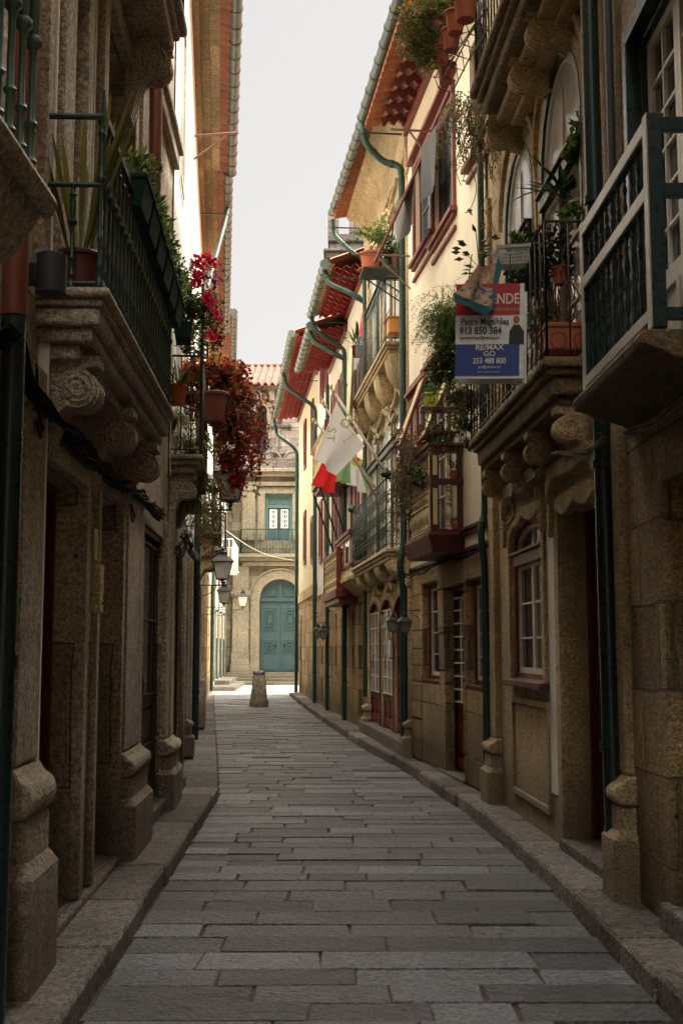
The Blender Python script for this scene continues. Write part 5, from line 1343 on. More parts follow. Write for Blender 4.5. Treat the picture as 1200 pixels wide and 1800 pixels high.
left_upper(F, K5, zs + .3, ZE, [(1.2, 2.1, 4, 6), (4.2, 5.1, 4, 6), (7.6, 8.5, 4, 6), (1.2, 2.1, 7.2, 9.2), (4.2, 5.1, 7.2, 9.2), (7.6, 8.5, 7.2, 9.2)], 'cream')
body(F, K5, 0, L, 0, ZE, 'cream'); roof(F, K5, 0, L, .5, ZE + .15)
for a in (1, 4, 7): door(F, K5, a, a + 1, .12, 2.55, .1, 'brown_wood', 'brown_wood', 1, 0, .4, 3, 'brown_wood')
mb = MB(F); mb.box(0, L, .02, .35, ZE + .0, ZE + .06); mb.box(0, L, .02, .1, ZE - .16, ZE); build(mb, 'soffit', M['soffit'], K5)
tile_edge(F, K5, 0, L, .34, .48, ZE + .02, ZE - .02, 'tile_left'); gutter(F, K5, 0, L, .55, ZE - .02, ZE - .02, r=.085)
downpipe(F, K5, [(1.6, .55, ZE - .1), (1.5, .5, ZE - .4), (.6, .12, F.px(345, 345, .1)[1]), (.55, .1, F.px(345, 372, .1)[1]), (.55, .1, 5)], .05, 'gutter')
for i, a in enumerate((.8, 4.6)):
    bl = slab(F, K5, a, a + 1.7, .5, 3.75, [(.06, 0), (.06, .05)], 'gran_far', bevel=.012); iron_rail(F, bl, a + .03, a + 1.67, .47, 3.75, 4.7, 'iron', .12, .01, 'scroll')
    scroll_corbel(F, bl, a + .3, .2, .36, .5, 3.63, 'gran_hotel'); scroll_corbel(F, bl, a + 1.4, .2, .36, .5, 3.63, 'gran_hotel')
mb = MB(F); mb.box(2.7, 3.3, 0, .12, .05, 2.9); mb.box(2.6, 3.4, 0, .22, .05, 1.0); build(mb, 'pilaster', M['gran_left_plain'], K5, bevel=.03)
F = FL5; L = F.L; ZE5 = 10.8; K6 = thing('eaves_house', F.P(L / 2, 0, 0), 'further left hand house with lower curving gutter and small iron balconies', 'house')
mb = MB(F); mb.wall(0, L, 0, 3.9, [(1, 2, .1, 2.6, 0, .16), (5, 6, .1, 2.6, 0, .16), (9, 10, .1, 2.6, 0, .16)]); build(mb, 'ground_floor_wall', M['gran_far'], K6, fix=False)
left_upper(F, K6, 3.9, ZE5, [(1.5, 2.4, 4.4, 6.4), (5.5, 6.4, 4.4, 6.4), (9.6, 10.5, 4.4, 6.4), (1.5, 2.4, 7.4, 9.4), (5.5, 6.4, 7.4, 9.4), (9.6, 10.5, 7.4, 9.4)], 'white')
body(F, K6, 0, L, 0, ZE5, 'white'); roof(F, K6, 0, L, .7, ZE5 + .1)
for a in (1, 5, 9): door(F, K6, a, a + 1, .12, 2.55, .1, 'green', 'green', 1, 0, .4, 3, 'white_wood')
mb = MB(F); mb.box(0, L, .02, .42, ZE5, ZE5 + .06); mb.box(0, L, .02, .1, ZE5 - .16, ZE5); build(mb, 'soffit', M['soffit'], K6)
tile_edge(F, K6, 0, L, .42, .66, ZE5 + .02, ZE5 - .02, 'tile_left'); gutter(F, K6, 0, L, .74, ZE5, ZE5, r=.1)
for i, a in enumerate((1.0, 6.5)):
    bl = slab(F, K6, a, a + 2, .6, 4.35, [(.08, 0), (.06, .06)], 'gran_far', bevel=.012); iron_rail(F, bl, a + .03, a + 1.97, .57, 4.35, 5.35, 'iron' if i == 0 else 'bluegrey', .14, .012, 'scroll' if i == 0 else 'bars')
mb = MB(F); mb.box(L - .5, L - .02, 0, .06, .05, 10.3); build(mb, 'corner_pilaster', M['gran_far'], K6, bevel=.01)
downpipe(F, K6, [(L - .6, .08, 10.3), (L - .6, .08, .05)], .06, 'pipe')
# ---- sunlit house with green shutters beside the square
FL6 = Facade(-5.0, 45.4, -5.35, 55.5, -1); F = FL6; L = F.L
K7 = thing('shuttered_house', F.P(L / 2, 0, 0), 'sunlit white house with green framed doors beside the steps of the little square', 'house')
ws_ = [(a, a + .95, 5.0, 7.4) for a in (.9, 3.2, 5.5, 7.8)]; ds_ = [(a, a + 1.0, .35, 3.2) for a in (.9, 3.2, 5.5, 7.8)]
mb = MB(F); mb.wall(0, L, 0, 9.5, [(*w_, 0, .2) for w_ in ws_ + ds_]); build(mb, 'wall', M['white'], K7, fix=False)
body(F, K7, 0, L, 0, 9.5, 'white'); roof(F, K7, 0, L, .5, 9.5)
for w_ in ws_: window(F, K7, *w_, dep=.03, fm='green', sm='white_wood', cols=1, rows=4, fw=.12)
for w_ in ds_: door(F, K7, *w_, .03, 'bluegrey', 'green', 2, 0, .4, 3, 'white_wood')
for a in (.35, 2.5, 4.8, 7.1, 9.3): mb = MB(F); mb.box(a, a + .3, -.01, .05, .3, 9.4); build(mb, 'pilaster', M['church_trim'], K7, bevel=.01)
bl = slab(F, K7, 2.6, 6.9, .75, 4.95, [(.08, 0), (.08, .06)], 'white', bevel=.012); iron_rail(F, bl, 2.65, 6.85, .7, 4.95, 6.0, 'white_wood', .13, .012)
mb = MB(F); mb.box(.1, L, .01, 1.0, .0, .16); mb.box(3.0, L, .01, .62, .162, .33); mb.box(8.2, L, 1.0, 1.35, .0, .16); build(mb, 'steps', M['kerb'], K7, bevel=.012)

# ================================================================ church closing the street
CY = 56.0
class CF(Facade):
    pass
F = CF(10.0, CY, -12.0, CY, -1)   # s grows to the left as seen from the street, outward is -Y
F.n = Vector((0, -1, 0))
def cx(x, y, d=0.0): return F.px(x, y, d)
CH = thing('church', (-1, CY, 0), 'granite church closing the street with teal arched portal teal upper door and tiled roof', 'church')
pl = .5
xc = cx(492, 1100)[0]; dw = cx(456, 1100)[0] - xc   # half portal width
za_ = cx(490, 1018)[1]; wz0 = cx(490, 950)[1]; wz1 = cx(490, 868)[1]; zc1 = cx(460, 830)[1]
wx = cx(490, 900)[0]; ww = cx(466, 900)[0] - wx
mb = MB(F); mb.wall(0, 22, 0, zc1, [(xc - dw, xc + dw, pl, za_, dw, .45), (wx - ww, wx + ww, wz0, wz1, 0, .35)]); build(mb, 'wall', M['church'], CH, fix=False)
mb = MB(F); mb.poly([(0.0, -1.2, 0), (22, -1.2, 0), (22, -1.2, zc1), (0, -1.2, zc1)]); mb.box(0, 22, -12, -1.3, 0, zc1 - .2); build(mb, 'side_wall', M['church_pale'], CH)
# portal
mb = MB(F); mb.ring(arch(xc - dw - .42, xc + dw + .42, pl, za_ + .42, dw + .42, 16), arch(xc - dw, xc + dw, pl, za_, dw, 16), -.06, .07, closed=False)
mb.ring(arch(xc - dw - .52, xc + dw + .52, za_ - dw, za_ + .52, dw + .52, 16)[1:-1], arch(xc - dw - .43, xc + dw + .43, za_ - dw, za_ + .43, dw + .43, 16)[1:-1], -.02, .13, closed=False); build(mb, 'portal_arch', M['church_trim'], CH, bevel=.015)
mb = MB(F); q = -.3; zsp = za_ - dw
mb.prism(arch(xc - dw, xc + dw, pl, za_, dw, 16), 'sz', q - .08, q); mb.box(xc - dw, xc + dw, q, q + .12, zsp - .08, zsp + .06); mb.box(xc - .09, xc + .09, q, q + .1, zsp + .06, za_ - .05)
mb.ring(arch(xc - dw + .0, xc + dw - .0, zsp, za_, dw, 16), arch(xc - dw + .14, xc + dw - .14, zsp + .1, za_ - .14, dw - .14, 16), q, q + .07)
dr = build(mb, 'portal_door', M['teal'], CH, bevel=.012)
for sg in (-1, 1):
    mb = MB(F); a, b = (xc + .03, xc + dw - .04) if sg > 0 else (xc - dw + .04, xc - .03); hh = zsp - .1 - pl
    mb.box(a, b, q, q + .03, pl + .02, zsp - .09)
    for t0, t1 in ((.22, .5), (.54, .96)):
        y0, y1 = pl + hh * t0, pl + hh * t1
        for k, ins in enumerate((.12, .22, .34)): mb.ring(arch(a + ins, b - ins, y0 + ins, y1 - ins), arch(a + ins + .06, b - ins - .06, y0 + ins + .06, y1 - ins - .06), q + .03, q + .05 + .035 * k)
        mb.box(a + .5, b - .5, q + .03, q + .12, y0 + .5, y1 - .5) if y1 - y0 > 1.1 else None
    mb.box(a + .12, b - .12, q + .03, q + .06, pl + .12, pl + hh * .2)
    mb.prism([(xc + sg * .2, zsp + .15), (xc + sg * (dw - .35), zsp + .15), (xc + sg * .25, za_ - .35)], 'sz', q, q + .06)
    mb.prism([(xc + sg * .32, zsp + .25), (xc + sg * (dw - .7), zsp + .25), (xc + sg * .35, za_ - .75)], 'sz', q + .06, q + .1)
    lf = build(mb, 'door_leaf', M['teal'], dr, bevel=.01)
    mb = MB(F); mb.ball((xc + sg * .2, q + .1, pl + 1.25), .055); build(mb, 'door_knob', M['iron'], dr)
# order around the portal: pilasters and entablature
for x in (xc + dw + .5, xc - dw - 1.25):
    mb = MB(F); mb.box(x, x + .75, 0, .22, pl + .9, zsp + .1); mb.box(x - .08, x + .83, 0, .32, pl - .3, pl + .35); mb.box(x - .04, x + .79, 0, .27, pl + .35, pl + .9)
    mb.box(x - .05, x + .8, 0, .28, zsp + .1, zsp + .2); mb.box(x - .1, x + .85, 0, .33, zsp + .2, zsp + .42); mb.box(x, x + .75, 0, .2, zsp + .42, za_ + .6)
    build(mb, 'pilaster', M['church_trim'], CH, bevel=.02)
e0 = cx(430, 1000)[0]
zb_ = cx(450, 975)[1]
mb = MB(F); mb.box(xc - dw - 1.4, e0 + .1, -.02, .26, za_ + .6, za_ + .8); mb.box(xc - dw - 1.4, e0 + .12, -.02, .2, za_ + .8, zb_ - .32); mb.box(xc - dw - 1.5, e0 + .2, -.02, .42, zb_ - .32, zb_ - .16); mb.box(xc - dw - 1.5, e0 + .28, -.02, .6, zb_ - .16, zb_); build(mb, 'entablature', M['church_trim'], CH, bevel=.02)
# upper doorway
mb = MB(F); mb.ring(arch(wx - ww, wx + ww, wz0, wz1), arch(wx - ww + .14, wx + ww - .14, wz0, wz1 - .12), -.25, -.1, closed=False)
ztr = cx(490, 892)[1]; mb.box(wx - ww + .14, wx + ww - .14, -.3, -.2, ztr + .1, wz1 - .12); mb.box(wx - ww + .14, wx + ww - .14, -.28, -.12, ztr - .02, ztr + .099)
for sg in (-1, 1):
    a, b = (wx + .1, wx + ww - .3) if sg > 0 else (wx - ww + .3, wx - .1); mb.ring(arch(a, b, ztr + .2, wz1 - .25), arch(a + .06, b - .06, ztr + .26, wz1 - .31), -.2, -.16)
ud = build(mb, 'upper_door', M['teal_pale'], CH, bevel=.01)
for sg in (-1, 1):
    a, b = (wx + .03, wx + ww - .14) if sg > 0 else (wx - ww + .14, wx - .03); mb = MB(F); mb.ring(arch(a, b, wz0, ztr - .03), arch(a + .07, b - .07, wz0 + .6, ztr - .08), -.28, -.18)
    build(mb, 'door_leaf', M['teal'], ud, bevel=.01); a += .07; b -= .07
    mb = MB(F); t = .045; z0_ = wz0 + .6; z1_ = ztr - .08; mb.ring(arch(a, b, z0_, z1_), arch(a + t, b - t, z0_ + t, z1_ - t), -.26, -.16)
    for k in (1, 2): x = a + (b - a) * k / 3; mb.box(x - .018, x + .018, -.25, -.19, z0_, z1_)
    for k in (1, 2, 3): z = z0_ + (z1_ - z0_) * k / 4; mb.box(a, b, -.251, -.191, z - .018, z + .018)
    build(mb, 'sash', M['white_wood'], ud); mb = MB(F); mb.poly([(a, -.24, z0_), (b, -.24, z0_), (b, -.24, z1_), (a, -.24, z1_)]); build(mb, 'pane', M['glass'], ud)
mb = MB(F); mb.ring(arch(wx - ww - .35, wx + ww + .35, wz0, wz1 + .3), arch(wx - ww, wx + ww, wz0, wz1), -.02, .1, closed=False); build(mb, 'window_surround', M['church_trim'], CH, bevel=.015)
for x in (wx + ww + .45, wx - ww - 1.1): mb = MB(F); mb.box(x, x + .62, -.02, .2, wz0, zc1 - .75); mb.box(x - .06, x + .68, -.02, .27, zc1 - .9, zc1 - .7); build(mb, 'pilaster', M['church_trim'], CH, bevel=.02)
mb = MB(F); b0 = e0 + .0; mb.box(wx - ww - 1.5, b0 + .3, 0, .0, 0, 0) if False else None
iron = iron_rail(F, CH, xc - dw - 1.3, e0 + .15, .52, zb_, zb_ + 1.15, 'dkgreen', .15, .012, 'scroll', name='balcony_railing')
zc0 = cx(460, 868)[1]
mb = MB(F); mb.box(wx - ww - 1.6, wx + ww + 1.2, -.02, .24, zc0 + .35, zc0 + .55); mb.box(wx - ww - 1.7, wx + ww + 1.3, -.02, .4, zc1 - .25, zc1 - .05); mb.box(wx - ww - 1.8, wx + ww + 1.4, -.3, .55, zc1 - .05, zc1 + .12); build(mb, 'cornice', M['church_trim'], CH, bevel=.025)
# upper nave wall set back
B = 2.5; p0 = cx(462, 800, -B); zr0 = cx(460, 683, -B)[1]; zr1 = F.px(460, 643, -B - 4.5)[1]
lx = cx(461, 760, -B)[0]; lw = cx(453, 760, -B)[0] - lx; lz0 = cx(461, 797, -B)[1]; lz1 = cx(461, 713, -B)[1]
mb = MB(F); mb.wall(0, 22, zc1 - .2, zr0, [(lx - lw, lx + lw, lz0, lz1, lw * 1.3, .3)], d=-B); build(mb, 'nave_wall', M['church_pale'], CH, fix=False)
mb = MB(F); mb.box(.1, 21.9, -12, -B - .8, zc1 - .3, zr0 - .1); build(mb, 'nave_core', M['church_pale'], CH)
mb = MB(F); mb.ring(arch(lx - lw * 1.9, lx + lw * 1.9, lz0 - .1, lz1 + lw, lw * 1.9, 14), arch(lx - lw, lx + lw, lz0, lz1, lw * 1.3, 14), -B - .1, -B + .1); mb.box(lx - lw * 2.2, lx + lw * 2.2, -B - .05, -B + .18, lz0 - .35, lz0 - .12); fr = build(mb, 'lancet_window', M['church_trim'], CH, bevel=.015)
mb = MB(F); mb.prism(arch(lx - lw, lx + lw, lz0, lz1, lw * 1.3, 14), 'sz', -B - .24, -B - .2); build(mb, 'pane', M['lead'], fr)
mb = MB(F)
for k in range(16):
    z = lz0 + (lz1 - lz0 - lw) * k / 15
    for sg in (-1, 1): mb.tube([(lx - sg * lw, -B - .18, z), (lx + sg * lw, -B - .18, z + .55)], .012, 4)
build(mb, 'lead_cames', M['iron'], fr, fix=False)
mb = MB(F); mb.box(0, 22, -B - .05, -B + .25, zr0 - .1, zr0 + .15)
for k in range(int(22 / .62)): x = .3 + k * .62; mb.box(x, x + .3, -B - .02, -B + .2, zr0 - .65, zr0 - .101)
build(mb, 'corbel_table', M['church_trim'], CH, bevel=.02)
# barrel-tiled roof
mb = MB(F); per = .34; n = 8; rows = 10
for c_ in range(int(21 / per)):
    for r_ in range(rows):
        t0, t1 = r_ / rows, (r_ + 1) / rows + .02; mb.cc = random.random()
        y0, z0_ = -B + .4 - 4.9 * t0, zr0 + .15 + (zr1 - zr0 - .15) * t0; y1, z1_ = -B + .4 - 4.9 * t1, zr0 + .15 + (zr1 - zr0 - .15) * t1
        for k in range(n):
            a0, a1 = math.pi * 2 * k / n, math.pi * 2 * (k + 1) / n; x0, x1 = .5 + per * (c_ + k / n), .5 + per * (c_ + (k + 1) / n)
            h0, h1 = .09 * math.cos(a0), .09 * math.cos(a1)
            mb.poly([(x0, y0, z0_ + h0 + .05), (x1, y0, z0_ + h1 + .05), (x1, y1, z1_ + h1), (x0, y1, z1_ + h0)])
            mb.poly([(x0, y0, z0_ + h0 + .05), (x1, y0, z0_ + h1 + .05), (x1, y0, z0_ + h1 - .03), (x0, y0, z0_ + h0 - .03)])
mb.poly([(.5, -B + .4, zr0 + .02), (21.5, -B + .4, zr0 + .02), (21.5, -B - 4.5, zr1 - .12), (.5, -B - 4.5, zr1 - .12)])
build(mb, 'roof', M['tile_pink'], CH, fix=False)
mb = MB(F); mb.tube([(.4, -B - 4.5, zr1 + .02), (21.6, -B - 4.5, zr1 + .02)], .13, 8); build(mb, 'ridge', M['tile_dull'], CH, fix=False)
# carved crest on the parapet: scrolls, urn and relief cross
mb = MB(F); zp = zc1 + .12; c0 = cx(497, 800)[0]
for sg in (-1, 1):
    sp = [(c0 + sg * (.45 + .5 * math.cos(t * .42) * (1 - t / 22)), .05, zp + .5 + .42 * math.sin(t * .42) * (1 - t / 22)) for t in range(20)]; mb.tube(sp, .07, 6)
mb.box(c0 - 1.1, c0 + 1.1, -.12, .1, zp, zp + .55); build(mb, 'carved_crest', M['tower'], CH, bevel=.03, smooth=40)
xu = cx(447, 800)[0]
mb = MB(F); mb.box(xu - .4, xu + .4, -.3, .3, zp, zp + .28); mb.lathe((xu, 0, zp + .28), [(.2, 0), (.34, .15), (.38, .5), (.26, .62), (.15, .7), (.22, .85), (.12, 1.0), (.17, 1.2), (.05, 1.7), (.002, 1.85)], 12); build(mb, 'pinnacle', M['church_trim'], CH, bevel=.01)
mb = MB(F); xk = cx(491, 740, -B)[0]; zk0 = cx(491, 792, -B)[1]; zk1 = cx(491, 750, -B)[1]
mb.box(xk - .07, xk + .07, -B, -B + .08, zk0, zk1 + .25); mb.box(xk - .45, xk + .45, -B, -B + .07, zk1 - .08, zk1 + .06); mb.ball((xk - .5, -B + .05, zk1), .12); mb.ball((xk + .5, -B + .05, zk1), .12); mb.ball((xk, -B + .05, zk1 + .3), .14); mb.box(xk - .3, xk + .3, -B, -B + .25, zk0 - .2, zk0); build(mb, 'relief_cross', M['tower'], CH, bevel=.02)
# steps
mb = MB(W); x0, x1 = -5.3, 9
for k, (dy, z) in enumerate(((3.0, .14), (2.1, .28), (1.2, .42), (.6, .5))): mb.box(x0, x1, CY - dy, CY + .0, (.0, .142, .282, .422)[k], z)
build(mb, 'steps', M['church_trim'], CH, bevel=.02)

# ---- battlemented tower beyond the roofs
TY = 80; T = thing('stone_tower', W.atY(603, 700, TY), 'old battlemented granite tower rising behind the red tiled roofs', 'tower')
x0 = W.atY(571, 450, TY)[0]; x1 = x0 + 7.5; zt = W.atY(600, 412, TY)[2]; zc = W.atY(600, 440, TY)[2]
mb = MB(W); mb.box(x0 + .35, x1 - .35, TY, TY + 7, 0, zc + .6); build(mb, 'shaft', M['tower'], T, bevel=.05)
mb = MB(W); mb.box(x0 + .1, x1 - .1, TY - .3, TY + 7.3, zc - .6, zc - .2); mb.box(x0 - .1, x1 + .1, TY - .5, TY + 7.5, zc - .2, zc + .0)
mb.box(x0 + .2, x1 - .2, TY - .2, TY + 7.2, zc + .6, zt); build(mb, 'parapet', M['tower'], T, bevel=.06)
mb = MB(W); a = W.atY(592, 400, TY)[0]
k = x0 + .2
zm = W.atY(600, 372, TY)[2]
while k < x1 - .4: mb = MB(W); mb.box(k, k + .75, TY - .2, TY + .4, zt + .002, zm); build(mb, 'merlon', M['tower'], T, bevel=.08); k += 1.45
for yy in (1.4, 2.8, 4.2, 5.6): mb = MB(W); mb.box(x0 + .2, x0 + .8, TY + yy, TY + yy + .75, zt + .002, zm); build(mb, 'merlon', M['tower'], T, bevel=.08)
# ================================================================ signs, flags, lanterns, cables
def text_part(s, size, loc, rot, mat, name, par, align='LEFT', ext=.0008, bold=0.0, xs=1.0):
    cu = bpy.data.curves.new("lettering", 'FONT'); cu.body = s; cu.size = size; cu.align_x = align; cu.extrude = ext; cu.offset = bold; cu.resolution_u = 3
    t = bpy.data.objects.new("lettering", cu); COL.objects.link(t)
    me = bpy.data.meshes.new_from_object(t.evaluated_get(bpy.context.evaluated_depsgraph_get())); bpy.data.objects.remove(t)
    me.materials.clear(); me.materials.append(M[mat])
    for v in me.vertices: v.co.x *= xs
    o = bpy.data.objects.new(name, me); COL.objects.link(o); o.parent = par; o.location = Vector(loc) - org(par); o.rotation_euler = rot; return o
# for-sale board hanging from the iron balcony
SY = 8.15
tl = Vector(W.atY(806, 500, SY)); tr = Vector(W.atY(924, 500, SY)); br_ = Vector(W.atY(915, 669, SY)); bl_ = Vector(W.atY(799, 663, SY))
SG = thing('sale_sign', ((tl.x + tr.x) / 2, SY, bl_.z), 'red white and blue estate agent sale board hanging from the iron balcony under a towel', 'sign')
wS = (tr.x - tl.x); x0 = bl_.x; z0 = (bl_.z + br_.z) / 2; hS = tl.z - z0
rot = Matrix.Rotation(math.radians(1.5), 4, 'Y')
class SF:
    def P(self, a, b, c):
        v = Matrix.Rotation(math.radians(-8), 4, 'Z') @ (rot @ Vector((a, b, c))); return Vector((x0, SY, z0)) + v
S = SF()
mb = MB(S); mb.box(0, wS, .0, .012, 0, hS); build(mb, 'board', M['white_plastic'], SG)
mb = MB(S); mb.box(.02, wS + .02, .10, .112, -.01, hS - .03); build(mb, 'back_board', M['white_plastic'], SG)
rowz = lambda y: (669 - y) / 169 * hS
mb = MB(S); mb.box(0, wS - .03, -.003, 0, rowz(556), hS); build(mb, 'red_panel', M['sign_red'], SG)
mb = MB(S); mb.box(0, wS - .03, -.003, 0, rowz(664), rowz(608)); build(mb, 'blue_panel', M['sign_blue'], SG)
er = (math.pi / 2, math.radians(1.5), math.radians(-8))
er = (Matrix.Rotation(math.radians(-8), 4, 'Z') @ rot @ Matrix.Rotation(math.pi / 2, 4, 'X')).to_euler()
def st(s, x, y, h, mat, al='LEFT', bold=0.0, xs=1.0, nm='lettering'):
    u = wS / 118.0; text_part(s, h * u * 1.38, S.P((x - 800) * u, -.005, rowz(y)), er, mat, nm, SG, al, .0006, bold, xs)
st('VENDE', 849, 536, 19, 'white_wood', bold=.0015, xs=.74)
st('Pedro Magalhães', 809, 573, 12.0, 'ink', bold=.0008, xs=.74)
st('913 850 384', 807, 590, 13, 'ink', bold=.0015, xs=.80)
st('ppmagalhaes@remax.pt', 808, 598.5, 5, 'ink', bold=.0005, xs=1.0)
st('RE/MAX', 859, 618, 9.5, 'white_wood', 'CENTER', .001, 1.05)
st('GO', 859, 629, 9, 'white_wood', 'CENTER', .0005, 1.1)
st('253 488 800', 859, 642, 10, 'white_wood', 'CENTER', .001, .82)
st('go@remax.pt', 859, 650.5, 5, 'white_wood', 'CENTER')
st('Imóvel gerido por agência', 858, 658, 2.6, 'white_wood', 'CENTER')
u = wS / 118.0
mb = MB(S)
for k in range(9): mb.lathe(((858 + k * 6.3 - 800) * u, -.004, 0), [(.001, 0)], 3) if False else mb.box((856 + k * 6.3 - 800) * u, (860 + k * 6.3 - 800) * u, -.0045, -.003, rowz(548), rowz(544))
build(mb, 'energy_scale', M['olive'], SG)
mb = MB(S); mb.prism([((818 - 800) * u, rowz(531)), ((839 - 800) * u, rowz(531)), ((828.5 - 800) * u, rowz(544))], 'sz', -.0045, -.003); build(mb, 'emblem', M['sign_blue'], SG)
# small photo of the agent: flat figure print, head and dark jacket
mb = MB(S); c = (905 - 800) * u
mb.prism([(c + 9 * u * math.cos(a * .6) * .6, rowz(565) + 7 * u * math.sin(a * .6)) for a in range(10)], 'sz', -.0045, -.003); hd = build(mb, 'printed_portrait', M['terra'], SG)
mb = MB(S); mb.prism([(c - 13 * u, rowz(608)), (c - 12 * u, rowz(585)), (c - 5 * u, rowz(574)), (c + 5 * u, rowz(574)), (c + 13 * u, rowz(586)), (c + 13 * u, rowz(608))], 'sz', -.0042, -.003); build(mb, 'printed_jacket', M['ink'], hd)
mb = MB(S); mb.tube([(.08, .0, hS - .01), (.1, .1, hS + .25)], .004, 4); mb.tube([(wS - .1, 0, hS - .01), (wS - .1, .1, hS + .25)], .004, 4); build(mb, 'tie_wire', M['iron'], SG)

def cloth(name, P4, nx, nz, wave, mat, label, cat, fn=None):
    """sheet draped between four corner points"""
    mb = MB(W); a, b, c, d = [Vector(p) for p in P4]; ids = []
    nrm = (b - a).cross(d - a).normalized()
    for i in range(nx + 1):
        row = []
        for j in range(nz + 1):
            u_, v_ = i / nx, j / nz; p = a.lerp(b, u_).lerp(d.lerp(c, u_), v_)
            p = p + nrm * wave * math.sin(u_ * 9 + v_ * 1.5) * v_ + Vector((0, 0, -wave * .5 * math.sin(math.pi * u_) * (1 - v_)))
            if fn: p = fn(p, u_, v_)
            k = mb.vert((u_, 0, v_), p); row.append(k)
        ids.append(row)
    for i in range(nx):
        for j in range(nz): mb.face((ids[i][j], ids[i + 1][j], ids[i + 1][j + 1], ids[i][j + 1]))
    o = build(mb, name, M[mat], None, fix=False, smooth=True)
    if label: tag(o, label, cat)
    return o
A = lambda x, y, Y: W.atY(x, y, Y)
o = cloth('towel', [A(878, 458, 8.25), A(838, 468, 8.1), A(800, 520, 8.0), A(858, 548, 8.05)], 12, 12, .03, 'towel', 'patterned blue and tan towel draped over the balcony rail above the sale board', 'towel')
b_ = cloth('trim', [A(874, 450, 8.22), A(884, 462, 8.23), A(864, 545, 8.03), A(856, 553, 8.02)], 4, 10, .01, 'teal_cloth', None, None); 
b2 = cloth('trim', [A(797, 514, 7.99), A(862, 541, 8.04), A(855, 555, 8.04), A(800, 530, 7.98)], 8, 3, .01, 'teal_cloth', None, None)
for q in (b_, b2):
    off = q.location - o.location; q.parent = o; q.location = off
# laundry basket on the rail
T = Turned(A(899, 468, 8.3), math.radians(8), 0, math.radians(-6)); w, d_, h = .12, .09, .12
mb = MB(T)
for z in range(6): zz = h * z / 5; e = .8 + .2 * z / 5; mb.ring([(-w * e, zz), (-w * e, zz + .008), (w * e, zz + .008), (w * e, zz)], [(-w * e + .003, zz + .001), (-w * e + .003, zz + .007), (w * e - .003, zz + .007), (w * e - .003, zz + .001)], -d_ * e, -d_ * e + .005); mb.box(-w * e, -w * e + .004, -d_ * e, d_ * e, zz, zz + .008); mb.box(w * e - .004, w * e, -d_ * e, d_ * e, zz, zz + .008); mb.box(-w * e, w * e, -d_ * e, -d_ * e + .004, zz, zz + .008); mb.box(-w * e, w * e, d_ * e - .004, d_ * e, zz, zz + .008)
for k in range(14):
    x = -w * .8 + w * 1.6 * k / 13; mb.taper([(x - .004, -d_ * .8), (x + .004, -d_ * .8), (x + .004, -d_ * .78), (x - .004, -d_ * .78)], 'sd', 0, h, [(x * 1.25 - .004, -d_), (x * 1.25 + .004, -d_), (x * 1.25 + .004, -d_ * .98), (x * 1.25 - .004, -d_ * .98)])
    y = -d_ * .8 + d_ * 1.6 * k / 13; mb.box(-w * .92, -w * .9, y, y + .007, 0, h)
mb.box(-w * .8, w * .8, -d_ * .8, d_ * .8, -.004, 0); mb.box(-w * 1.05, w * 1.05, -d_ * 1.08, -d_ * .98, h - .012, h + .01)
tag(build(mb, 'plastic_basket', M['basket'], None, fix=False), 'grey perforated plastic basket tilted on the balcony rail beside the towel', 'basket')

# flags at the golden building
def flag(px_base, px_tip, Yb, Yt, sheets, label):
    b0 = Vector(A(*px_base, Yb)); t0 = Vector(A(*px_tip, Yt))
    root = thing('flag', b0, label, 'flag', 'flags on the first floor balcony')
    mb = MB(W); mb.tube([tuple(b0), tuple(t0)], .022, 8, rr=[.026, .018]); build(mb, 'pole', M['white_wood'], root, smooth=True, fix=False)
    mb = MB(W); dr = (t0 - b0).normalized(); mb.ball(tuple(t0 + dr * .03), .035, 8); mb.ball(tuple(t0 + dr * .10), .028, 8, 1.5); build(mb, 'finial', M['cream_wood'], root, smooth=True)
    for (pts, mat) in sheets:
        a, b, c, d = [Vector(A(*p)) for p in pts]
        o = cloth('cloth', [a, b, c, d], 22, 18, .055, mat, None, None); o.parent = root; o.location = Vector(o.location) - b0
    return root, b0, t0
Yb = 17.6
R_, b0, t0 = flag((722, 900), (588, 690), 17.4, 16.6, [([(591, 706, 16.6), (641, 784, 16.9), (588, 836, 16.75), (556, 806, 16.55)], 'flag_white')], 'large white hotel flag with olive lettering and stars on the nearest pole')
fl = [c for c in R_.children if c.name.startswith('cloth')][0]
# printed lettering lies on the flag cloth
def on_flag(s, x, y, Y, size, ang, mat='olive', nm='lettering'):
    text_part(s, size, A(x, y, Y), (math.pi / 2, math.radians(-ang), 0), mat, nm, R_, 'CENTER', .0005, 0.0)
on_flag('H', 611, 737, 16.52, .20, -57); on_flag('O', 600, 748, 16.52, .18, -60); on_flag('S', 575, 755, 16.42, .18, -100); on_flag('T', 574, 770, 16.42, .16, -95)
on_flag('TRADICIONAL', 612, 757, 16.54, .045, -48, nm='small_lettering')
def star(x, y, Y, r):
    mb = MB(W); c = A(x, y, Y); mb.prism([(c[0] + (r if k % 2 == 0 else r * .42) * math.sin(k * math.pi / 5), c[2] + (r if k % 2 == 0 else r * .42) * math.cos(k * math.pi / 5)) for k in range(10)], 'sz', c[1], c[1] + .001); return build(mb, 'printed_star', M['olive'], R_)
for k in range(4): star(605 + k * 5.2, 776 - k * 4, 16.5, .02)
flag((665, 880), (573, 717), 18.6, 17.6, [([(572, 798, 17.7), (598, 816, 18.0), (582, 868, 17.7), (552, 852, 17.4)], 'flag_red')], 'red flag hanging behind the white flag on the middle pole')
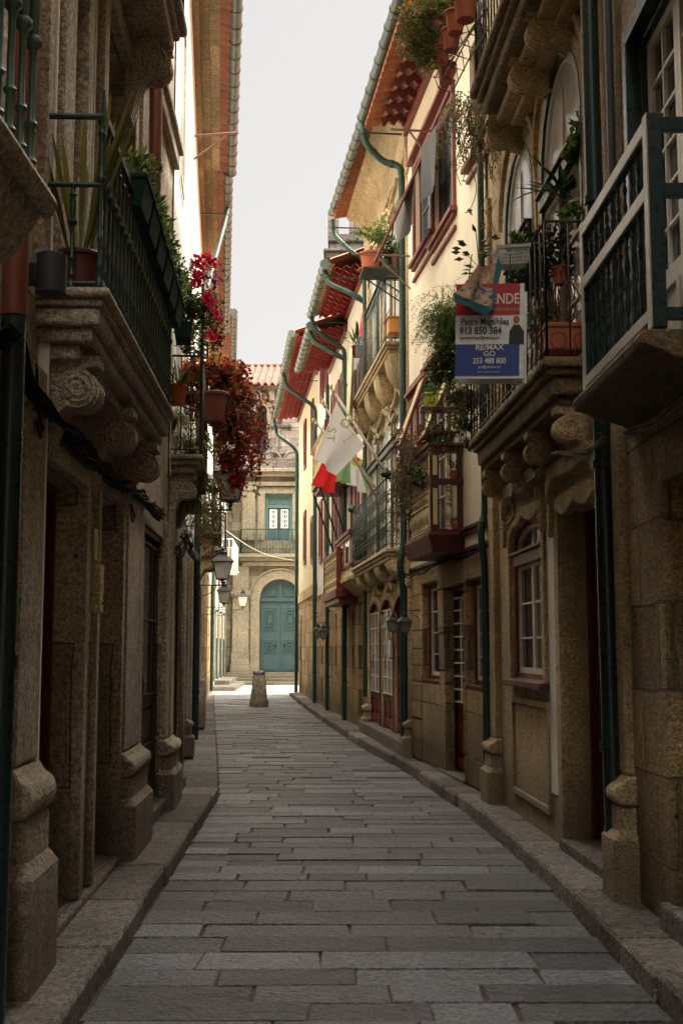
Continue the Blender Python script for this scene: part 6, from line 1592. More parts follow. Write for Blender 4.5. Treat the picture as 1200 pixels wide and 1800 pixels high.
R3_, _, _ = flag((690, 890), (558, 747), 19.2, 18.2, [([(600, 808, 18.3), (617, 800, 18.5), (612, 850, 18.4), (586, 846, 18.1)], 'flag_green'), ([(617, 800, 18.5), (632, 815, 18.6), (641, 868, 18.6), (612, 850, 18.4)], 'flag_white'), ([(632, 815, 18.6), (638, 822, 18.7), (648, 842, 18.8), (641, 868, 18.6)], 'flag_green')], 'pale green and white banner with a small crest on the farthest pole')
mb = MB(W); c = A(627, 812, 18.3); mb.prism([(c[0] + .09 * math.cos(a * .63), c[2] + .07 * math.sin(a * .63)) for a in range(10)], 'sz', c[1], c[1] + .001); e_ = build(mb, 'crest', M['gold'], R3_)
mb = MB(W); mb.prism([(c[0] + .05 * math.cos(a * .63) - .01, c[2] + .045 * math.sin(a * .63) + .03) for a in range(10)], 'sz', c[1] - .002, c[1] - .001); build(mb, 'crest_shield', M['flag_red'], e_)

# lanterns
lantern(FR4, FR4.s(690, 1110, .2), .2, FR4.px(690, 1110, .2)[1], .29, 'black lantern between the second and third arched red doors', True, hang=True, lit='lamp_dark_glass')
lantern(FR4, FR4.s(711, 1110, .2), .2, FR4.px(711, 1112, .2)[1], .29, 'black lantern beside the nearest arched red door next to the green pipe', True, hang=True, lit='lamp_dark_glass')
lantern(FR7, FR7.s(559, 1112, .25), .25, FR7.px(560, 1120, .25)[1], .36, 'small dark lantern on the far stone wall, left one of its pair', True, 'small far lanterns', hang=True, lit='lamp_dark_glass')
lantern(FR6, FR6.L - .25, .2, FR7.px(568, 1122, .25)[1] + .0, .36, 'small dark lantern on the far stone wall, right one beside the green pipe', True, 'small far lanterns', hang=True, lit='lamp_dark_glass')
def lan(F, x, y, Y, h, label, lit='lantern_glass'):
    p = Vector(A(x, y, Y)); q = p - F.o; q.z = 0
    return lantern(F, q.dot(F.u), q.dot(F.n), p.z, h, label, group='street lanterns on the left', lit=lit)
lan(FL4, 391, 1018, 25.5, .72, 'largest street lantern on a bracket from the left wall below the red foliage')
lan(FL5, 394, 1060, 36, .70, 'middle street lantern on the left glowing against the white facade')
lan(FL6, 427, 1066, 49, .76, 'farthest street lantern standing out before the church wall')
lan(FL3, 405, 880, 16.2, .72, 'dark lantern half hidden under the red blossoms', 'lamp_dark_glass')
# cylinder wall lamps on the left
def spot(F, px0, px1, d, r, h, label):
    s_, z_ = F.px(*px0, d); root = thing('wall_spotlight', F.P(s_, d, z_), label, 'wall lamp', 'dark cylinder wall lamps')
    mb = MB(F); mb.lathe((s_, d, z_), [(r * .8, 0), (r, .004), (r, h - .004), (r * .9, h), (r * .85, h - .02), (.01, h - .02)], 24); build(mb, 'housing', M['lamp_grey'], root, smooth=40)
    mb = MB(F); mb.box(s_ - .03, s_ + .03, .0, d - r * .9, z_ + h * .25, z_ + h * .75); mb.box(s_ - .05, s_ + .05, 0, .02, z_ + h * .15, z_ + h * .85); build(mb, 'arm', M['lamp_grey'], root, bevel=.003)
    return root
spot(FL2, (90, 518), None, .17, .068, .185, 'dark grey cylinder lamp mounted beside the long planter balcony on the left')
spot(FL2, (207, 773), None, .14, .055, .12, 'small black lamp tucked under the balcony brackets on the left')
# boards and boxes on the left wall
s_, z_ = FL2.px(152, 1030, .04); F = FL2
root = thing('meter_box', F.P(s_, 0, z_ - .35), 'narrow pale wooden box fixed on the left stone pier between two doorways', 'wall box')
za, zb_ = F.px(152, 1074, .05)[1], F.px(152, 985, .05)[1]
sP = (d1[1] + d2[0]) / 2
mb = MB(F); mb.box(sP - .07, sP + .07, .035, .085, za, zb_); build(mb, 'box', M['gran_hotel'], root, bevel=.006)
mb = MB(F); mb.tube([(sP, .088, za + .05), (sP + .02, .1, za + .07), (sP + .035, .088, za + .1)], .006, 5); build(mb, 'latch', M['iron'], root)
mb = MB(F); mb.box(sP - .04, sP + .05, .036, .045, zb_ + .03, zb_ + .22); tag(build(mb, 'paper_notice', M['cream_wood'], None), 'yellowed paper notice above the pale box on the left pier', 'notice')
s_, z_ = F.px(228, 895, .06)
for (xx, yy, lb) in ((228, 900, 'iron cable hook on the dark left wall beyond the second doorway'), (62, 740, 'looped black cable hook beside the near left pipe')):
    s_, z_ = F.px(xx, yy, .05); mb = MB(F); mb.tube([(s_ - .05, 0, z_ + .03), (s_ - .05, .07, z_ + .05), (s_, .09, z_ - .04), (s_ + .03, .07, z_ - .07), (s_ + .05, .05, z_ + .05), (s_ - .04, .05, z_ + .05)], .008, 5); tag(build(mb, 'cable_hook', M['iron'], None, fix=False), lb, 'hook')
# notice case at the hotel door
s_, z_ = FR4.px(691, 1125, .06); F = FR4; sN = (drs[0][1] + drs[1][0]) / 2
root = thing('menu_case', F.P(sN, 0, 1.4), 'small framed white menu case between the arched red doors', 'notice case'); za, zb_ = F.px(693, 1158, .06)[1], F.px(693, 1122, .06)[1]
mb = MB(F); mb.box(sN - .12, sN + .12, .045, .075, za, zb_); build(mb, 'frame', M['iron'], root); mb = MB(F); mb.box(sN - .1, sN + .1, .0755, .079, za + .02, zb_ - .02); mb.box(sN - .124, sN - .1201, .05, .07, za + .02, zb_ - .02); build(mb, 'menu', M['white_plastic'], root)

# cables
def pf(F, pts, d=.04): return [(F.px(x, y, d)[0], d, F.px(x, y, d)[1]) for x, y in pts]
cable_run(FL2, pf(FL2, [(5, 570), (30, 612), (55, 680), (100, 745), (150, 790), (200, 838), (245, 872), (285, 905)], .075), 16, .007, .045, 'thick sagging bundle of dark cables along the near left facade', 'cable', group='cable bundles')
cable_run(FL3, [(-2.3, .08, FL3.px(290, 905, .08)[1] + .0), (0, .1, 2.95), (1.5, .1, 2.85), (3.5, .1, 2.95), (6, .1, 3.1), (7.2, .1, 3.15)], 8, .008, .05, 'cable bundle continuing into the distance on the left wall', 'cable', group='cable bundles')
cable_run(FL2, pf(FL2, [(60, 640), (62, 700), (70, 745), (68, 770), (60, 740)], .05), 4, .006, .02, 'looped black cable tail hanging from the near left bundle', 'cable', group='cable bundles')
cable_run(FR2, pf(FR2, [(1062, 770), (1035, 790), (1000, 795), (975, 800), (955, 825), (930, 850), (905, 848)], .12), 7, .006, .022, 'twisted brown cables looping under the scroll brackets', 'cable_brown', group='cable bundles')
cable_run(FR2, pf(FR2, [(905, 848), (898, 880), (902, 905), (890, 925), (878, 925)], .11), 4, .005, .015, 'loose brown cable tails hanging by the green pipe', 'cable_brown', group='cable bundles')
cable_run(FR2, pf(FR2, [(1052, 780), (1050, 830), (1052, 870), (1046, 890), (1042, 875), (1048, 860)], .08), 2, .006, .008, 'single cable ending in a loop beside the near red door', 'cable_brown', group='cable bundles')
cable_run(FR1, pf(FR1, [(1200, 712), (1165, 735), (1130, 752), (1098, 764)], .06), 6, .007, .02, 'twisted cables running under the green railed balcony', 'cable_brown', group='cable bundles')
cable_run(FR3, [(.02, .07, zb - .2), (1.2, .07, zb - .23), (2.6, .07, zb - .2), (3.6, .07, zb - .24), (4.7, .08, zb - .22)], 5, .006, .015, 'thin wires strung along the top of the granite ground floor', 'cable', group='cable bundles')
mb = MB(W); a, b = Vector(A(395, 930, 44)), Vector(A(517, 985, 42))
mb.tube([tuple(a.lerp(b, t / 10) + Vector((0, 0, -.25 * math.sin(math.pi * t / 10)))) for t in range(11)], .010, 5); tag(build(mb, 'overhead_wire', M['white_plastic'], None, fix=False), 'pale wire sagging across the street before the church balcony', 'wire')

# bollard
gx, gy = W.ground(455, 1242); rB = 15.5 / 2100 * gy
mb = MB(W); hB = 62 / 2100 * gy * 1.0
mb.lathe((gx, gy, 0), [(rB * 1.05, 0), (rB * 1.07, hB * .02), (rB * 1.05, hB * .17), (rB * .96, hB * .19), (rB * .72, hB * .86), (rB * .64, hB * .875), (rB * .66, hB * .9), (rB * .72, hB * .91), (rB * .70, hB * .97), (rB * .5, hB), (.002, hB * 1.005)], 28)
tag(build(mb, 'bollard', M['bollard'], None, smooth=50), 'squat tapered granite bollard in the middle of the lane', 'bollard')
# round vent by the near red door
s_, z_ = FR2.px(1070, 1340, .06); F = FR2
mb = MB(F); mb.tube([(s_, .0, z_), (s_, .09, z_)], .05, 16); tag(build(mb, 'waste_pipe', M['rust_pipe'], None, fix=False, smooth=40), 'short rusty pipe mouth low on the wall beside the near red door', 'pipe')
# washing on the racks
mb_ = FR3
def rack(F, s_, d, z, label):
    mb = MB(F); mb.tube([(s_, 0, z), (s_, d, z)], .016, 5); mb.tube([(s_, 0, z - .5), (s_, d * .6, z - .01)], .014, 5); o = build(mb, 'rack_arm', M['wood_pole'], None, fix=False); return tag(o, label, 'drying rack', 'wooden drying racks')
p = FR3.px(733, 438, 0.05); rack(FR3, FR3.L - .15, .85, p[1] + .15, 'wooden drying arm below the lower plaid cloth')
p = FR3.px(762, 228, .05); rack(FR3, p[0] + .05, .6, p[1], 'red brown drying arm high on the plaster wall')
F = FR3; q = Vector(F.P(*[F.px(716, 330, .5)[0], .5, F.px(716, 330, .5)[1]]))
def hang(x0, x1, y0, y1, d, mat, label):
    a = F.px(x0, y0, d); b = F.px(x1, y0, d); zb2 = F.px((x0 + x1) / 2, y1, d)[1]
    zt_ = (a[1] + b[1]) / 2
    cloth('hanging_cloth', [F.P(a[0], d, zt_), F.P(b[0], d + .08, zt_ - .03), F.P(b[0], d + .1, zb2), F.P(a[0], d, zb2 + .04)], 8, 10, .03, mat, label, 'cloth')
hang(728, 706, 335, 420, .30, 'plaid', 'plaid cloth hanging out to dry beside the pots')
hang(766, 747, 240, 350, .14, 'darkcheck', 'dark checked cloth hanging outside the upper red window')
# ================================================================ plants
rv = lambda a=1.0: Vector((random.gauss(0, a), random.gauss(0, a), random.gauss(0, a)))
def sized(F, x, y, d):
    s, z = F.px(x, y, d); return F.P(s, d, z)
# red trailing foliage on the left
F = FL3
c = Vector(A(402, 735, 13.4)); 
root = thing('hanging_begonia', c + Vector((-.15, 0, -.1)), 'huge mass of trailing dark red foliage spilling from a pot over the lane', 'hanging plant')
mb = MB(W); pc = A(374, 742, 12.75); mb.lathe((pc[0], pc[1], pc[2]), pot_prof(.17, .32), 18); build(mb, 'pot', M['tile_dull'], root, smooth=35)
def beg(mb):
    s = lambda x, y, Y=13.4: Vector(A(x, y, Y)); k = 13.4 / 2100
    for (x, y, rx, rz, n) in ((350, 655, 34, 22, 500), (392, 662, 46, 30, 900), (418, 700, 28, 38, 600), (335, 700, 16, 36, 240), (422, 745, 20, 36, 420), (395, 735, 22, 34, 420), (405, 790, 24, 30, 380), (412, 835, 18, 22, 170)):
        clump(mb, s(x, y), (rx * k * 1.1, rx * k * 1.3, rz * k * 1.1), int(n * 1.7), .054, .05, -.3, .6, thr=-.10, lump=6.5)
    for _ in range(120):
        x = random.choice([random.uniform(325, 450), random.uniform(390, 450)]); y = 650 + abs(x - 395) * .5 + random.uniform(0, 60)
        trailing(mb, bst, A(x, y, 13.3 + random.gauss(0, .25)), random.uniform(.25, 1.15), random.randint(14, 34), .046, sway=.3, r=.003, out=(random.gauss(.2, .5), random.gauss(0, .4), .3))
bst = MB(W)
foliage(root, beg, 'begonia'); build(bst, 'stem', M['stem'], root, fix=False)
def begf(mb):
    for _ in range(190):
        t = .25 + .75 * random.random(); x = 412 + 26 * math.sin(t * 3.2) + random.gauss(0, 15) - 10 * (t > .8); y = 690 + 185 * t + random.gauss(0, 8)
        p = Vector(A(x, y, 13.15 + random.gauss(0, .12)))
        for k in range(3): leaf(mb, p, rv(), .036, .038)
foliage(root, begf, 'begonia_flower', 'blossoms')
# crimson and violet petunias above
root = thing('flower_box', A(340, 590, 11.2), 'green window box of magenta and violet petunias at the far end of the planter balcony', 'flower box')
mb = MB(W); a_ = A(322, 600, 11.2); T2 = Turned((a_[0], a_[1], a_[2]), .1)
mb = MB(T2); mb.taper([(-.07, -.16), (.07, -.16), (.07, .16), (-.07, .16)], 'sd', 0, .15, [(-.09, -.18), (.09, -.18), (.09, .18), (-.09, .18)]); build(mb, 'box', M['planter_green'], root, bevel=.006)
def pf_(mb):
    for (x, y, rx, rz, n) in ((345, 510, 32, 46, 800), (370, 540, 24, 40, 420), (330, 560, 26, 34, 420), (310, 500, 16, 30, 200)):
        k = 11.2 / 2100; clump(mb, A(x, y, 11.2), (rx * k, rx * k, rz * k), n, .04, .02, .2)
foliage(root, pf_, 'leaf')
def pf2(mb):
    for (x, y) in ((350, 455), (360, 453), (343, 462), (372, 458), (345, 485), (352, 487), (349, 495), (366, 518), (364, 526), (376, 470), (358, 470), (340, 500), (372, 535), (380, 555), (372, 590)):
        p = Vector(A(x, y, 11.0)) 
        for k in range(16): leaf(mb, p + rv(.018), rv(), .05, .05)
foliage(root, pf2, 'petunia', 'blossoms')
def pf3(mb):
    for _ in range(26):
        p = Vector(A(random.gauss(374, 9), random.gauss(492, 15), 11.0))
        for k in range(4): leaf(mb, p + rv(.008), rv(), .03, .03)
foliage(root, pf3, 'violet', 'violet_blossoms')
root = thing('trailing_plant', A(318, 560, 11.6), 'bushy green foliage cascading between the planters and the red plant', 'hanging plant')
foliage(root, lambda mb: [clump(mb, A(300, 470, 10.6), (.12, .3, .16), 380, .05, .022, .3), clump(mb, A(322, 530, 11.2), (.16, .3, .2), 520, .05, .022, .1), clump(mb, A(338, 590, 11.8), (.16, .3, .18), 380, .05, .024, -.1), clump(mb, A(322, 630, 12.1), (.16, .3, .14), 300, .05, .024, -.2)], 'leaf')
root = thing('trailing_plant', A(385, 590, 12.2), 'thin sprays of red leaves trailing below the petunias on the left', 'hanging plant')
def tr_(mb):
    for _ in range(30): trailing(mb, None, A(random.uniform(355, 392), random.uniform(535, 590), 12), random.uniform(.2, .45), 20, .042)
foliage(root, tr_, 'begonia')
# planters along the long balcony rail
F = FL2; D = .34
k0 = F.px(230, 400, D)[0]
planters = []
zr_ = zr
specs = [('topmost small leafy green planter hooked on the balcony rail nearest the camera', 'leaf', 0), ('second green planter along the left balcony rail with sparse shoots', 'leaf', 1), ('third green planter on the left rail filled with fine stems', 'leaf_fern', 1),
         ('fourth green planter on the left rail under bushy growth', 'leaf', 1), ('fifth dark planter on the left rail near the petunias', 'leaf_dark', 1), ('last planter on the left rail tipped below the petunias', 'leaf', 1)]
fx0, fx1 = F.px(250, 400, .42)[0], F.px(335, 560, .42)[0]
FLz = F
proto = None
K2d = dict(n0=0)
bal_s0 = F.px(184, 545, .34)[0]; bal_s1 = F.px(306, 712, .34)[0]
for i, (lb, mt, kk) in enumerate(specs):
    s_ = bal_s0 + 1.15 + (bal_s1 - bal_s0 - 1.15) * (i / 5.3); zz = F.px(184, 545, .34)[1] + .12 + .80 - .02 * i
    root = thing('planter_box', F.P(s_, .32, zz), lb, 'planter', 'green planters on the left balcony rail')
    mb = MB(F); e = .115
    mb.taper([(s_ - .16, .25), (s_ + .16, .25), (s_ + .16, .37), (s_ - .16, .37)], 'sd', zz - .02, zz + .14, [(s_ - .185, .22), (s_ + .185, .22), (s_ + .185, .40), (s_ - .185, .40)]); mb.box(s_ - .195, s_ + .195, .21, .41, zz + .14, zz + .165); build(mb, 'box', M['planter_green'], root, bevel=.005)
    c_ = F.P(s_, .33, zz + .22)
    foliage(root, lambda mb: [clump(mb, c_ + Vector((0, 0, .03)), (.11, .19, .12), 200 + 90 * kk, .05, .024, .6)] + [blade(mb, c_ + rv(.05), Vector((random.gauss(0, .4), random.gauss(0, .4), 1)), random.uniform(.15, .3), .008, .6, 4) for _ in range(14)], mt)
# pot with striped sansevieria blades on the balcony
pl_ = Vector(FL2.P(bal_s0 + .22, .17, F.px(184, 545, .34)[1] + .13))
root = potted(tuple(pl_), .115, .22, 'brown pot of tall sword shaped yellow green blades on the left balcony', 'potted plant', 'terra_dk')
def snk(mb):
    for _ in range(22):
        a = random.random() * 6.28; r_ = random.random() * .06
        blade(mb, pl_ + Vector((r_ * math.cos(a), r_ * math.sin(a), .18)), Vector((math.cos(a) * .30, math.sin(a) * .30, 1)), random.uniform(.4, .95), .032, random.choice([.02, .05, .5]), 6)
foliage(root, snk, 'snake')
# spider plants on the narrow house balcony
for i, (x, y, Y, n, lb) in enumerate(((300, 735, 12.0, 80, 'striped spider plant arching over the edge of the narrow balcony, nearest of three'), (335, 780, 12.4, 130, 'large striped spider plant cascading down the middle of the narrow balcony'), (352, 850, 12.9, 130, 'lowest striped spider plant hanging below the red foliage'))):
    p0_ = Vector(A(x, y, Y)); root = thing('spider_plant', p0_, lb, 'hanging plant', 'striped spider plants on the narrow balcony')
    mb = MB(W); mb.lathe((p0_.x, p0_.y, p0_.z - .12), pot_prof(.08, .13), 12); build(mb, 'pot', M['terra_dk'], root, smooth=35)
    def sp_(mb):
        for _ in range(n):
            a = random.random() * 6.28; blade(mb, p0_ + rv(.03), Vector((math.cos(a), math.sin(a), random.uniform(.2, 1.2))), random.uniform(.25, .5), .014, 2.6, 7)
        for _ in range(n // 9):
            q = p0_ + Vector((random.gauss(0, .13), random.gauss(0, .1), -random.uniform(.15, .5)))
            for k in range(16): a = random.random() * 6.28; blade(mb, q, Vector((math.cos(a), math.sin(a), random.uniform(-.2, .9))), random.uniform(.12, .26), .010, 2.4, 5)
    foliage(root, sp_, 'spider')
    mb = MB(W)
    for _ in range(8): trailing(MB(W), mb, p0_ + rv(.04), random.uniform(.3, .6), 0, .01, r=.0025)
    build(mb, 'runner', M['cream_wood'], root, fix=False)
root = potted(A(312, 712, 11.7), .10, .2, 'terracotta pot of grassy leaves behind the iron rail on the left', 'potted plant')
foliage(root, lambda mb: [blade(mb, Vector(A(312, 690, 11.7)) + rv(.03), Vector((random.gauss(0, .6), random.gauss(0, .6), 1)), random.uniform(.2, .42), .016, 1.2, 5) for _ in range(70)], 'leaf')
# distant hanging greenery low on the left houses
root = thing('trailing_plant', A(383, 905, 20), 'dry green fronds hanging from the far left balcony above the large lantern', 'hanging plant')
foliage(root, lambda mb: [clump(mb, A(372, 900, 20), (.22, .3, .35), 260, .10, .03, -.6), clump(mb, A(366, 935, 20), (.18, .3, .35), 160, .10, .03, -.6)], 'leaf_dry')

# ---- right side: potted rack under the top balcony
F = FR2; Dt = .62
racks = [((783, 132, 10.6, .085, .17), 'lowest terracotta pot in the wire rack at the top right'), ((776, 98, 10.2, .075, .15), 'small terracotta pot in the wire rack, second from the bottom'), ((793, 75, 9.8, .085, .17), 'third terracotta pot up the wire rack'), ((818, 22, 9.0, .10, .18), 'large terracotta pot in the wire rack cut by the top of the picture'), ((800, 45, 9.4, .085, .17), 'slanting terracotta pot high in the wire rack')]
for (x, y, Y, r_, h_), lb in racks:
    potted(A(x, y + 14, Y), r_ * 1.05, h_ * 1.1, lb, 'potted plant', 'terra', 'terracotta pots in the wire rack')
    o = [q for q in COL.objects if q.get('label') == lb][0]; pp = Vector(A(x, y - 22, Y))
    foliage(o, lambda mb: clump(mb, pp, (.09, .09, .08), 90, .035, .018, .5), 'leaf_olive')
mb = MB(W)
P_ = [A(770, 150, 10.8), A(812, 70, 9.6), A(860, 20, 8.9)]
for dx, dy in ((0, 0), (24, 8), (-6, -18), (20, -26)): mb.tube([A(770 + dx, 155 + dy, 10.8), A(800 + dx, 95 + dy, 9.9), A(835 + dx, 40 + dy, 9.1)], .007, 5, world=True)
for k in range(7):
    t = k / 6; x = 770 + 65 * t; y = 155 - 115 * t; Y = 10.8 - 1.7 * t; mb.tube([A(x, y, Y), A(x + 24, y + 8, Y), A(x + 20, y - 26, Y), A(x - 6, y - 18, Y), A(x, y, Y)], .006, 5, world=True)
tag(build(mb, 'pot_rack', M['iron_rust'], None, fix=False), 'rusty wire rack of flower pots outside the mossy top balcony', 'plant rack')
root = thing('flowering_shrub', A(768, 70, 10.4), 'wide olive green shrub spreading over the sky from the top right balcony', 'shrub')
def shr(mb):
    k = 10.2 / 2100
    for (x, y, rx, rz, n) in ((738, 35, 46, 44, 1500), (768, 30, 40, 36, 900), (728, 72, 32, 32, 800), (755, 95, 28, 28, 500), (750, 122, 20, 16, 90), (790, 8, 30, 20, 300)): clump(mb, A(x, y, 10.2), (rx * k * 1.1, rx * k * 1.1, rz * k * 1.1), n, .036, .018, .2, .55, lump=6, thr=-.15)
foliage(root, shr, 'leaf_olive')
mb = MB(W)
for _ in range(40): a_ = Vector(A(random.uniform(765, 790), random.uniform(85, 110), 10.3)); b_2 = Vector(A(random.uniform(700, 790), random.uniform(5, 120), 10.2)); mb.tube([tuple(a_), tuple(a_.lerp(b_2, .5) + Vector((0, 0, .04))), tuple(b_2)], .003, 4, world=True, rr=[.005, .003, .001])
build(mb, 'twig', M['stem'], root, fix=False)
# hanging succulent strings
root = thing('trailing_succulent', A(845, 175, 11.6), 'long stringy succulent stems dangling below the mossy top balcony', 'hanging plant')
mb = MB(W); ms = MB(W)
for _ in range(80):
    x = random.uniform(795, 885); y = 150 + (x - 795) * .35 + random.uniform(0, 30); trailing(mb, ms, A(x, y, random.uniform(11.2, 11.8)), random.choice([random.uniform(.35, .75), random.uniform(.5, .9)]), 16, .035, sway=.35, r=.004)
for x, y, L_ in ((830, 230, 1.1), (845, 240, 1.35), (862, 245, 1.3), (872, 250, 1.2), (820, 230, .95)):
    pts = trailing(mb, ms, A(x, y, 11.4), L_, 4, .03, sway=.5, r=.005)
    for k in range(14): leaf(mb, pts[-1], rv(), .05, .02, random.random())
for k in range(8): clump(mb, A(random.uniform(795, 840), random.uniform(175, 300), 11.5), (.07, .07, .09), 60, .03, .014, 0)
build(mb, 'foliage', M['leaf_olive'], root, fix=False); build(ms, 'stem', M['stem'], root, fix=False)
# yucca, vine and shrubs on the first-floor balcony
yb = Vector(A(985, 345, 8.6)); 
root = thing('yucca', A(985, 590, 8.5), 'dark spiky yucca rising above the iron balcony on the right', 'potted plant')
def yu(mb):
    for _ in range(42):
        a = random.random() * 6.28; blade(mb, yb + rv(.02), Vector((math.cos(a), math.sin(a), random.uniform(-.1, 1.6))), random.uniform(.25, .46), .035, random.uniform(.2, 1.2), 6)
foliage(root, yu, 'yucca')
mb = MB(W); mb.tube([A(988, 600, 8.5), A(990, 480, 8.55), A(985, 350, 8.6)], .02, 8, world=True, rr=[.03, .024, .02]); build(mb, 'trunk', M['stem'], root, fix=False)
ptb = A(988, 620, 8.4)
mb = MB(W); mb.box(ptb[0] - .13, ptb[0] + .12, ptb[1] - .1, ptb[1] + .25, ptb[2], ptb[2] + .19); mb.box(ptb[0] - .14, ptb[0] + .13, ptb[1] - .11, ptb[1] + .26, ptb[2] + .16, ptb[2] + .2); build(mb, 'trough', M['terra'], root, bevel=.012)
root = thing('climbing_vine', A(1030, 260, 8.2), 'broad leaved green vine climbing beside the near arched window', 'climber')
foliage(root, lambda mb: [clump(mb, A(1030, 240, 8.2), (.10, .15, .17), 160, .07, .065, .1, thr=-.2), clump(mb, A(1015, 290, 8.2), (.10, .14, .14), 120, .06, .055, .1), clump(mb, A(1010, 360, 8.2), (.12, .15, .15), 110, .06, .05, .1)], 'leaf_fern')
root = thing('balcony_shrub', A(965, 560, 8.7), 'tangled dark shrub filling the iron balcony behind the sale board', 'shrub')
def bs(mb):
    k = 8.8 / 2100
    for (x, y, rx, rz, n) in ((955, 430, 45, 40, 500), (935, 480, 45, 45, 700), (985, 470, 35, 60, 500), (920, 515, 35, 28, 400), (960, 560, 40, 50, 400), (1000, 400, 20, 40, 200), (907, 590, 14, 20, 200), (903, 572, 11, 12, 80)): clump(mb, A(x, y, 8.7 if x > 910 else 8.03), (rx * k, rx * k * 1.2, rz * k), n, .042, .026, .1, .6)
foliage(root, bs, 'leaf_dark')
mb = MB(W)
for _ in range(30):
    a_ = Vector(A(random.uniform(945, 1010), random.uniform(600, 620), 8.6)); b_2 = Vector(A(random.uniform(920, 1010), random.uniform(380, 500), 8.7)); mb.tube([tuple(a_), tuple(a_.lerp(b_2, .5) + rv(.04)), tuple(b_2)], .004, 4, world=True, rr=[.008, .006, .002])
build(mb, 'branch', M['stem'], root, fix=False)
for i, (x, y, r_, h_, lb) in enumerate(((985, 500, .07, .13, 'small brown pot standing behind the iron scrollwork'), (955, 610, .08, .14, 'terracotta pot at the near corner of the iron balcony'))):
    Y_ = 8.55 + .2 * i; o = potted(A(x, y, Y_), r_, h_, lb, 'potted plant', 'terra'); foliage(o, lambda mb: clump(mb, Vector(A(x, y - 30, Y_)), (.09, .09, .08), 90, .04, .02, .4), 'leaf_dark')
# slender broad leaf sprig seen against the plaster wall
root = thing('leafy_sprig', A(840, 480, 9.6), 'single dark leaved sprig standing against the cream wall above the towel', 'potted plant')
def sprig(mb):
    for (x, y, sx, sy) in ((818, 428, -1, .1), (812, 440, -1, 0), (815, 455, -1, -.05), (836, 412, -.3, 1), (842, 425, .9, .3), (858, 418, 1, 0), (828, 445, -.8, .2), (845, 450, .8, .4), (833, 470, -.7, .3), (846, 472, .7, .5), (826, 478, -.6, .1), (838, 490, -.4, .5), (850, 440, .8, .6)):
        for k in range(2): leaf(mb, Vector(A(x + random.gauss(0, 2), y + random.gauss(0, 2), 9.6)), Vector((sx, random.gauss(0, .3), sy * .6)), .085, .04, random.random() * .5)
foliage(root, sprig, 'leaf'); mb = MB(W); mb.tube([A(842, 500, 9.6), A(840, 450, 9.6), A(836, 410, 9.6)], .004, 5, world=True); mb.tube([A(842, 470, 9.6), A(822, 450, 9.6)], .003, 4, world=True); mb.tube([A(841, 440, 9.6), A(856, 420, 9.6)], .003, 4, world=True); build(mb, 'stem', M['stem'], root, fix=False)
root = thing('leafy_sprig', A(900, 445, 8.3), 'bright green seedlings growing out of the grey basket', 'potted plant')
foliage(root, lambda mb: [clump(mb, A(905, 428, 8.3), (.07, .06, .06), 90, .05, .03, .5), clump(mb, A(885, 430, 8.3), (.05, .05, .04), 40, .045, .03, .5)], 'leaf')
# ferns and climbers on the plaster house
root = thing('hanging_fern', A(785, 560, 11.9), 'large feathery green asparagus fern bulging beside the sale board', 'hanging plant')
def fern(mb):
    for _ in range(340):
        a = random.random() * 6.28; p = Vector(A(random.gauss(790, 13), random.gauss(565, 20), 11.8)); d0 = Vector((math.cos(a) - .35, math.sin(a), random.uniform(.2, 1.3)))
        L_ = random.uniform(.2, .48); v = d0.normalized(); q = p.copy()
        for k in range(16):
            q = q + v * L_ / 16; v = (v + Vector((0, 0, -.13))).normalized()
            for h in range(2): leaf(mb, q, rv() + v * .6, .028, .007)
foliage(root, fern, 'leaf_fern')
root = thing('ivy_curtain', A(790, 620, 12.2), 'ivy hanging in a curtain from the fern down past the red bay', 'climber')
mb = MB(W); ms = MB(W); k = 12 / 2100
for (x, y, rx, rz, n) in ((790, 610, 32, 34, 800), (780, 645, 28, 26, 520), (800, 680, 22, 28, 300), (822, 700, 20, 34, 420), (815, 745, 18, 30, 260), (765, 660, 14, 20, 160), (828, 770, 14, 20, 160), (838, 720, 10, 16, 90)): clump(mb, A(x, y, 12.0), (rx * k, rx * k * 1.1, rz * k), n, .042, .032, -.1, .5, lump=5)
for _ in range(34): trailing(mb, ms, A(random.uniform(765, 830), random.uniform(630, 700), random.uniform(11.7, 12.3)), random.uniform(.3, .8), 22, .04, r=.003)
build(mb, 'foliage', M['leaf'], root, fix=False); build(ms, 'stem', M['stem'], root, fix=False)
# bay balcony plants
F = FR3
def on(F, x, y, d): s_, z_ = F.px(x, y, d); return F.P(s_, d, z_)
bayz = zt + 0
bz_ = FR3.px(757, 788, .40)[1] + .08; bz_m = FR3.px(757, 845, .40)[1] + .04; bz_f = FR3.px(757, 938, .40)[1] + .02
items = [(q0 + .12, .2, bz_, .13, .13, 'glazed', 'wide green glazed bowl on top of the red bay rail', 'leaf_dry', 1), (q0 + .42, .3, bz_, .085, .15, 'glazed', 'tall green glazed pot beside the bowl on the red bay', 'leaf_dry', 1), (q0 + .8, .3, bz_, .09, .13, 'terra', 'terracotta pot further along the red bay rail', 'leaf_dry', 1), (q0 + 1.15, .3, bz_, .08, .12, 'terra', 'farthest pot on the red bay rail under brown sprays', 'leaf_dry', 1),
         (q0 + .05, .12, bz_m, .05, .09, 'terra', 'tiny orange pot on the middle shelf of the red bay', 'leaf', 0), (q0 + .06, .13, bz_f, .06, .10, 'terra', 'tiny orange pot on the floor of the red bay', 'leaf', 0)]
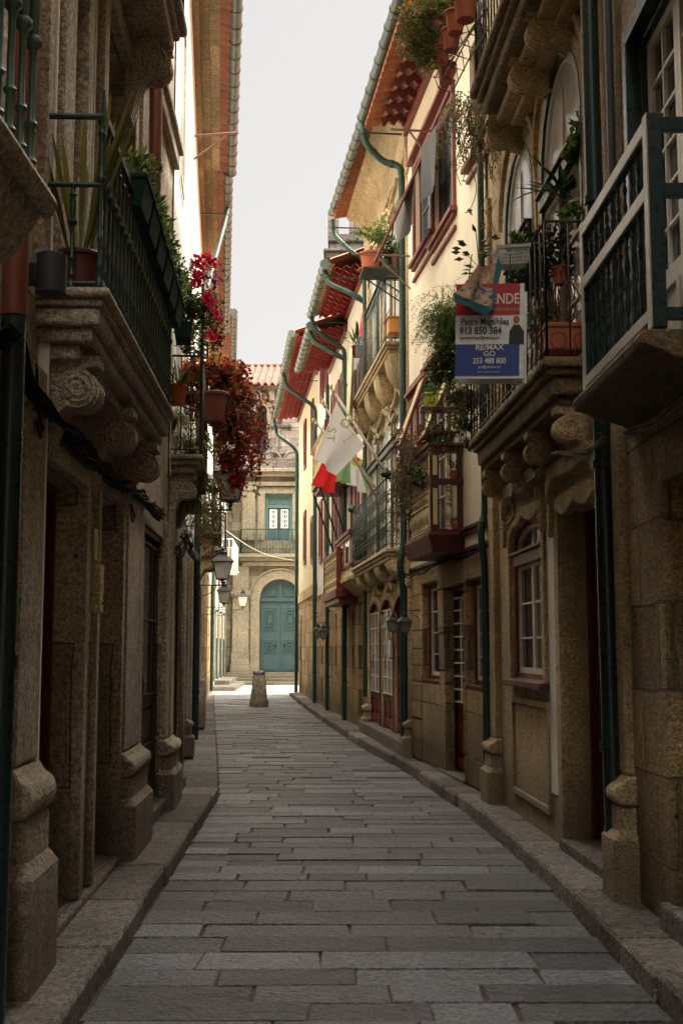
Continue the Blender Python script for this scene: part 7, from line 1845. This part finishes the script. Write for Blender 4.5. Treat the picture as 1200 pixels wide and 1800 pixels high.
for (s_, d_, z_, r_, h_, pm, lb, fm_, big) in items:
    loc = FR3.P(s_, d_, z_); o = potted(tuple(loc), r_, h_, lb, 'potted plant', pm, 'pots on the red bay')
    cc = loc + Vector((0, 0, h_ + .05)); foliage(o, (lambda mb: [clump(mb, cc, (r_ * 1.6, r_ * 1.8, .12), 160, .05, .02, .3), [trailing(mb, None, cc + rv(.05), random.uniform(.2, .6), 14, .035, out=(-.6, 0, .3)) for _ in range(7)]]) if big else (lambda mb: clump(mb, cc, (.06, .06, .05), 40, .035, .02, .5)), fm_)
root = thing('trailing_plant', FR3.P(q1, .4, bz_f), 'withered brown and green trailers draped over the outer face of the red bay', 'hanging plant')
mb = MB(W); ms = MB(W)
for _ in range(70):
    s_ = random.uniform(q0 + .5, q1 + .1); p_ = FR3.P(s_, .45, bz_ + random.uniform(-.2, .25)); trailing(mb, ms, p_, random.uniform(.3, 1.0), 20, .036, r=.003, out=(-.4, 0, .1))
build(mb, 'foliage', M['leaf_dry'], root, fix=False); build(ms, 'stem', M['stem'], root, fix=False)
root = thing('trailing_plant', FR3.P(q0 + .6, .45, bz_m), 'fresh green leaves growing through the middle of the red bay', 'hanging plant')
foliage(root, lambda mb: [clump(mb, FR3.P(q0 + .55, .42, bz_m + .12), (.12, .25, .16), 200, .045, .035, .2), clump(mb, FR3.P(q0 + 1.2, .42, bz_m - .1), (.12, .25, .25), 160, .04, .03, 0)], 'leaf')
root = thing('trailing_plant', A(712, 700, 14.6), 'dry reddish leaf cluster caught on the end of the propped shutter', 'hanging plant')
foliage(root, lambda mb: [clump(mb, A(712, 775, 14.4), (.16, .2, .16), 190, .06, .02, -.5)], 'leaf_dry')
# lime pot on bracket
lp = A(757, 717, 13.2); root = potted(lp, .10, .16, 'lime green pot on a small bracket beside the first floor red window', 'potted plant', 'lime_pot')
foliage(root, lambda mb: clump(mb, (lp[0], lp[1], lp[2] + .2), (.12, .12, .07), 130, .05, .022, .3), 'leaf_fern')
mb = MB(W); mb.box(lp[0] - .12, lp[0] + .3, lp[1] - .1, lp[1] + .1, lp[2] - .045, lp[2] - .003); build(mb, 'bracket_shelf', M['red_dk'], root, bevel=.005)
# pots on the shelf of the golden building
F = FR4; sy = F.px(652, 478, .1)
shs0, shs1 = .08, .62; shz = A(676, 479, 17.0)[2]
mb = MB(F); mb.box(shs0, shs1, .0, .66, shz - .03, shz); mb.tube([(shs0 + .1, .02, shz - .4), (shs0 + .1, .58, shz - .04)], .012, 5); mb.tube([(shs1 - .1, .02, shz - .4), (shs1 - .1, .58, shz - .04)], .012, 5); tag(build(mb, 'wall_shelf', M['green'], None), 'green metal shelf carrying pots above the upper flagged building balcony', 'shelf')
for (x, y, r_, h_, pm, lb, sc_) in ((652, 476, .175, .28, 'terra', 'big terracotta pot with leafy shrub at the end of the high shelf', 1), (698, 475, .13, .24, 'terra_dk', 'brown pot with small plant on the high shelf', .7), (676, 476, .09, .17, 'glazed', 'little green pot between the two large pots on the high shelf', .4)):
    Y_ = 17.0; loc = A(x, y, Y_); loc = (loc[0], loc[1], shz + .006); o = potted(loc, r_, h_, lb, 'potted plant', pm, 'pots on the high shelf', saucer=True)
    cc = Vector(loc) + Vector((0, 0, h_ + .18 * sc_)); foliage(o, lambda mb: [clump(mb, cc, (.30 * sc_, .3 * sc_, .2 * sc_), int(420 * sc_), .055, .028, .4), clump(mb, cc + Vector((.15 * sc_, 0, .15 * sc_)), (.16 * sc_, .2 * sc_, .18 * sc_), int(200 * sc_), .055, .028, .5)], 'leaf_fern' if x < 660 else 'leaf')
# upper balcony bits at the golden building
F = FR4
o = potted(F.P(4.4, .25, f2 + .75), .12, .2, 'pot of upright blades at the far end of the upper green balcony', 'potted plant', 'terra_dk'); cc = F.P(4.4, .25, f2 + .95)
foliage(o, lambda mb: [blade(mb, cc + rv(.03), Vector((random.gauss(0, .5), random.gauss(0, .5), 1)), random.uniform(.25, .5), .03, .5, 5) for _ in range(30)], 'yucca')
cloth('pink_cloth', [F.P(2.6, .36, f2 + 1.15), F.P(2.95, .36, f2 + 1.1), F.P(3.0, .38, f2 + .75), F.P(2.7, .38, f2 + .72)], 6, 6, .03, 'pinkcloth', 'pink cloth hanging on the upper green balcony', 'cloth')
cloth('pale_cloth', [F.P(4.3, .36, f2 + .95), F.P(4.75, .36, f2 + .95), F.P(4.8, .38, f2 - .55), F.P(4.35, .38, f2 - .5)], 6, 10, .04, 'cream_wood', 'long pale cloth hanging over the far end of the upper green balcony', 'cloth')
mb = MB(F); mb.box(.32, .7, .06, .26, f2 + .12, f2 + .34); mb.box(.30, .72, .04, .28, f2 + .34, f2 + .36); tag(build(mb, 'orange_crate', M['orange_box'], None, bevel=.006), 'orange box standing on the near end of the upper green balcony', 'box')
SC.view_layers[0].update()
